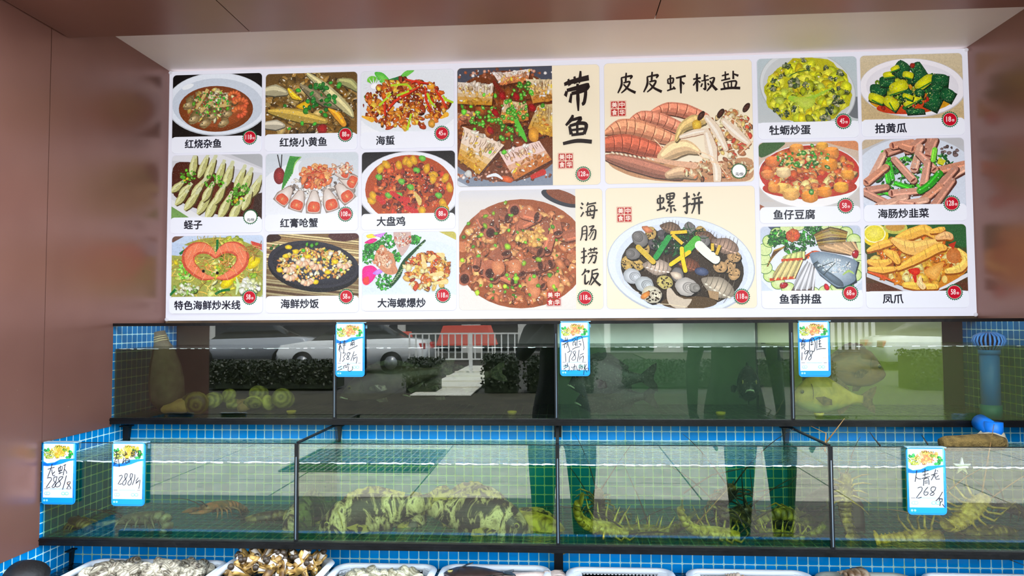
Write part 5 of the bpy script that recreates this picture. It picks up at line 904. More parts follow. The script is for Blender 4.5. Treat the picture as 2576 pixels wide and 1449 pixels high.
# ------------------------------------------------------------------ brackets, pipes and other fittings
BRK = plain('black_bracket_paint', (10, 10, 11), .5)
def bracket(label, u, w, Y, v0, v1, taper=.55):
    a, b = at(u, v0, Y), at(u, v1, Y)
    t = thing('shelf_bracket', label, 'bracket', (a.x, Y, b.z), group='black shelf brackets'); mb = MB()
    mb.prism([(a.x-w/2, Y, a.z), (a.x-w*taper/2, Y, b.z), (a.x+w*taper/2, Y, b.z), (a.x+w/2, Y, a.z)], (0, -.012, 0)); obj('bracket_leg', mb, BRK, t, True)
    mb = MB(); mb.box(a.x-w*.8, a.x+w*.8, Y-.03, Y, a.z-.003, a.z+.0); obj('bracket_flange', mb, BRK, t, True)
bracket('black bracket under the upper tanks at the left corner', 322, .024, YM-.001, 1068, 1112)
bracket('black bracket under the upper tanks below the clam tank', 853, .02, YM-.001, 1068, 1110)
bracket('black bracket under the upper tanks, right of the middle post', 1975, .02, YM-.001, 1072, 1114)
bracket('black bracket at the left corner under the lower tanks', 180, .02, YLW-.001, 1378, 1425)
def post(name, label, u, w, Y, v0, v1, m):
    a, b = at(u, v0, Y), at(u, v1, Y); mb = MB(); mb.box(a.x-w/2, a.x+w/2, Y, Y+.02, b.z, a.z)
    o = obj(name, mb, m, None, True, (a.x, Y, b.z)); return tag(o, label, 'post', 'square black posts')
post('support_post', 'black square post under the upper shelf behind the middle divider', 1403, .02, YM-.0215, 1066, 1100, RAIL)
post('support_post', 'black square post under the lower tanks between white baskets', 1405, .022, YLW-.035, 1388, 1500, RAIL)
def tube_thing(name, label, cat, pts, r, m, n=12, part=None, group=None):
    mb = MB(); mb.tube(pts, r, n); o = obj(name, mb, m, None, True, pts[0]); return tag(o, label, cat, group)
PVC = plain('grey_pvc', (120, 128, 136), .35); CLOTH = plain('filter_cloth', (196, 186, 160), .9, var=.15, vs=40, bump=.3); CLOTHD = plain('brown_filter_bag', (120, 98, 52), .95, var=.45, vs=60, bump=.8, bscale=160)
BLUEP = plain('blue_pipe', (0, 120, 230), .4); TEAL = plain('teal_pipe_socket', (10, 120, 130), .4); CREAMS = plain('pale_cord', (220, 206, 150), .7)
# grey elbow with a tied cloth bag in the clam tank
t = thing('filter_pipe', 'grey pipe elbow with a tied cloth filter bag in the clam tank', 'pipe', at(400, 1030, -.02))
pe = [at(u, v, y) for u, v, y in ((362, 845, .0), (378, 846, -.01), (396, 848, -.02), (404, 860, -.02))]
mb = MB(); mb.tube(pe, [.019, .0195, .02, .018], 14); obj('pipe_elbow', mb, PVC, t, True)
mb = MB(); bg = [at(u, v, -.025) for u, v in ((398, 835), (404, 862), (410, 880), (412, 920), (415, 960), (420, 1000), (425, 1026))]
mb.tube(bg, [.02, .024, .034, .05, .056, .052, .03], 16); bag = obj('cloth_bag', mb, plain('dark_wet_cloth', (112, 104, 84), .9, var=.3, vs=30, bump=.3), t, True)
mb = MB()
for k in range(3): c = at(400+k*2.2, 848+k*5, -.025); mb.tube([(c.x+.0235*math.cos(a), c.y+.0235*math.sin(a), c.z+.006*math.cos(a)) for a in [2*PI*i/20 for i in range(21)]], .0014, 5)
obj('cord', mb, CREAMS, t, True)
# blue standpipe with slotted dome
c0, c1 = at(2494, 1046, -.218), at(2494, 880, -.218)
t = thing('standpipe', 'blue standpipe with slotted dome strainer in the upper right tank', 'pipe', (c0.x, c0.y, ZB1))
mb = MB(); mb.tube([(c0.x, c0.y, c0.z+.02), (c0.x, c0.y, c1.z-.008)], .0235, 20); obj('pipe', mb, BLUEP, t, True)
mb = MB(); mb.tube([(c0.x, c0.y, ZB1+.002), (c0.x, c0.y, c0.z+.03)], .026, 20); obj('base_socket', mb, TEAL, t, True)
mb = MB(); mb.tube([(c0.x, c0.y, c1.z-.012), (c0.x, c0.y, c1.z)], .026, 20); obj('collar', mb, BLUEP, t, True)
mb = MB()
for k in range(22):
    a = 2*PI*k/22; pts = [(c0.x+r*math.cos(a), c0.y+r*math.sin(a), c1.z+z) for r, z in ((.022, 0), (.033, .012), (.038, .024), (.034, .036), (.02, .044), (.004, .047))]; mb.tube(pts, [.0022, .0028, .003, .003, .0026, .002], 5)
obj('dome_strainer', mb, plain('pale_blue_plastic', (70, 140, 214), .4), t, True)
mb = MB(); mb.tube([(c0.x, c0.y, c1.z), (c0.x, c0.y, c1.z+.012), (c0.x, c0.y, c1.z+.04)], [.02, .029, .01], 16); obj('strainer_core', mb, DARK, t, True)
# blue outlet, cloth and brown filter roll over the lower right tank
Y = -.33
t = thing('wrapped_outlet', 'blue outlet pipe wrapped in cloth above a brown filter roll, lower right', 'pipe', at(2490, 1125, Y))
a = at(2500, 1082, Y); mb = MB(); mb.tube([(a.x, a.y+.06, a.z+.012), (a.x, a.y, a.z-.002)], .021, 16); mb.tube([(a.x, a.y, a.z+.02), (a.x, a.y, a.z-.02)], .021, 16); obj('pipe', mb, BLUEP, t, True)
mb = MB(); rr = []
for zz, rx, dx in ((1088, .025, 0), (1096, .03, -.003), (1104, .04, -.01), (1118, .046, -.014)):
    q = at(2498, zz, Y); rr.append([(q.x+dx+rx*math.cos(2*PI*i/20)*(1+.06*math.sin(i*3)), q.y+rx*.9*math.sin(2*PI*i/20), q.z+.004*math.sin(i*2.3)) for i in range(20)])
mb.loft(rr, None, 0, True); obj('cloth_wrap', mb, CLOTH, t, True)
mb = MB(); mb.tube([at(u, v, Y-.03) for u, v in ((2368, 1119), (2380, 1116), (2420, 1115), (2460, 1113), (2500, 1112), (2524, 1116))], [.016, .019, .02, .021, .021, .016], 14); obj('filter_roll', mb, CLOTHD, t, True)
# suction cups on the divider, yellow weights, aerators
RUB = plain('black_rubber', (14, 14, 14), .5)
for k, (u, v, lab) in enumerate(((1920, 872, 'black suction cup on the back glass, left of a pair'), (1963, 880, 'black suction cup on the back glass, right of a pair'))):
    a = at(u, v, .05); mb = MB(); mb.tube([(a.x, a.y, a.z+.012), (a.x, a.y, a.z-.002), (a.x, a.y, a.z-.03), (a.x, a.y, a.z-.034)], [.006, .0085, .0085, .004], 12); tag(obj('suction_cup', mb, RUB, None, True, tuple(a)), lab, 'suction cup')
YEL = plain('yellow_plastic', (214, 196, 40), .4)
for u, v, y, lab in ((733, 1034, -.17, 'yellow plastic cap on the floor of the clam tank'), (1288, 1034, -.17, 'yellow plastic cap on the floor of the bass tank'), (1813, 1040, -.18, 'yellow plastic cap on the floor of the black bream tank'), (2060, 1042, -.19, 'yellow plastic cap on the floor of the upper right tank')):
    a = at(u, v, y); mb = MB(); n = 18
    rings = [[(r*math.cos(2*PI*i/n), r*math.sin(2*PI*i/n), z) for i in range(n)] for r, z in ((.010, 0), (.0135, .006), (.0135, .010), (.0115, .010), (.009, .004))]; mb.loft(rings, None, 0, True)
    tag(obj('bottle_cap', mb, YEL, None, False, (a.x, a.y, ZB1+.0008)), lab, 'cap', 'yellow caps on the tank floors')
# ------------------------------------------------------------------ trough of shellfish baskets
mb = MB(); mb.box(XL, XR+.25, -.83, YLW-.001, -.74, -.72); mb.box(XL, XR+.25, -.85, -.83, ZG, -.60)
struct('trim_trough', mb, T_LOW)
mb = MB(); mb.box(XL+.001, XR, -.828, YLW-.002, -.718, -.628); tw = obj('trough_water', mb, water_mat('trough_water', (90, 120, 130), (14, 26, 30), .5), None); tag(tw, 'dark shallow water around the white baskets along the bottom', 'water', None, 'stuff')
WHT = plain('white_basket_plastic', (240, 247, 255), .35, spec=.5); GRYP = plain('stained_basket_plastic', (176, 182, 172), .45, var=.2, vs=14)
def basket(label, uL, uR, v, m=WHT, depth=.27, Yb=-.432, tilt=0.):
    a, b = at(uL, v, Yb), at(uR, v, Yb); w = b.x-a.x; zr = (a.z+b.z)/2
    t = thing('basket', label, 'basket', ((a.x+b.x)/2, Yb-depth/2, -.715), group='white plastic baskets along the bottom')
    hw, hd = w/2, depth/2; top = zr+.715
    def ring(hx, hy, r, z, n=7):
        return [(p, q, z) for p, q in rrect(-hx, -hy, hx, hy, r, n=n)]
    mb = MB(); prof = ((0, -.004), (-.003, .0), (-.008, .002), (-.014, .0015), (-.018, -.003), (-.016, -.012), (-.012, -.012), (-.010, -.003))
    rings = [ring(hw+d, hd+d, .04+d, top+z) for d, z in prof]; n = len(rings[0]); rings.append(rings[0]); mb.loft(rings, None, 0, False); obj('rim', mb, m, t)
    mb = MB(); H0 = .004
    def wall(px, py, qx, qy, nx, ny):
        L = math.hypot(qx-px, qy-py); k = max(4, int(L/.0085)); dx, dy = (qx-px)/L, (qy-py)/L; th = .0022
        def bar(s0, s1, z0, z1):
            c = [(px+dx*s, py+dy*s) for s in (s0, s1)]
            mb.prism([(c[0][0], c[0][1], z0), (c[1][0], c[1][1], z0), (c[1][0], c[1][1], z1), (c[0][0], c[0][1], z1)], (nx*th, ny*th, 0))
        for i in range(k+1): s = L*i/k; bar(max(0, s-.0018), min(L, s+.0018), H0, top-.012)
        z = H0
        while z < top-.01: bar(0, L, z, z+.0036); z += .0085
        bar(0, L, top-.022, top-.004)
    i = .014; x, y = hw-i, hd-i; c = .026
    wall(-x+c, y, x-c, y, 0, 1); wall(-x, y-c, -x, -y+c, -1, 0); wall(x, -y+c, x, y-c, 1, 0); wall(-x, y-c, -x+c, y, -.7, .7); wall(x-c, y, x, y-c, .7, .7)
    obj('mesh_wall', mb, m, t)
    mb = MB(); mb.box(-hw+.02, hw-.02, -hd+.02, hd-.02, 0, .004); obj('base', mb, m, t)
    return t, zr, (a.x+b.x)/2, Yb-depth/2, hw, hd
BK = [basket('white basket heaped with small striped clams at the left', 238, 588, 1406), basket('white basket heaped with open brown razor clams', 592, 853, 1400, Yb=-.445), basket('white basket of pale clams left of the dark flat fish basket', 850, 1106, 1416),
      basket('white basket with a dark flat fish and squid', 1114, 1387, 1419), basket('white basket with its mesh wall showing, right of the post', 1423, 1692, 1426), basket('white basket with one pale shell, third from the right', 1718, 2030, 1431),
      basket('stained grey basket with a big whelk', 2036, 2280, 1438, GRYP), basket('white basket at the lower right corner', 2300, 2600, 1441)]
RS = random.Random(7)
def shell_mat(name, a, b, band=900., rough=.35):
    t = NT(name); co = t.coord(); s = t.n('SeparateXYZ', {0: co}); d = t.math('SQRT', t.math('ADD', t.math('POWER', t.math('ADD', s.outputs[0], .014), 2.), t.math('POWER', s.outputs[1], 2.)))
    ri = t.n('ObjectInfo').outputs['Random']
    wv = t.math('SINE', t.math('MULTIPLY_ADD', d, band, t.math('MULTIPLY', t.noise(co, 90, 3), 5.)))
    f = t.math('MULTIPLY_ADD', wv, .2, t.math('MULTIPLY_ADD', ri, .7, .15))
    c = t.ramp(f, [(.05, rgb(a)), (.9, rgb(b))])
    return t.done(t.bsdf(c, rough, 0, .5, wv, .35, bd=.0006))
CLAM1 = shell_mat('striped_clam_shell', (84, 74, 60), (214, 204, 180)); CLAM2 = shell_mat('pale_clam_shell', (130, 122, 92), (226, 220, 190)); INN = plain('pearly_shell_inside', (236, 230, 222), .25)
def valve(sx, sy, sz, up=1, n=18, m=7, beak=.25):
    mb = MB(); rings = []
    for i in range(m+1):
        k = i/m; a = k*PI/2; rings.append([((sx*math.cos(a)*math.cos(t)-beak*sx*math.sin(a)), sy*math.cos(a)*math.sin(t)*(1-.12*math.cos(t)), up*sz*math.sin(a)) for t in [2*PI*j/n for j in range(n)]])
    mb.loft(rings, None, 0, True); return mb
def clam_proto(name, label, cat, sx, sy, sz, m, group, gape=0.):
    t = thing(name, label, cat, (0, 0, 0), group=group)
    obj('upper_valve', valve(sx, sy, sz), m, t); lo = obj('lower_valve', valve(sx, sy, sz, -1), m, t)
    return t
def heap(proto, B, n, spread, lift, label, rr=(0, 2*PI), first=True, ymax=1., dome=.0):
    tree = kids(proto); out = []
    _, zr, cx, cy, hw, hd = B
    for k in range(n):
        fx = RS.uniform(-1, 1)*.9; fy = RS.uniform(.05, ymax); x = cx+fx*(hw-.03); y = cy+fy*(hd-.026)
        z = zr+lift-.014*k/n+dome*(1-fx*fx)*(1-max(0, fy)*.7)+RS.uniform(-.006, .004)
        rot = (RS.uniform(-spread, spread), RS.uniform(-spread, spread), RS.uniform(0, 2*PI))
        if k == 0 and first: proto.location = (x, y, z); proto.rotation_euler = rot; o = proto
        else: o = dup(proto, (x, y, z), rot, tree=tree, scale=RS.uniform(.85, 1.2)); 
        out.append(o)
    return out
c1 = clam_proto('clam', 'small striped grey clam heaped in the left basket', 'clam', .0185, .0145, .0085, CLAM1, 'striped clams in the left basket')
heap(c1, BK[0], 150, .9, .0, '', dome=.016)
c2 = clam_proto('clam', 'pale ridged clam in the basket between razor clams and dark fish', 'clam', .0185, .015, .0095, CLAM2, 'pale clams in the third basket')
heap(c2, BK[2], 110, .9, -.014, '', dome=.016)
# razor clams: two long valves with the pale foot between them
t = thing('razor_clam', 'open brown razor clam with white foot in the second basket', 'razor clam', (0, 0, 0), group='razor clams in the second basket')
RZ = shell_mat('razor_clam_shell', (92, 62, 24), (206, 166, 92), 300.)
def half(sgn):
    mb = MB(); rings = []
    for k in range(9):
        x = -.032+.064*k/8; w = .0095*(1-(abs(k-4)/4.6)**4); rings.append([(x, w*math.cos(a), sgn*(.0015+.006*math.sin(a))) for a in [PI*j/8 for j in range(9)]]+[(x, w*.8*math.cos(a), sgn*(.0008+.0048*math.sin(a))) for a in [PI*j/8 for j in range(8, -1, -1)]])
    mb.loft(rings, None, 0, True); return mb
for sg in (1, -1): o = obj('valve', half(sg), RZ, t); o.rotation_euler = (0, .16*-sg, 0)
mb = MB(); mb.tube([(-.03, 0, 0), (-.01, 0, 0), (.02, 0, 0), (.034, 0, 0), (.041, 0, .002)], [.003, .0055, .006, .0065, .003], 10); obj('foot', mb, plain('white_clam_flesh', (236, 230, 220), .3, var=.1, vs=60), t)
mb = MB(); mb.tube([(.036, 0, 0), (.043, 0, .001), (.047, 0, .002)], [.0062, .007, .003], 10); obj('dark_tip', mb, plain('dark_clam_tip', (58, 46, 34), .4), t)
tree = kids(t); _, zr, cx, cy, hw, hd = BK[1]
for k in range(64):
    x = cx+RS.uniform(-1, 1)*(hw-.04); y = cy+RS.uniform(.0, .95)*(hd-.03); rot = (RS.uniform(-1, 1), RS.uniform(-1.2, -.1) if RS.random() < .6 else RS.uniform(-.3, .3), RS.uniform(0, 2*PI)); z = zr-.004+.018*(1-((x-cx)/hw)**2)+RS.uniform(-.008, .006)
    if k == 0: t.location = (x, y, z); t.rotation_euler = rot
    else: dup(t, (x, y, z), rot, tree=tree, scale=RS.uniform(.8, 1.1))
# ------------------------------------------------------------------ fish
def fish_skin(name, stops, scale, belly=None, bars=(1, 1, 1), rough=.35, scales=0., dist=.6, det=4, zb=0.):
    t = NT(name); co = t.coord(bars)
    f = t.noise(co, scale, det, .6, dist)
    c = t.ramp(f, [(p, rgb(q)) for p, q in stops])
    s = t.n('SeparateXYZ', {0: t.n('TexCoord').outputs['Object']})
    bump = f
    if scales:
        vo = t.n('TexVoronoi', {'Vector': t.coord((1, .3, 1)), 'Scale': scales}).outputs[0]
        c = t.mix(t.ramp(vo, [(.0, (.75, .75, .75, 1)), (.3, (0, 0, 0, 1))]), c, rgb(stops[-1][1])); bump = vo
    if belly:
        k = t.n('MapRange', {0: t.math('ADD', s.outputs[2], t.math('MULTIPLY', f, .02)), 1: zb+.0, 2: zb-.03, 3: 0., 4: 1.}).outputs[0]
        c = t.mix(k, c, rgb(belly))
    return t.done(t.bsdf(c, rough, 0, .5, bump, .35, bd=.002))
PROF = dict(
 bream=[(0, -.06, .03, .1), (.03, -.05, .12, .3), (.10, .0, .27, .62), (.2, .06, .43, .92), (.34, .09, .5, 1), (.5, .07, .46, .92), (.66, .03, .32, .7), (.8, .01, .17, .4), (.9, .0, .105, .2), (.96, 0, .11, .12)],
 grouper=[(0, -.1, .06, .2), (.03, -.08, .18, .5), (.1, -.02, .32, .8), (.2, .04, .45, 1), (.35, .07, .5, 1), (.52, .05, .45, .85), (.68, .02, .33, .6), (.82, .0, .22, .35), (.91, .0, .17, .22), (.96, 0, .18, .14)],
 bass=[(0, -.12, .03, .12), (.03, -.1, .13, .35), (.1, -.04, .27, .65), (.22, .04, .43, .95), (.38, .07, .5, 1), (.55, .05, .43, .85), (.7, .02, .3, .6), (.83, .0, .18, .35), (.92, .0, .13, .2), (.97, 0, .14, .12)])
EYEB = plain('fish_eye_black', (8, 8, 8), .08); EYEG = plain('fish_eye_ring', (150, 140, 80), .2)
def fish(name, label, cat, kind, L, H, W, skin, finm, loc, rot, bend=0., group=None, lip=None, mouth=True):
    """snout at -L/2 on the x axis facing -x; z up"""
    t = thing(name, label, cat, loc, rot, group)
    n = 20; rings = []; st = PROF[kind]
    def ctr(s): return bend*(s-.3)**2*L*(1 if s > .3 else .4)
    def prof(s):
        for a, b in zip(st, st[1:]):
            if s <= b[0]: k = (s-a[0])/(b[0]-a[0]); return [a[i]+(b[i]-a[i])*k for i in (1, 2, 3)]
        return st[-1][1:]
    ss = [i/28*.96 for i in range(29)]
    for s in ss:
        cz, hh, hw = prof(s); rings.append([(s*L-L/2, ctr(s)+W/2*hw*math.cos(a)*(1-.15*math.sin(a)), H*(cz+hh*math.sin(a))) for a in [2*PI*j/n for j in range(n)]])
    mb = MB(); mb.loft(rings); obj('body', mb, skin, t)
    def fin(nm, pts, th=.0016, bendy=True, m=finm):
        mb = MB(); p3 = []
        for s, z in pts: p3.append((s*L-L/2, ctr(min(s, 1.2)) if bendy else 0, z*H))
        mb.prism([(x, y-th/2, z) for x, y, z in p3], (0, th, 0)); o = obj(nm, mb, m, t); return o
    top = lambda s: prof(s)[0]+prof(s)[1]; bot = lambda s: prof(s)[0]-prof(s)[1]
    sp = [.26+.5*i/12 for i in range(13)]
    fin('dorsal_fin', [(s, top(s)-.04) for s in sp]+[(s+.02, top(s)+(.13 if i < 8 else .16)*(1-abs(i-6)/9)+(.03 if i % 2 and i < 8 else 0)) for i, s in reversed(list(enumerate(sp)))])
    fin('tail_fin', [(.93, .1), (1.06, .3), (1.13, .36), (1.12, .2), (1.085, .05), (1.08, -.05), (1.12, -.2), (1.12, -.36), (1.06, -.3), (.93, -.1)] if kind != 'grouper' else [(.93, .14), (1.05, .26), (1.12, .24), (1.15, .1), (1.15, -.1), (1.12, -.24), (1.05, -.26), (.93, -.14)])
    fin('anal_fin', [(.62, bot(.62)+.04), (.66, bot(.66)-.15), (.72, bot(.72)-.14), (.8, bot(.8)-.02), (.8, bot(.8)+.04)])
    fin('pelvic_fin', [(.3, bot(.3)+.04), (.35, bot(.35)-.1), (.43, bot(.43)-.14), (.42, bot(.4)+.02)])
    for sg in (1, -1):
        mb = MB(); s0 = .27; cz, hh, hw = prof(s0); y0 = sg*W/2*hw*.96
        pts = [(s0*L-L/2, y0, H*(cz-hh*.15)), ((s0+.1)*L-L/2, y0+sg*W*.16, H*(cz-hh*.05)), ((s0+.19)*L-L/2, y0+sg*W*.26, H*(cz-hh*.2)), ((s0+.2)*L-L/2, y0+sg*W*.24, H*(cz-hh*.5)), ((s0+.1)*L-L/2, y0+sg*W*.12, H*(cz-hh*.55))]
        mb.prism(pts, (0, .0016*sg, 0)); obj('pectoral_fin', mb, finm, t)
        s1 = .115; cz, hh, hw = prof(s1); ex = (s1*L-L/2, sg*W/2*hw*.86, H*(cz+hh*.42)); r = H*.05
        mb = MB(); mb.sphere(ex, r*1.25, None, 0, 12, 8, (1, .5, 1)); e = obj('eye', mb, EYEG, t)
        mb = MB(); mb.sphere((ex[0], ex[1]+sg*r*.45, ex[2]), r*.8, None, 0, 12, 8, (1, .45, 1)); obj('pupil', mb, EYEB, e)
        mb = MB(); g = []
        for k in range(7): a = -1.1+2.2*k/6; s2 = .21+.035*math.cos(a); c2, h2, w2 = prof(s2); g.append((s2*L-L/2, sg*W/2*w2*1.0*math.sqrt(max(.05, 1-(math.sin(a)*.72)**2)), H*(c2+h2*.72*math.sin(a))))
        mb.tube(g, W*.018, 6); obj('gill_edge', mb, finm, t)
    if mouth:
        mb = MB(); c0, h0, w0 = prof(.04)
        mb.tube([(.075*L-L/2, W*.17, H*(c0-h0*.75)), (.02*L-L/2, W*.12, H*(c0-h0*.35)), (-.004*L-L/2, 0, H*(c0-h0*.25)), (.02*L-L/2, -W*.12, H*(c0-h0*.35)), (.075*L-L/2, -W*.17, H*(c0-h0*.75))], H*.026, 8); obj('lips', mb, lip or finm, t)
    return t
GSKIN = fish_skin('mottled_grouper_skin', [(.36, (14, 12, 10)), (.48, (30, 25, 19)), (.52, (150, 136, 100)), (.62, (216, 202, 160)), (.68, (52, 42, 30))], 23, (176, 164, 120), (1.35, .6, .75), .3, 115, .8, 6, -.046)
GFIN = fish_skin('grouper_fin', [(.42, (34, 30, 24)), (.56, (176, 160, 80))], 60); GYEL = fish_skin('yellow_grouper_skin', [(.35, (104, 84, 30)), (.6, (212, 196, 70))], 30, (226, 206, 120)); PINK = plain('pink_lips', (206, 140, 126), .4)
BSKIN = fish_skin('black_bream_skin', [(.3, (16, 18, 17)), (.7, (44, 48, 44)), (1., (130, 138, 126))], 30, (120, 130, 110), (1, 1, 1), .3, 150, zb=-.035); BFIN = fish_skin('black_fin', [(.4, (14, 15, 14)), (.7, (60, 66, 58))], 90); WLIP = plain('whitish_jaw', (206, 222, 190), .35)
SSKIN = fish_skin('dark_bass_skin', [(.3, (40, 37, 30)), (.7, (84, 80, 66))], 24, (170, 190, 150), zb=-.033); SFIN = fish_skin('bass_fin', [(.4, (30, 32, 26)), (.7, (96, 104, 80))], 80)
RSKIN = fish_skin('brown_bream_skin', [(.3, (84, 66, 36)), (.55, (130, 100, 56)), (.75, (160, 124, 70))], 26, (150, 120, 70), (.6, 1, 1.6)); RFIN = fish_skin('brown_fin', [(.4, (70, 56, 36)), (.7, (130, 106, 70))], 80)
LSKIN = fish_skin('golden_bream_skin', [(.3, (150, 140, 60)), (.6, (206, 190, 90)), (.8, (220, 206, 130))], 22, (150, 186, 140)); 
def place(u, v, y): return tuple(at(u, v, y))
# bass
fish('bass', 'dark bass facing left with a pale jaw, below the 138 tag', 'fish', 'bass', .30, .095, .06, SSKIN, SFIN, place(985, 960, -.212), (0, math.radians(-12), math.radians(4)), .1, 'dark bass in the second upper tank', WLIP)
fish('bass', 'dark bass mostly behind the first, pale jaw pointing left', 'fish', 'bass', .27, .085, .055, SSKIN, SFIN, place(1130, 962, -.15), (0, math.radians(-10), math.radians(8)), .1, 'dark bass in the second upper tank', WLIP)
# black bream
fish('sea_bream', 'upper of two black sea bream facing left below the 178 tag', 'fish', 'bream', .215, .112, .05, BSKIN, BFIN, place(1528, 955, -.222), (0, math.radians(-3), math.radians(3)), -.12, 'black sea bream in the third upper tank', WLIP)
fish('sea_bream', 'lower of two black sea bream facing left, near the tank floor', 'fish', 'bream', .21, .10, .05, BSKIN, BFIN, place(1540, 1002, -.165), (0, math.radians(-2), math.radians(5)), .1, 'black sea bream in the third upper tank', WLIP)
fish('sea_bream', 'black sea bream seen head-on at the right of its tank', 'fish', 'bream', .2, .10, .062, BSKIN, BFIN, place(1880, 972, -.13), (0, math.radians(4), math.radians(80)), .1, 'black sea bream in the third upper tank', WLIP)
# reddish and golden bream
fish('sea_bream', 'brown bream facing right beside the 198 tag', 'fish', 'bream', .2, .112, .055, RSKIN, RFIN, place(2133, 930, -.15), (0, math.radians(-4), math.radians(176)), .1, 'bream in the right upper tank', None, False)
fish('sea_bream', 'golden bream facing left near the floor below the 198 tag', 'fish', 'bream', .205, .105, .055, LSKIN, RFIN, place(2082, 1000, -.18), (0, math.radians(3), math.radians(6)), -.1, 'bream in the right upper tank', None, False)
# groupers
fish('grouper', 'mottled grouper facing left with pink lips, left of centre', 'fish', 'grouper', .30, .115, .075, GSKIN, GFIN, place(945, 1298, -.42), (0, math.radians(-13), math.radians(6)), .12, 'mottled groupers in the second lower tank', PINK)
fish('grouper', 'small grouper seen head-on beside the left post', 'fish', 'grouper', .24, .11, .075, GSKIN, GFIN, place(788, 1300, -.33), (0, math.radians(3), math.radians(78)), .1, 'mottled groupers in the second lower tank', PINK)
fish('grouper', 'grouper seen head-on in the middle of the grouper tank', 'fish', 'grouper', .22, .105, .075, GSKIN, GFIN, place(1040, 1302, -.30), (0, math.radians(2), math.radians(97)), .1, 'mottled groupers in the second lower tank', PINK)
fish('grouper', 'big barred grouper facing right on the tank floor', 'fish', 'grouper', .29, .118, .085, GSKIN, GFIN, place(1195, 1306, -.41), (0, math.radians(-9), math.radians(172)), -.12, 'mottled groupers in the second lower tank', PINK)
fish('grouper', 'grouper lying behind the barred one, tail raised', 'fish', 'grouper', .25, .105, .07, GSKIN, GFIN, place(1175, 1278, -.27), (0, math.radians(10), math.radians(165)), .1, 'mottled groupers in the second lower tank', PINK)
fish('grouper', 'yellow-headed grouper at the right end of its tank', 'fish', 'grouper', .2, .085, .075, GYEL, GFIN, place(1345, 1328, -.385), (0, math.radians(-22), math.radians(160)), .1, 'mottled groupers in the second lower tank', PINK)
# ------------------------------------------------------------------ lobsters
def shellm(name, a, b, c, sc=45):
    t = NT(name); co = t.coord(); f = t.noise(co, sc, 5, .65); v = t.n('TexVoronoi', {'Vector': co, 'Scale': sc*5}).outputs[0]
    col = t.ramp(f, [(.32, rgb(a)), (.5, rgb(b)), (.68, rgb(c))])
    col = t.mix(t.ramp(v, [(0, (.7, .7, .7, 1)), (.22, (0, 0, 0, 1))]), col, rgb(c))
    return t.done(t.bsdf(col, .3, 0, .5, f, .4, bd=.002))
LOBG = shellm('green_lobster_shell', (32, 32, 10), (100, 96, 22), (186, 176, 66)); LOBD = shellm('dark_lobster_shell', (24, 22, 14), (58, 50, 26), (150, 136, 76)); LOBY = shellm('pale_lobster_shell', (80, 70, 16), (168, 152, 40), (236, 222, 116)); LOBK = shellm('grey_lobster_shell', (56, 58, 44), (100, 104, 80), (160, 160, 120))
ANT = plain('dark_feeler', (30, 26, 16), .5); ANTB = plain('brown_feeler', (150, 112, 56), .5, var=.3, vs=60)
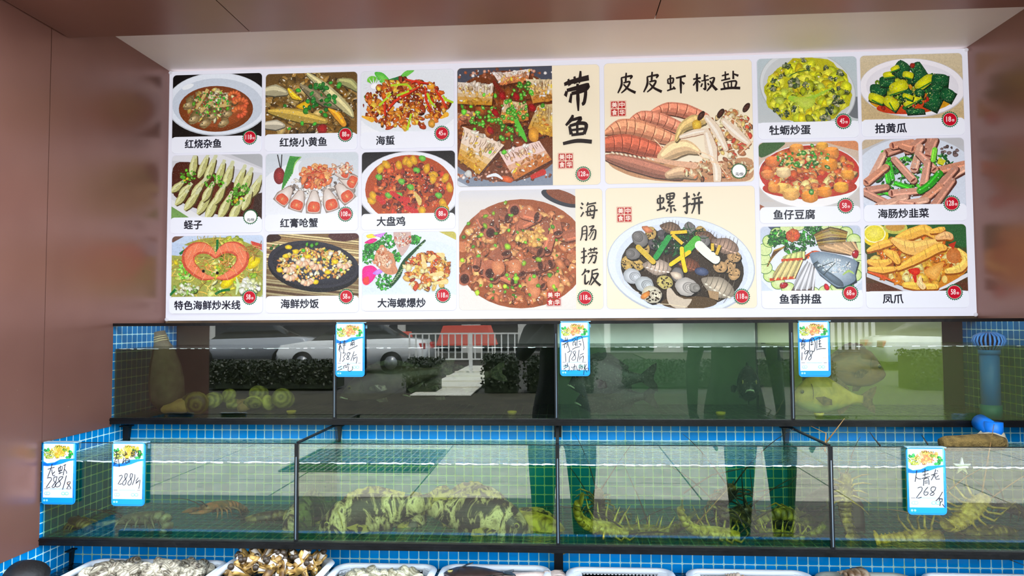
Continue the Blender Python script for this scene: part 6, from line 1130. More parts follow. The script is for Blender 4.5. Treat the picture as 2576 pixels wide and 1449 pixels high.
def lobster(name, label, cat, L, loc, rot, m, leg_m=None, curl=.6, claws=False, ant=.9, group=None, seed=1, spiny=True, feel=ANT, anta=(.35, -.35), lift=.5, band=None):
    az = -1 if abs(rot[0]) > 1.7 else 1
    """head towards -x, back up"""
    R = random.Random(seed); t = thing(name, label, cat, loc, rot, group); leg_m = leg_m or m
    cl = L*.45; w = L*.12; n = 16; mb = MB(); rings = []
    for k in range(11):
        s = k/10; q = math.sin(PI*(.12+.72*s))**.6 if s < 1 else .7; ww = w*(.45+.55*math.sin(PI*min(1, .1+.62*s))); hh = w*.95*(.5+.5*math.sin(PI*min(1, .12+.6*s)))
        rings.append([(-cl+cl*s, ww*math.cos(a), hh*math.sin(a)*(1 if math.sin(a) > 0 else .55)) for a in [2*PI*j/n for j in range(n)]])
    mb.loft(rings)
    if spiny:
        for _ in range(46):
            s = R.random(); a = R.uniform(.25, PI-.25); ww = w*(.45+.55*math.sin(PI*min(1, .1+.62*s))); x, y, z = -cl+cl*s, ww*math.cos(a), ww*.93*math.sin(a); mb.tube([(x, y*.96, z*.96), (x-w*.16, y*1.12, z*1.16)], [w*.06, .0003], 5)
        for sg in (1, -1): mb.tube([(-cl*.92, sg*w*.3, w*.4), (-cl*1.02, sg*w*.42, w*.75), (-cl*1.14, sg*w*.45, w*.86)], [w*.11, w*.09, .0004], 7)
    else: mb.tube([(-cl*.9, 0, w*.4), (-cl*1.12, 0, w*.5)], [w*.14, .0005], 6)
    obj('carapace', mb, m, t)
    # jointed abdomen curling under
    mb = MB(); x, z, a = 0., 0., 0.; seg = L*.5/6
    for k in range(6):
        rs = []; w0 = w*(.98-.07*k)
        for f in (0, .35, 1.05):
            px, pz = x+seg*f*math.cos(a), z-seg*f*math.sin(a); q = w0*(1.02 if f == .35 else .92)
            rs.append([(px+q*.9*math.sin(b)*math.sin(a)*(1 if math.sin(b) > 0 else .5), q*math.cos(b), pz+q*.9*math.sin(b)*math.cos(a)*(1 if math.sin(b) > 0 else .5)) for b in [2*PI*j/n for j in range(n)]])
        mb.loft(rs); x += seg*math.cos(a); z -= seg*math.sin(a); a += curl/3
        for sg in (1, -1): mb.tube([(x-seg*.4, sg*w0*.85, z), (x-seg*.1, sg*w0*1.05, z-w0*.42)], [w*.1, .0006], 5)
    obj('abdomen', mb, m, t)
    mb = MB()
    for k in range(-2, 3):
        b = k*.42; ln = seg*1.9; dx, dy = math.cos(b), math.sin(b); q = w*.3
        pts = []
        for fx, fy in ((0, -.45), (.45, -1), (.9, -.9), (1.05, 0), (.9, .9), (.45, 1), (0, .45)):
            lx, ly = fx*ln, fy*q; gx, gy = lx*dx-ly*dy, lx*dy+ly*dx; pts.append((x+gx*math.cos(a), gy, z-gx*math.sin(a)+.0008*abs(k)))
        mb.prism(pts, (0, 0, .0016))
    obj('tail_fan', mb, m, t)
    for i in range(5):
        for sg in (1, -1):
            x0 = -cl*.68+cl*.14*i; sp = R.uniform(.75, 1.15); fw = (-.5+.26*i)*w; lg = 1.35 if spiny else 1.
            p = [(x0, sg*w*.45, -w*.35), (x0+fw*.7*lg, sg*w*(1.35*sp), w*lift*R.uniform(.1, .5)), (x0+fw*1.6*lg, sg*w*1.9*sp*lg, -w*.25*R.uniform(.4, 1.6)), (x0+fw*2.4*lg, sg*w*2.2*sp*lg, -w*1.1*lg)]
            mb = MB(); mb.tube(p, [w*.17, w*.145, w*.12, w*.02], 7); obj('leg', mb, leg_m, t)
    if claws:
        for sg in (1, -1):
            mb = MB(); ax, ay = -cl*1.02, sg*w*1.15
            mb.tube([(-cl*.75, sg*w*.5, -w*.2), (-cl*.95, sg*w*1.2, 0), ], [w*.2, w*.24], 8)
            mb.tube([(-cl*.95, sg*w*1.2, 0), (-cl*1.1, sg*w*1.3, 0), (-cl*1.35, sg*w*1.15, -w*.1), (-cl*1.62, sg*w*.85, -w*.15), (-cl*1.82, sg*w*.6, -w*.15)], [w*.24, w*.42, w*.5, w*.3, w*.04], 10, None, 0, True, .6)
            mb.tube([(-cl*1.28, sg*w*.85, -w*.1), (-cl*1.5, sg*w*.5, -w*.15), (-cl*1.7, sg*w*.42, -w*.15)], [w*.22, w*.17, w*.03], 8); c = obj('claw', mb, m, t)
            if band and sg == band:
                mb = MB(); mb.tube([(-cl*1.42, sg*w*.95, -w*.12), (-cl*1.50, sg*w*.86, -w*.12)], [w*.56, w*.52], 14, None, 0, False, .8); obj('claw_band', mb, plain('yellow_rubber_band', (226, 236, 40), .4), c)
    for sg, aa in zip((1, -1), anta):
        mb = MB(); pts = []; l = L*ant
        for k in range(9): q = k/8; pts.append((-cl*.95-l*q*math.cos(aa)*.9, sg*w*.35+l*q*math.sin(aa), w*.3+az*l*(.6*q-.3*q*q)))
        mb.tube(pts, [w*.085*(1-.85*k/8)+.0003 for k in range(9)], 6); obj('antenna', mb, feel, t)
        mb = MB(); mb.tube([(-cl*.88, sg*w*.3, w*.35), (-cl*.98, sg*w*.42, w*.5)], [w*.07, w*.09], 7); mb.sphere((-cl*1.0, sg*w*.44, w*.54), w*.13); obj('eye', mb, EYEB, t)
    return t
D = math.radians
gA = 'spiny lobsters in the third lower tank'
lobster('lobster', 'grey-brown lobster with curled tail, below the second lower price tag', 'lobster', .185, place(392, 1305, -.45), (D(-15), D(-4), D(6)), LOBK, None, 2.3, True, .5, 'clawed lobsters in the left lower tank', 3, False)
lobster('lobster', 'dark lobster in the left corner of the lower tank', 'lobster', .13, place(205, 1318, -.44), (D(10), 0, D(-30)), LOBD, LOBG, .5, True, .6, 'clawed lobsters in the left lower tank', 4, False)
lobster('lobster', 'brown lobster facing out at the back of the left lower tank', 'lobster', .16, place(566, 1275, -.34), (D(0), D(8), D(70)), shellm('red_brown_lobster_shell', (60, 50, 26), (130, 96, 50), (190, 110, 70)), None, .3, True, .5, 'clawed lobsters in the left lower tank', 5, False)
lobster('lobster', 'dark lobster with a yellow band on its claw', 'lobster', .16, place(688, 1300, -.34), (D(4), D(-8), D(14)), LOBD, None, .4, True, .5, 'clawed lobsters in the left lower tank', 6, False, band=-1)
lobster('spiny_lobster', 'pale green lobster on its back in the front left corner of its tank', 'lobster', .175, place(1500, 1322, -.46), (D(160), D(-12), D(188)), LOBY, LOBY, .9, False, .9, gA, 11, anta=(.5, -.2))
lobster('spiny_lobster', 'brown lobster standing upright against the left post', 'lobster', .14, place(1508, 1282, -.34), (D(10), D(62), D(80)), LOBD, LOBG, .5, False, 1.1, gA, 12, anta=(.4, -.5))
lobster('spiny_lobster', 'green lobster lying low, left of the middle of its tank', 'lobster', .18, place(1650, 1332, -.43), (D(165), D(4), D(10)), LOBG, LOBY, .4, False, 1., gA, 13, anta=(.3, -.6))
lobster('spiny_lobster', 'yellow-legged lobster on its back in the middle of its tank', 'lobster', .175, place(1775, 1335, -.45), (D(170), D(-6), D(176)), LOBY, LOBY, .8, False, 1., gA, 14, anta=(.6, -.3))
lobster('spiny_lobster', 'dark brown lobster humped against the back tiles', 'lobster', .17, place(1818, 1262, -.27), (0, D(40), D(100)), LOBD, LOBD, .9, False, 1.3, gA, 15, anta=(.7, -.6))
lobster('spiny_lobster', 'dark lobster climbing behind the yellow-legged one', 'lobster', .17, place(1868, 1305, -.36), (D(20), D(15), D(30)), LOBD, LOBG, .4, False, 1.3, gA, 16, anta=(.3, -.9))
lobster('spiny_lobster', 'green lobster beside the dark hose at the right of its tank', 'lobster', .17, place(1985, 1298, -.38), (D(-30), D(-18), D(200)), LOBG, LOBY, .7, False, 1., gA, 17, anta=(.4, -.4))
lobster('spiny_lobster', 'green lobster with raised legs at the front right of its tank', 'lobster', .165, place(1990, 1348, -.455), (D(165), D(6), D(-8)), LOBG, LOBY, .6, False, .8, gA, 18, anta=(.3, -.3))
gB = 'spiny lobsters in the right lower tank'
lobster('spiny_lobster', 'green lobster hanging head up beside the right post', 'lobster', .15, place(2126, 1262, -.42), (D(0), D(84), D(100)), LOBG, LOBY, .5, False, .7, gB, 21, anta=(.5, -.5))
lobster('spiny_lobster', 'pale yellow lobster on its side below the 268 tag', 'lobster', .17, place(2292, 1356, -.45), (D(120), D(4), D(186)), LOBY, LOBY, .3, False, 1.1, gB, 22, anta=(.2, -.5))
lobster('spiny_lobster', 'cream-legged lobster tilted on its tail right of the 268 tag', 'lobster', .18, place(2425, 1300, -.45), (D(150), D(32), D(200)), LOBY, LOBY, .7, False, 1.1, gB, 23, anta=(.4, -.3), feel=ANTB)
lobster('spiny_lobster', 'dark lobster at the right edge of the picture', 'lobster', .16, place(2572, 1292, -.40), (D(0), D(20), D(20)), LOBD, LOBD, .5, False, .9, gB, 24)
lobster('spiny_lobster', 'dark green lobster lying low at the lower right corner', 'lobster', .17, place(2490, 1340, -.38), (D(8), D(-6), D(12)), LOBG, LOBG, .3, False, 1.2, gB, 25, feel=ANTB)
for lab, u, v, y, rot, sd, L in (('dark brown lobster under the humped one, facing the back tiles', 1835, 1300, -.3, (D(5), D(25), D(120)), 31, .17), ('dark lobster low in front, left of the yellow-legged one', 1712, 1328, -.34, (D(6), D(2), D(200)), 32, .17), ('dark lobster at the back left, beside the upright brown one', 1560, 1312, -.3, (D(20), D(10), D(-20)), 33, .16), ('dark lobster piled between the two front right ones', 1930, 1318, -.33, (D(-10), D(12), D(150)), 34, .17)):
    lobster('spiny_lobster', lab, 'lobster', L, place(u, v, y), rot, LOBD, LOBG, .6, False, 1.2, gA, sd, anta=(.6, -.7))
# loose feelers, dark reflection built as a solid arc
def feeler(label, pts, y0, y1, r, m): 
    p = [at(u, v, y0+(y1-y0)*i/(len(pts)-1)) for i, (u, v) in enumerate(pts)]; k = len(p)
    mb = MB(); mb.tube(p, [r*(1-.75*i/(k-1)) for i in range(k)], 6); tag(obj('feeler', mb, m, None, True, tuple(p[0])), label, 'lobster feeler', 'long lobster feelers')
for lab, pts, y0, y1, m in (('long dark feeler slanting across the left of the lobster tank', [(1640, 1345), (1610, 1260), (1565, 1160)], -.42, -.35, ANT), ('dark feeler rising to the right from the dark lobster in the middle', [(1720, 1240), (1790, 1195), (1870, 1178), (1920, 1176)], -.4, -.34, ANT), ('pale brown feeler slanting up in the middle of the lobster tank', [(1750, 1320), (1790, 1275), (1835, 1225)], -.44, -.42, ANTB),
                        ('dark feeler dropping steeply from the water in the lobster tank', [(1900, 1320), (1840, 1240), (1810, 1165)], -.44, -.36, ANT), ('thin dark feeler lying level in front of the back tiles', [(1850, 1248), (1920, 1234), (1985, 1222), (2030, 1170)], -.36, -.3, ANT), ('dark vertical feeler in front of the back tiles', [(1900, 1290), (1892, 1230), (1886, 1180)], -.4, -.33, ANT),
                        ('brown feeler slanting up from the right of the 268 tag', [(2380, 1238), (2430, 1200), (2480, 1172)], -.46, -.42, ANTB), ('pale feeler sticking out of the water left of the 268 tag', [(2065, 1130), (2100, 1085), (2125, 1052)], -.46, -.48, ANTB), ('thin pale feeler sticking up above the rim beside the right post', [(2075, 1135), (2078, 1090), (2040, 1072)], -.5, -.45, ANTB), ('short dark feeler poking above the rim left of the 268 tag', [(2215, 1122), (2200, 1104), (2187, 1086)], -.46, -.44, ANT), ('short dark feeler poking above the rim over the 268 tag', [(2334, 1118), (2325, 1104), (2318, 1094)], -.46, -.44, ANT)):
    feeler(lab, pts, y0, y1, .0022, m)
mb = MB(); mb.tube([at(u, v, y) for u, v, y in ((1985, 1350, -.24), (2010, 1310, -.26), (2050, 1262, -.28), (2095, 1235, -.30), (2130, 1240, -.33), (2146, 1272, -.35), (2150, 1320, -.36), (2150, 1345, -.37))], .024, 14)  # a dark reflection in the glass, built as a solid arched tube
ho = obj('reflection', mb, plain('dark_green_reflection', (16, 24, 16), .4), None, True, tuple(at(2050, 1345, -.3))); tag(ho, 'thick dark hose in solid form, arching behind the right post of the lobster tank', 'reflection')
mb = MB(); pts = []
for k in range(10): a = 2*PI*k/10+.3; r = .021 if k % 2 == 0 else .007; pts.append((r*math.cos(a), 0, r*math.sin(a)))
mb.prism(pts, (0, .004, 0)); s_ = obj('starfish', mb, plain('pale_starfish', (196, 206, 200), .6, var=.2, vs=200), None); s_.location = place(2421, 1174, -.49); tag(s_, 'small pale starfish at the waterline right of the 268 tag', 'starfish')
# ------------------------------------------------------------------ big clams of the first upper tank
BIGC = shell_mat('yellow_green_clam_shell', (96, 100, 30), (222, 224, 110), 420.); BIGD = shell_mat('dark_striped_clam_shell', (40, 34, 22), (168, 160, 70), 380.); SIPH = plain('tan_siphon', (176, 146, 84), .6, var=.25, vs=40, bump=.3)
gc = 'big clams in the first upper tank'
def big_clam(label, u, v, y, s, rot, m, siphon=None):
    t = thing('clam', label, 'clam', place(u, v, y), rot, gc); obj('upper_valve', valve(.030*s, .026*s, .016*s), m, t); obj('lower_valve', valve(.030*s, .026*s, .016*s, -1), m, t)
    if siphon:
        mb = MB(); l = siphon; mb.tube([(.012*s, 0, 0), (.028*s, 0, .001), (.045*l, 0, -.002), (.062*l, 0, -.004), (.068*l, 0, -.004)], [.016*s, .017*s, .015, .012, .006], 12); obj('siphon', mb, SIPH, t)
big_clam('large dark-striped clam with a tan siphon, leftmost of the big clams', 487, 1016, -.19, 1.35, (D(80), D(10), D(185)), BIGD, 1.35)
for lab, u, v, y, s, rot, sp in (('pale yellow-green clam right of the dark-striped one', 538, 1006, -.15, .95, (D(70), D(-20), D(20)), None), ('pale clam at the back, in the middle of the clam tank', 577, 996, -.06, .9, (D(60), 0, D(-20)), None), ('tan siphoned clam lying in the middle of the clam tank', 590, 1016, -.12, .8, (D(30), 0, D(10)), .9),
                                ('pale clam with a dark opening, right of the middle', 634, 1014, -.15, .95, (D(40), D(20), D(170)), .7), ('pale clam at the back, right half of the clam tank', 652, 990, -.04, 1., (D(70), 0, D(10)), None), ('brownish clam leaning beside the rightmost striped clam', 676, 1014, -.12, .9, (D(75), D(30), D(60)), None), ('striped green clam standing on edge, rightmost of the big clams', 714, 1003, -.13, 1.15, (D(82), D(20), D(35)), None)):
    big_clam(lab, u, v, y, s, rot, BIGC, sp)
# ------------------------------------------------------------------ dark flat fish, squid, whelk, corner lump
_, zr, cx, cy, hw, hd = BK[3]
fish('flat_fish', 'dark brown flat fish lying in the fourth basket', 'fish', 'bream', .15, .12, .03, plain('dark_brown_fish_skin', (52, 40, 36), .3, var=.3, vs=40), BFIN, (cx-.045, cy+.062, zr+.002), (D(80), D(0), D(6)), .0, None, None, False)
for k in range(3):
    t = thing('squid', 'pale pinkish squid lying beside the dark flat fish', 'squid', (cx+.03+.02*k, cy+.094-.012*k, zr-.014+.004*k), (0, 0, D(-12+14*k)), 'squid in the fourth basket'); mb = MB()
    mb.tube([(-.06, 0, 0), (-.045, 0, 0), (-.01, 0, 0), (.03, 0, 0), (.05, 0, 0)], [.002, .01, .015, .014, .01], 12, None, 0, True, .6); SQ = plain('squid_skin', (206, 186, 176), .25, var=.2, vs=60); obj('mantle', mb, SQ, t)
    mb = MB(); mb.prism([(-.06, 0, 0), (-.04, .026, 0), (-.015, .012, 0), (-.015, -.012, 0), (-.04, -.026, 0)], (0, 0, .002)); obj('fin', mb, SQ, t)
    mb = MB(); mb.tube([(.05, 0, 0), (.062, 0, 0)], .009, 10)
    for j in range(6): mb.tube([(.06, (j-2.5)*.003, 0), (.08, (j-2.5)*.006, .002), (.1, (j-2.5)*.008, 0)], [.003, .0022, .0006], 6)
    obj('tentacles', mb, SQ, t)
def whelk(label, loc, s, rot, m):
    t = thing('whelk', label, 'whelk', loc, rot, None); mb = MB(); rings = []
    for k in range(70):
        q = k/69; a = q*5*2*PI; r = .026*s*(1-q)**1.1+.0005; d = .012*s*(1-q)**1.05+.0004; cx_, cz_ = r*math.cos(a)*.62, .075*s*q**.85; cy_ = r*math.sin(a)*.62
        rings.append([(cx_+math.cos(a)*d*1.25*math.cos(b), cy_+math.sin(a)*d*1.25*math.cos(b), cz_+d*1.2*math.sin(b)) for b in [2*PI*j/10 for j in range(10)]])
    mb.loft(rings); obj('shell', mb, m, t)
    mb = MB(); mb.sphere((.014*s, -.006*s, -.004*s), .016*s, None, 0, 12, 8, (1.2, .8, .5)); obj('foot', mb, plain('whelk_flesh', (196, 150, 110), .4), t)
_, zr, cx, cy, hw, hd = BK[6]
whelk('large brown and white whelk in the stained grey basket', (cx+.0, cy+.095, zr-.006), 1.0, (D(-70), D(20), D(110)), shell_mat('whelk_shell', (110, 84, 60), (222, 206, 180), 300.))
_, zr, cx, cy, hw, hd = BK[5]
whelk('single pale shell showing in the third basket from the right', (cx-.02, cy+.096, zr-.012), .5, (D(-80), 0, D(60)), shell_mat('pale_whelk_shell', (150, 120, 96), (226, 210, 190), 300.))
a = at(58, 1446, -.6); mb = MB(); mb.sphere((0, 0, 0), .05, None, 0, 20, 12, (1.15, 1, .62)); lump = obj('dark_lump', mb, plain('black_lump', (16, 13, 12), .6, bump=.4, bscale=30), None, False, None); lump.location = tuple(a); tag(lump, 'dark rounded lump in the lower left corner against the blue tiles', 'dark lump')  # dark rounded lump of no known kind, a flattened ball
# ------------------------------------------------------------------ the street behind the photographer (mirrored in the glass)
def mir(u, v, y, yg=YT1):             # point at distance y that the glass at yg mirrors to (u, v)
    p = at(u, v, 2*yg-y); return Vector((p.x, y, p.z))
mb = MB(); mb.box(-40, 45, -60, -8.9, ZG-.16, ZG-.1); struct('floor_street', mb, plain('dark_asphalt', (62, 60, 56), .8, var=.3, vs=4))
mb = MB(); mb.box(4.6, 30, -31, -8.6, ZG-.1, ZG-.055); struct('floor_forecourt', mb, plain('worn_grey_forecourt', (84, 84, 72), .8, var=.2, vs=2))
mb = MB(); mb.box(-14, 4.59, -13.2, -8.7, ZG-.09, ZG-.06); mb.box(-14, 4.59, -8.72, -8.6, ZG-.09, ZG+.02); struct('floor_planting', mb, plain('dark_soil', (58, 54, 40), .9, var=.4, vs=3))
LEAF = plain('hedge_leaves', (36, 44, 26), .45, var=.6, vs=9)
def hedge(label, x0, x1, y, z1, dpt=.9, seed=1):
    R = random.Random(seed); t = thing('hedge', label, 'hedge', ((x0+x1)/2, y, ZG-.06), group='clipped street hedges'); mb = MB()
    core = []
    mb.box(x0+.08, x1-.08, y-dpt/2+.06, y+dpt/2-.06, ZG-.05, z1-.08)
    for _ in range(int(900*(x1-x0))):
        x, yy, z = R.uniform(x0, x1), R.choice((y+dpt/2+R.uniform(-.1, .03), R.uniform(y-dpt/2, y+dpt/2))), R.uniform(ZG+.05, z1)
        if yy < y+dpt/2-.12: z = z1+R.uniform(-.08, .05)
        s = R.uniform(.02, .045); a, b = R.uniform(0, 6.3), R.uniform(-.9, .9); d = Vector((math.cos(a), math.sin(b), math.sin(a)))*s; e = Vector((-math.sin(a), math.cos(b), math.cos(a)))*s*.5; p = Vector((x, yy, z))
        mb.add([p-d, p+e, p+d, p-e], [(0, 1, 2, 3)])
    obj('foliage', mb, LEAF, t, True)
    mb = MB(); k = max(2, int((x1-x0)/.5))
    for i in range(k): x = x0+(i+.5)*(x1-x0)/k; mb.tube([(x, y, ZG-.06), (x+.03, y, z1-.2)], [.03, .012], 6)
    obj('stems', mb, plain('brown_stems', (70, 52, 36), .8), t, True)
a, b = mir(525, 912, -14.5), mir(862, 912, -14.5); hedge('long low hedge mirrored in the glass of the clam tank', a.x, b.x, -14.5, a.z, .9, 2)
a, b = mir(1022, 906, -13.6), mir(1113, 906, -13.6); hedge('hedge left of the pale crossing, mirrored in the bass tank', a.x, b.x, -13.6, a.z, .9, 3)
a, b = mir(1214, 897, -13.6), mir(1312, 897, -13.6); hedge('hedge right of the pale crossing, mirrored in the bass tank', a.x, b.x, -13.6, a.z, .9, 4)
a, b = mir(1318, 900, -13.9), mir(1500, 900, -13.9); hedge('hedge behind the two standing people', a.x, b.x, -13.9, a.z, .9, 5)
a, b = mir(2270, 886, -14.2), mir(2480, 886, -14.2); hedge('yellow-tipped hedge mirrored in the right upper tank', a.x, b.x, -14.2, a.z, .9, 6)
a, b = mir(1560, 900, -15), mir(2085, 900, -15); hedge('long hedge behind the second person', a.x, b.x, -15, a.z-.1, .9, 7)
a, b = mir(1112, 950, -16), mir(1216, 950, -16); mb = MB(); mb.box(a.x-.1, b.x+.1, -22, -12.6, ZG-.05, ZG-.03)
for k in range(4): mb.box(a.x-.1, b.x+.1, -14.2-k*1.6, -14.08-k*1.6, ZG-.03, ZG+.0)
st = obj('crossing', mb, plain('pale_crossing_paint', (222, 220, 206), .7, var=.1, vs=2), None); st['kind'] = 'structure'; st.name = 'floor_crossing'
# railing
a, b = mir(1030, 838, -18.5), mir(1312, 905, -18.5); t = thing('railing', 'white street railing with upright bars, mirrored in the bass tank', 'railing', ((a.x+b.x)/2, -18.5, ZG-.1)); WM = plain('white_railing_paint', (226, 226, 224), .5)
mb = MB(); mb.box(a.x, b.x, -18.53, -18.47, a.z-.04, a.z); obj('top_rail', mb, WM, t, True)
mb = MB(); mb.box(a.x, b.x, -18.53, -18.47, b.z, b.z+.04); obj('lower_rail', mb, WM, t, True)
n = int((b.x-a.x)/.185)
for i in range(n+1): x = a.x+(b.x-a.x)*i/n; mb = MB(); mb.box(x-.018, x+.018, -18.52, -18.48, b.z+.04, a.z-.04); obj('bar', mb, WM, t, True)
x = a.x+(b.x-a.x)*.55; mb = MB(); mb.box(x-.045, x+.045, -18.56, -18.44, ZG-.1, a.z); obj('rail_post', mb, WM, t, True)
# cars
TYRE = plain('tyre_rubber', (18, 18, 19), .7); GLZ = plain('dark_car_glass', (24, 27, 32), .08, spec=.6); LAMP = plain('red_tail_lamp', (190, 24, 20), .2)
def car(label, x, y, heading, paint, group):
    t = thing('car', label, 'car', (x, y, ZG-.1), (0, 0, heading), group)
    prof = [(-2.2, .32), (-2.25, .6), (-2.1, .85), (-1.2, .98), (-.55, 1.42), (.9, 1.46), (1.55, 1.08), (2.1, 1.0), (2.22, .7), (2.2, .32)]
    body = [(-2.2, .3), (-2.25, .6), (-2.12, .84), (-1.25, .97), (1.6, 1.04), (2.1, .98), (2.24, .7), (2.2, .3)]; cab = [(-1.2, .97), (-.5, 1.42), (.85, 1.46), (1.5, 1.04)]
    def slab(p, w0, w1, zc):
        rs = []
        for w, s in ((-w0, .97), (-w0*.97, 1), (w0*.97, 1), (w0, .97)): rs.append([(q*s, w if r < zc else w*w1/w0, .3+(r-.3)*s) for q, r in p])
        mb = MB(); mb.loft(rs); return mb
    obj('body', slab(body, .88, .84, .9), paint, t); obj('cabin', slab(cab, .76, .62, 1.2), GLZ, t); mb = MB(); mb.box(-.45, .85, -.6, .6, 1.43, 1.47); obj('roof', mb, paint, t)
    for wx in (-1.4, 1.35):
        for wy in (-.86, .86):
            mb = MB(); mb.tube([(wx, wy-.09, .33), (wx, wy+.09, .33)], .33, 20); w = obj('wheel', mb, TYRE, t); mb = MB(); mb.tube([(wx, wy-.1, .33), (wx, wy+.1, .33)], .2, 14); obj('hub', mb, plain('alloy_hub', (150, 152, 156), .3, .6), w)
    for sy in (-.6, .6): mb = MB(); mb.box(2.16, 2.26, sy-.18, sy+.18, .72, .9); obj('tail_lamp', mb, LAMP, t)
    for sy in (-.62, .62): mb = MB(); mb.sphere((-2.1, sy, .72), .16, None, 0, 10, 6, (.7, 1, .6)); obj('headlamp', mb, plain('headlamp_glass', (220, 226, 230), .1), t)
a = mir(900, 880, -20.2); b = mir(570, 880, -22.6)
car('white car mirrored in the glass of the clam tank', a.x, -20.2, D(4), plain('white_car_paint', (236, 238, 240), .15, coat=.6), 'cars in the street')
car('silver car behind the white one, mirrored in the clam tank', b.x+.9, -22.8, D(0), plain('silver_car_paint', (170, 174, 182), .2, .3, coat=.6), 'cars in the street')
a = mir(2345, 915, -21.5); car('pale car mirrored in the right upper tank', a.x, -20.5, D(180), plain('white_car_paint', (236, 238, 240), .15, coat=.6), 'cars in the street')
# shopfronts across the street
t = thing('building', 'pale building with dark shopfront bays across the street', 'building', (3, -33, ZG-.1))
mb = MB(); mb.box(-34, 40, -36, -33, ZG-.1, 12); obj('wall', mb, plain('pale_building_wall', (206, 204, 198), .8, var=.1, vs=.6), t, True)
R = random.Random(4); x = -33
while x < 39:
    wdt = R.uniform(1.4, 3.6); mb = MB(); mb.box(x, x+wdt, -33.02, -32.95, ZG, R.choice((1.6, 2.4))); obj('shopfront', mb, plain('dark_shop_glass', (34, 34, 40), .15), t, True); x += wdt+R.uniform(.3, 1.6)
for k in range(7): p = mir(2092+k*17, 830, -33); mb = MB(); mb.box(p.x-.09, p.x+.09, -32.94, -32.88, ZG, 3); obj('white_mullion', mb, WM, t, True)
# coral-red awnings and stools
for lab, u, v, wd, h in (('coral red tent canopy across the street', 1170, 842, 1.15, .7), ('small coral red canopy across the street', 990, 850, .5, .45)):
    p = mir(u, v, -26); t = thing('street_tent', lab, 'tent', (p.x, -26, ZG-.1), group='red tents'); mb = MB()
    mb.prism([(p.x-wd, -26, p.z-h*.6), (p.x+wd, -26, p.z-h*.6), (p.x+wd*.75, -26, p.z+h*.5), (p.x-wd*.75, -26, p.z+h*.5)], (0, -1.6, 0)); obj('canopy', mb, plain('coral_canvas', (236, 84, 66), .7), t, True)
    for sx in (-1, 1): mb = MB(); mb.box(p.x+sx*wd*.92-.03, p.x+sx*wd*.92+.03, -26.1, -26.04, ZG-.1, p.z-h*.6); obj('tent_leg', mb, WM, t, True)
# drain grate in the paving
p0, p1 = mir(760, 1130, -6.4, YT2), mir(1105, 1130, -6.4, YT2); t = thing('drain_grate', 'dark steel drain grate set in the pale paving', 'grate', ((p0.x+p1.x)/2, -6.3, ZG-.02)); mb = MB(); mb.box(p0.x, p1.x, -6.95, -5.75, ZG-.019, ZG-.014); obj('pit_cover', mb, DARK, t, True)
mb = MB()
for k in range(24): x = p0.x+(p1.x-p0.x)*k/23; mb.box(x-.006, x+.006, -6.95, -5.75, ZG-.014, ZG-.006)
for k in range(8): y = -6.95+1.2*k/7; mb.box(p0.x, p1.x, y-.005, y+.005, ZG-.014, ZG-.007)
obj('grate_bars', mb, plain('galvanised_bars', (150, 150, 146), .4, .4), t, True)
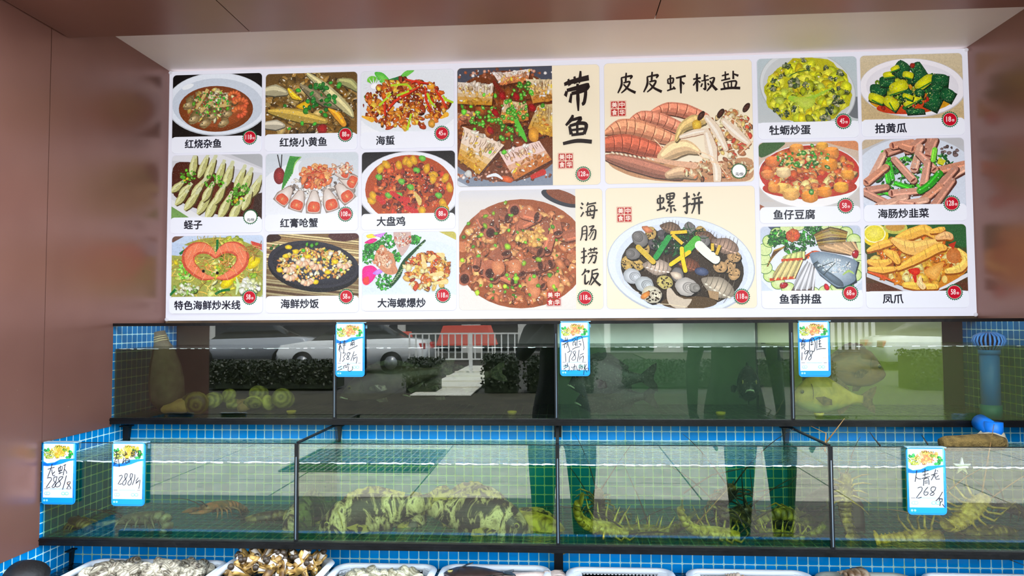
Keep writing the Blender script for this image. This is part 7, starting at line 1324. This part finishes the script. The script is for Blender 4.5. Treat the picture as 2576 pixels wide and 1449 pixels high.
# ------------------------------------------------------------------ two people standing in front of the tanks
def person(label, x, y, arms, top, bottom, hair_c, face=0., hgt=1.0, group=None):
    t = thing('person', label, 'person', (x, y, ZG), (0, 0, face), group)
    V, E, Rd = [], [], []
    def v(p, r, par=None):
        V.append(tuple(q*hgt for q in p)); Rd.append(r*hgt)
        if par is not None: E.append((par, len(V)-1))
        return len(V)-1
    pel = v((0, 0, .93), .15); wa = v((0, 0, 1.08), .135, pel); ch = v((0, .01, 1.28), .15, wa); nb = v((0, 0, 1.43), .075, ch); nk = v((0, .01, 1.5), .055, nb); hd = v((0, .03, 1.60), .085, nk); v((0, .02, 1.68), .075, hd)
    for sg in (-1, 1):
        h = v((sg*.1, 0, .86), .105, pel); k = v((sg*.105, .02, .48), .066, h); an = v((sg*.11, -.01, .1), .043, k); v((sg*.115, .13, .04), .04, an)
        s = v((sg*.18, 0, 1.40), .062, nb); el, wr = arms[0 if sg < 0 else 1]; e = v(el, .044, s); w_ = v(wr, .032, e); dx = Vector(wr)-Vector(el); dx.normalize(); hnd = v(tuple(Vector(wr)+dx*.06), .034, w_)
        side = Vector((sg, 0, 0)); up = dx.cross(side).normalized(); ln = (.055, .07, .075, .068)
        for f in range(4):
            o = up*(.024-.016*f); b0 = Vector(wr)+dx*.09+o; a_ = v(tuple(b0), .0095, hnd); b_ = v(tuple(b0+dx*ln[f]*.6-side*.012), .0085, a_); v(tuple(b0+dx*ln[f]-side*.03), .0075, b_)
        a_ = v(tuple(Vector(wr)+dx*.045+up*.035-side*.015), .0105, hnd); v(tuple(Vector(wr)+dx*.085+up*.055-side*.03), .009, a_)
    me = bpy.data.meshes.new('body'); me.from_pydata(V, E, []); o = bpy.data.objects.new('body', me); COL.objects.link(o); o.parent = t
    sk = o.modifiers.new('skin', 'SKIN'); sk.use_smooth_shade = True
    for q, r in zip(me.skin_vertices[0].data, Rd): q.radius = (r, r)
    me.skin_vertices[0].data[0].use_root = True
    ss = o.modifiers.new('sub', 'SUBSURF'); ss.levels = 1; ss.render_levels = 1
    nt_ = NT('person_'+label[:12].replace(' ', '_')); z = nt_.n('SeparateXYZ', {0: nt_.n('TexCoord').outputs['Object']}).outputs[2]
    c = nt_.mix(nt_.math('GREATER_THAN', z, .95*hgt), rgb(bottom), rgb(top)); c = nt_.mix(nt_.math('GREATER_THAN', z, 1.5*hgt), c, rgb(206, 160, 130)); c = nt_.mix(nt_.math('LESS_THAN', z, .09), c, rgb(30, 30, 32))
    me.materials.append(nt_.done(nt_.bsdf(c, .8)))
    mb = MB(); mb.sphere((0, .0, 1.665*hgt), .108*hgt, None, 0, 16, 10, (.95, 1.0, .85)); obj('hair', mb, plain('dark_hair', hair_c, .6), t)
    for sx in (-1, 1): mb = MB(); mb.sphere((sx*.034*hgt, .108*hgt, 1.605*hgt), .011, None, 0, 10, 6); obj('eye', mb, EYEB, t)
    mb = MB(); mb.tube([(0, .105*hgt, 1.61*hgt), (0, .125*hgt, 1.578*hgt), (0, .105*hgt, 1.57*hgt)], [.007, .014, .008], 8); obj('nose', mb, plain('skin_tone', (206, 160, 130), .6), t)
    mb = MB(); mb.tube([(-.022*hgt, .1*hgt, 1.545*hgt), (0, .108*hgt, 1.543*hgt), (.022*hgt, .1*hgt, 1.545*hgt)], .006, 6); obj('mouth', mb, plain('lip_tone', (170, 92, 84), .5), t)
    return t
person('person in dark clothes holding up a phone in front of the tanks', 1.27, -2.72, (((-.24, .14, 1.22), (-.1, .34, 1.38)), ((.24, .14, 1.22), (.1, .34, 1.38))), (30, 32, 38), (28, 30, 38), (20, 16, 14), 0, 1.0, 'people looking at the tanks')
person('person in a dark long coat standing beside the one with the phone', 2.32, -2.75, (((-.24, -.02, 1.14), (-.25, .06, .9)), ((.24, -.02, 1.14), (.25, .06, .9))), (26, 34, 34), (24, 34, 34), (20, 16, 14), .1, 1.02, 'people looking at the tanks')
mb = MB(); mb.prism([(a_, b_, 0) for a_, b_ in rrect(-.038, -.08, .038, .08, .01)], (0, 0, .008)); ph = obj('phone', mb, plain('black_phone', (16, 16, 18), .2), None); ph.location = (1.2548, -2.245, -.02); ph.rotation_euler = (D(90), D(90), 0); tag(ph, 'black phone held sideways by the person in front of the tanks', 'phone')
# ------------------------------------------------------------------ light
w = bpy.data.worlds.new('sky'); SC.world = w; w.use_nodes = True
nt = w.node_tree; bg = nt.nodes['Background']; bg.inputs[0].default_value = (.78, .88, 1.0, 1)
tcw = nt.nodes.new('ShaderNodeTexCoord'); sx_ = nt.nodes.new('ShaderNodeSeparateXYZ'); mr = nt.nodes.new('ShaderNodeMapRange')   # sky brighter on the right-hand side of the street
nt.links.new(tcw.outputs['Generated'], sx_.inputs[0]); nt.links.new(sx_.outputs[0], mr.inputs[0]); nt.links.new(mr.outputs[0], bg.inputs[1])
mr.inputs[1].default_value = -.8; mr.inputs[2].default_value = .8; mr.inputs[3].default_value = SKY*.5; mr.inputs[4].default_value = SKY*1.6
ld = bpy.data.lights.new('sun', 'SUN'); ld.energy = SUN; ld.angle = .009; ld.color = (1, .95, .86)
lo = bpy.data.objects.new('sun', ld); COL.objects.link(lo); lo.rotation_euler = (math.radians(-28), math.radians(8), 0)
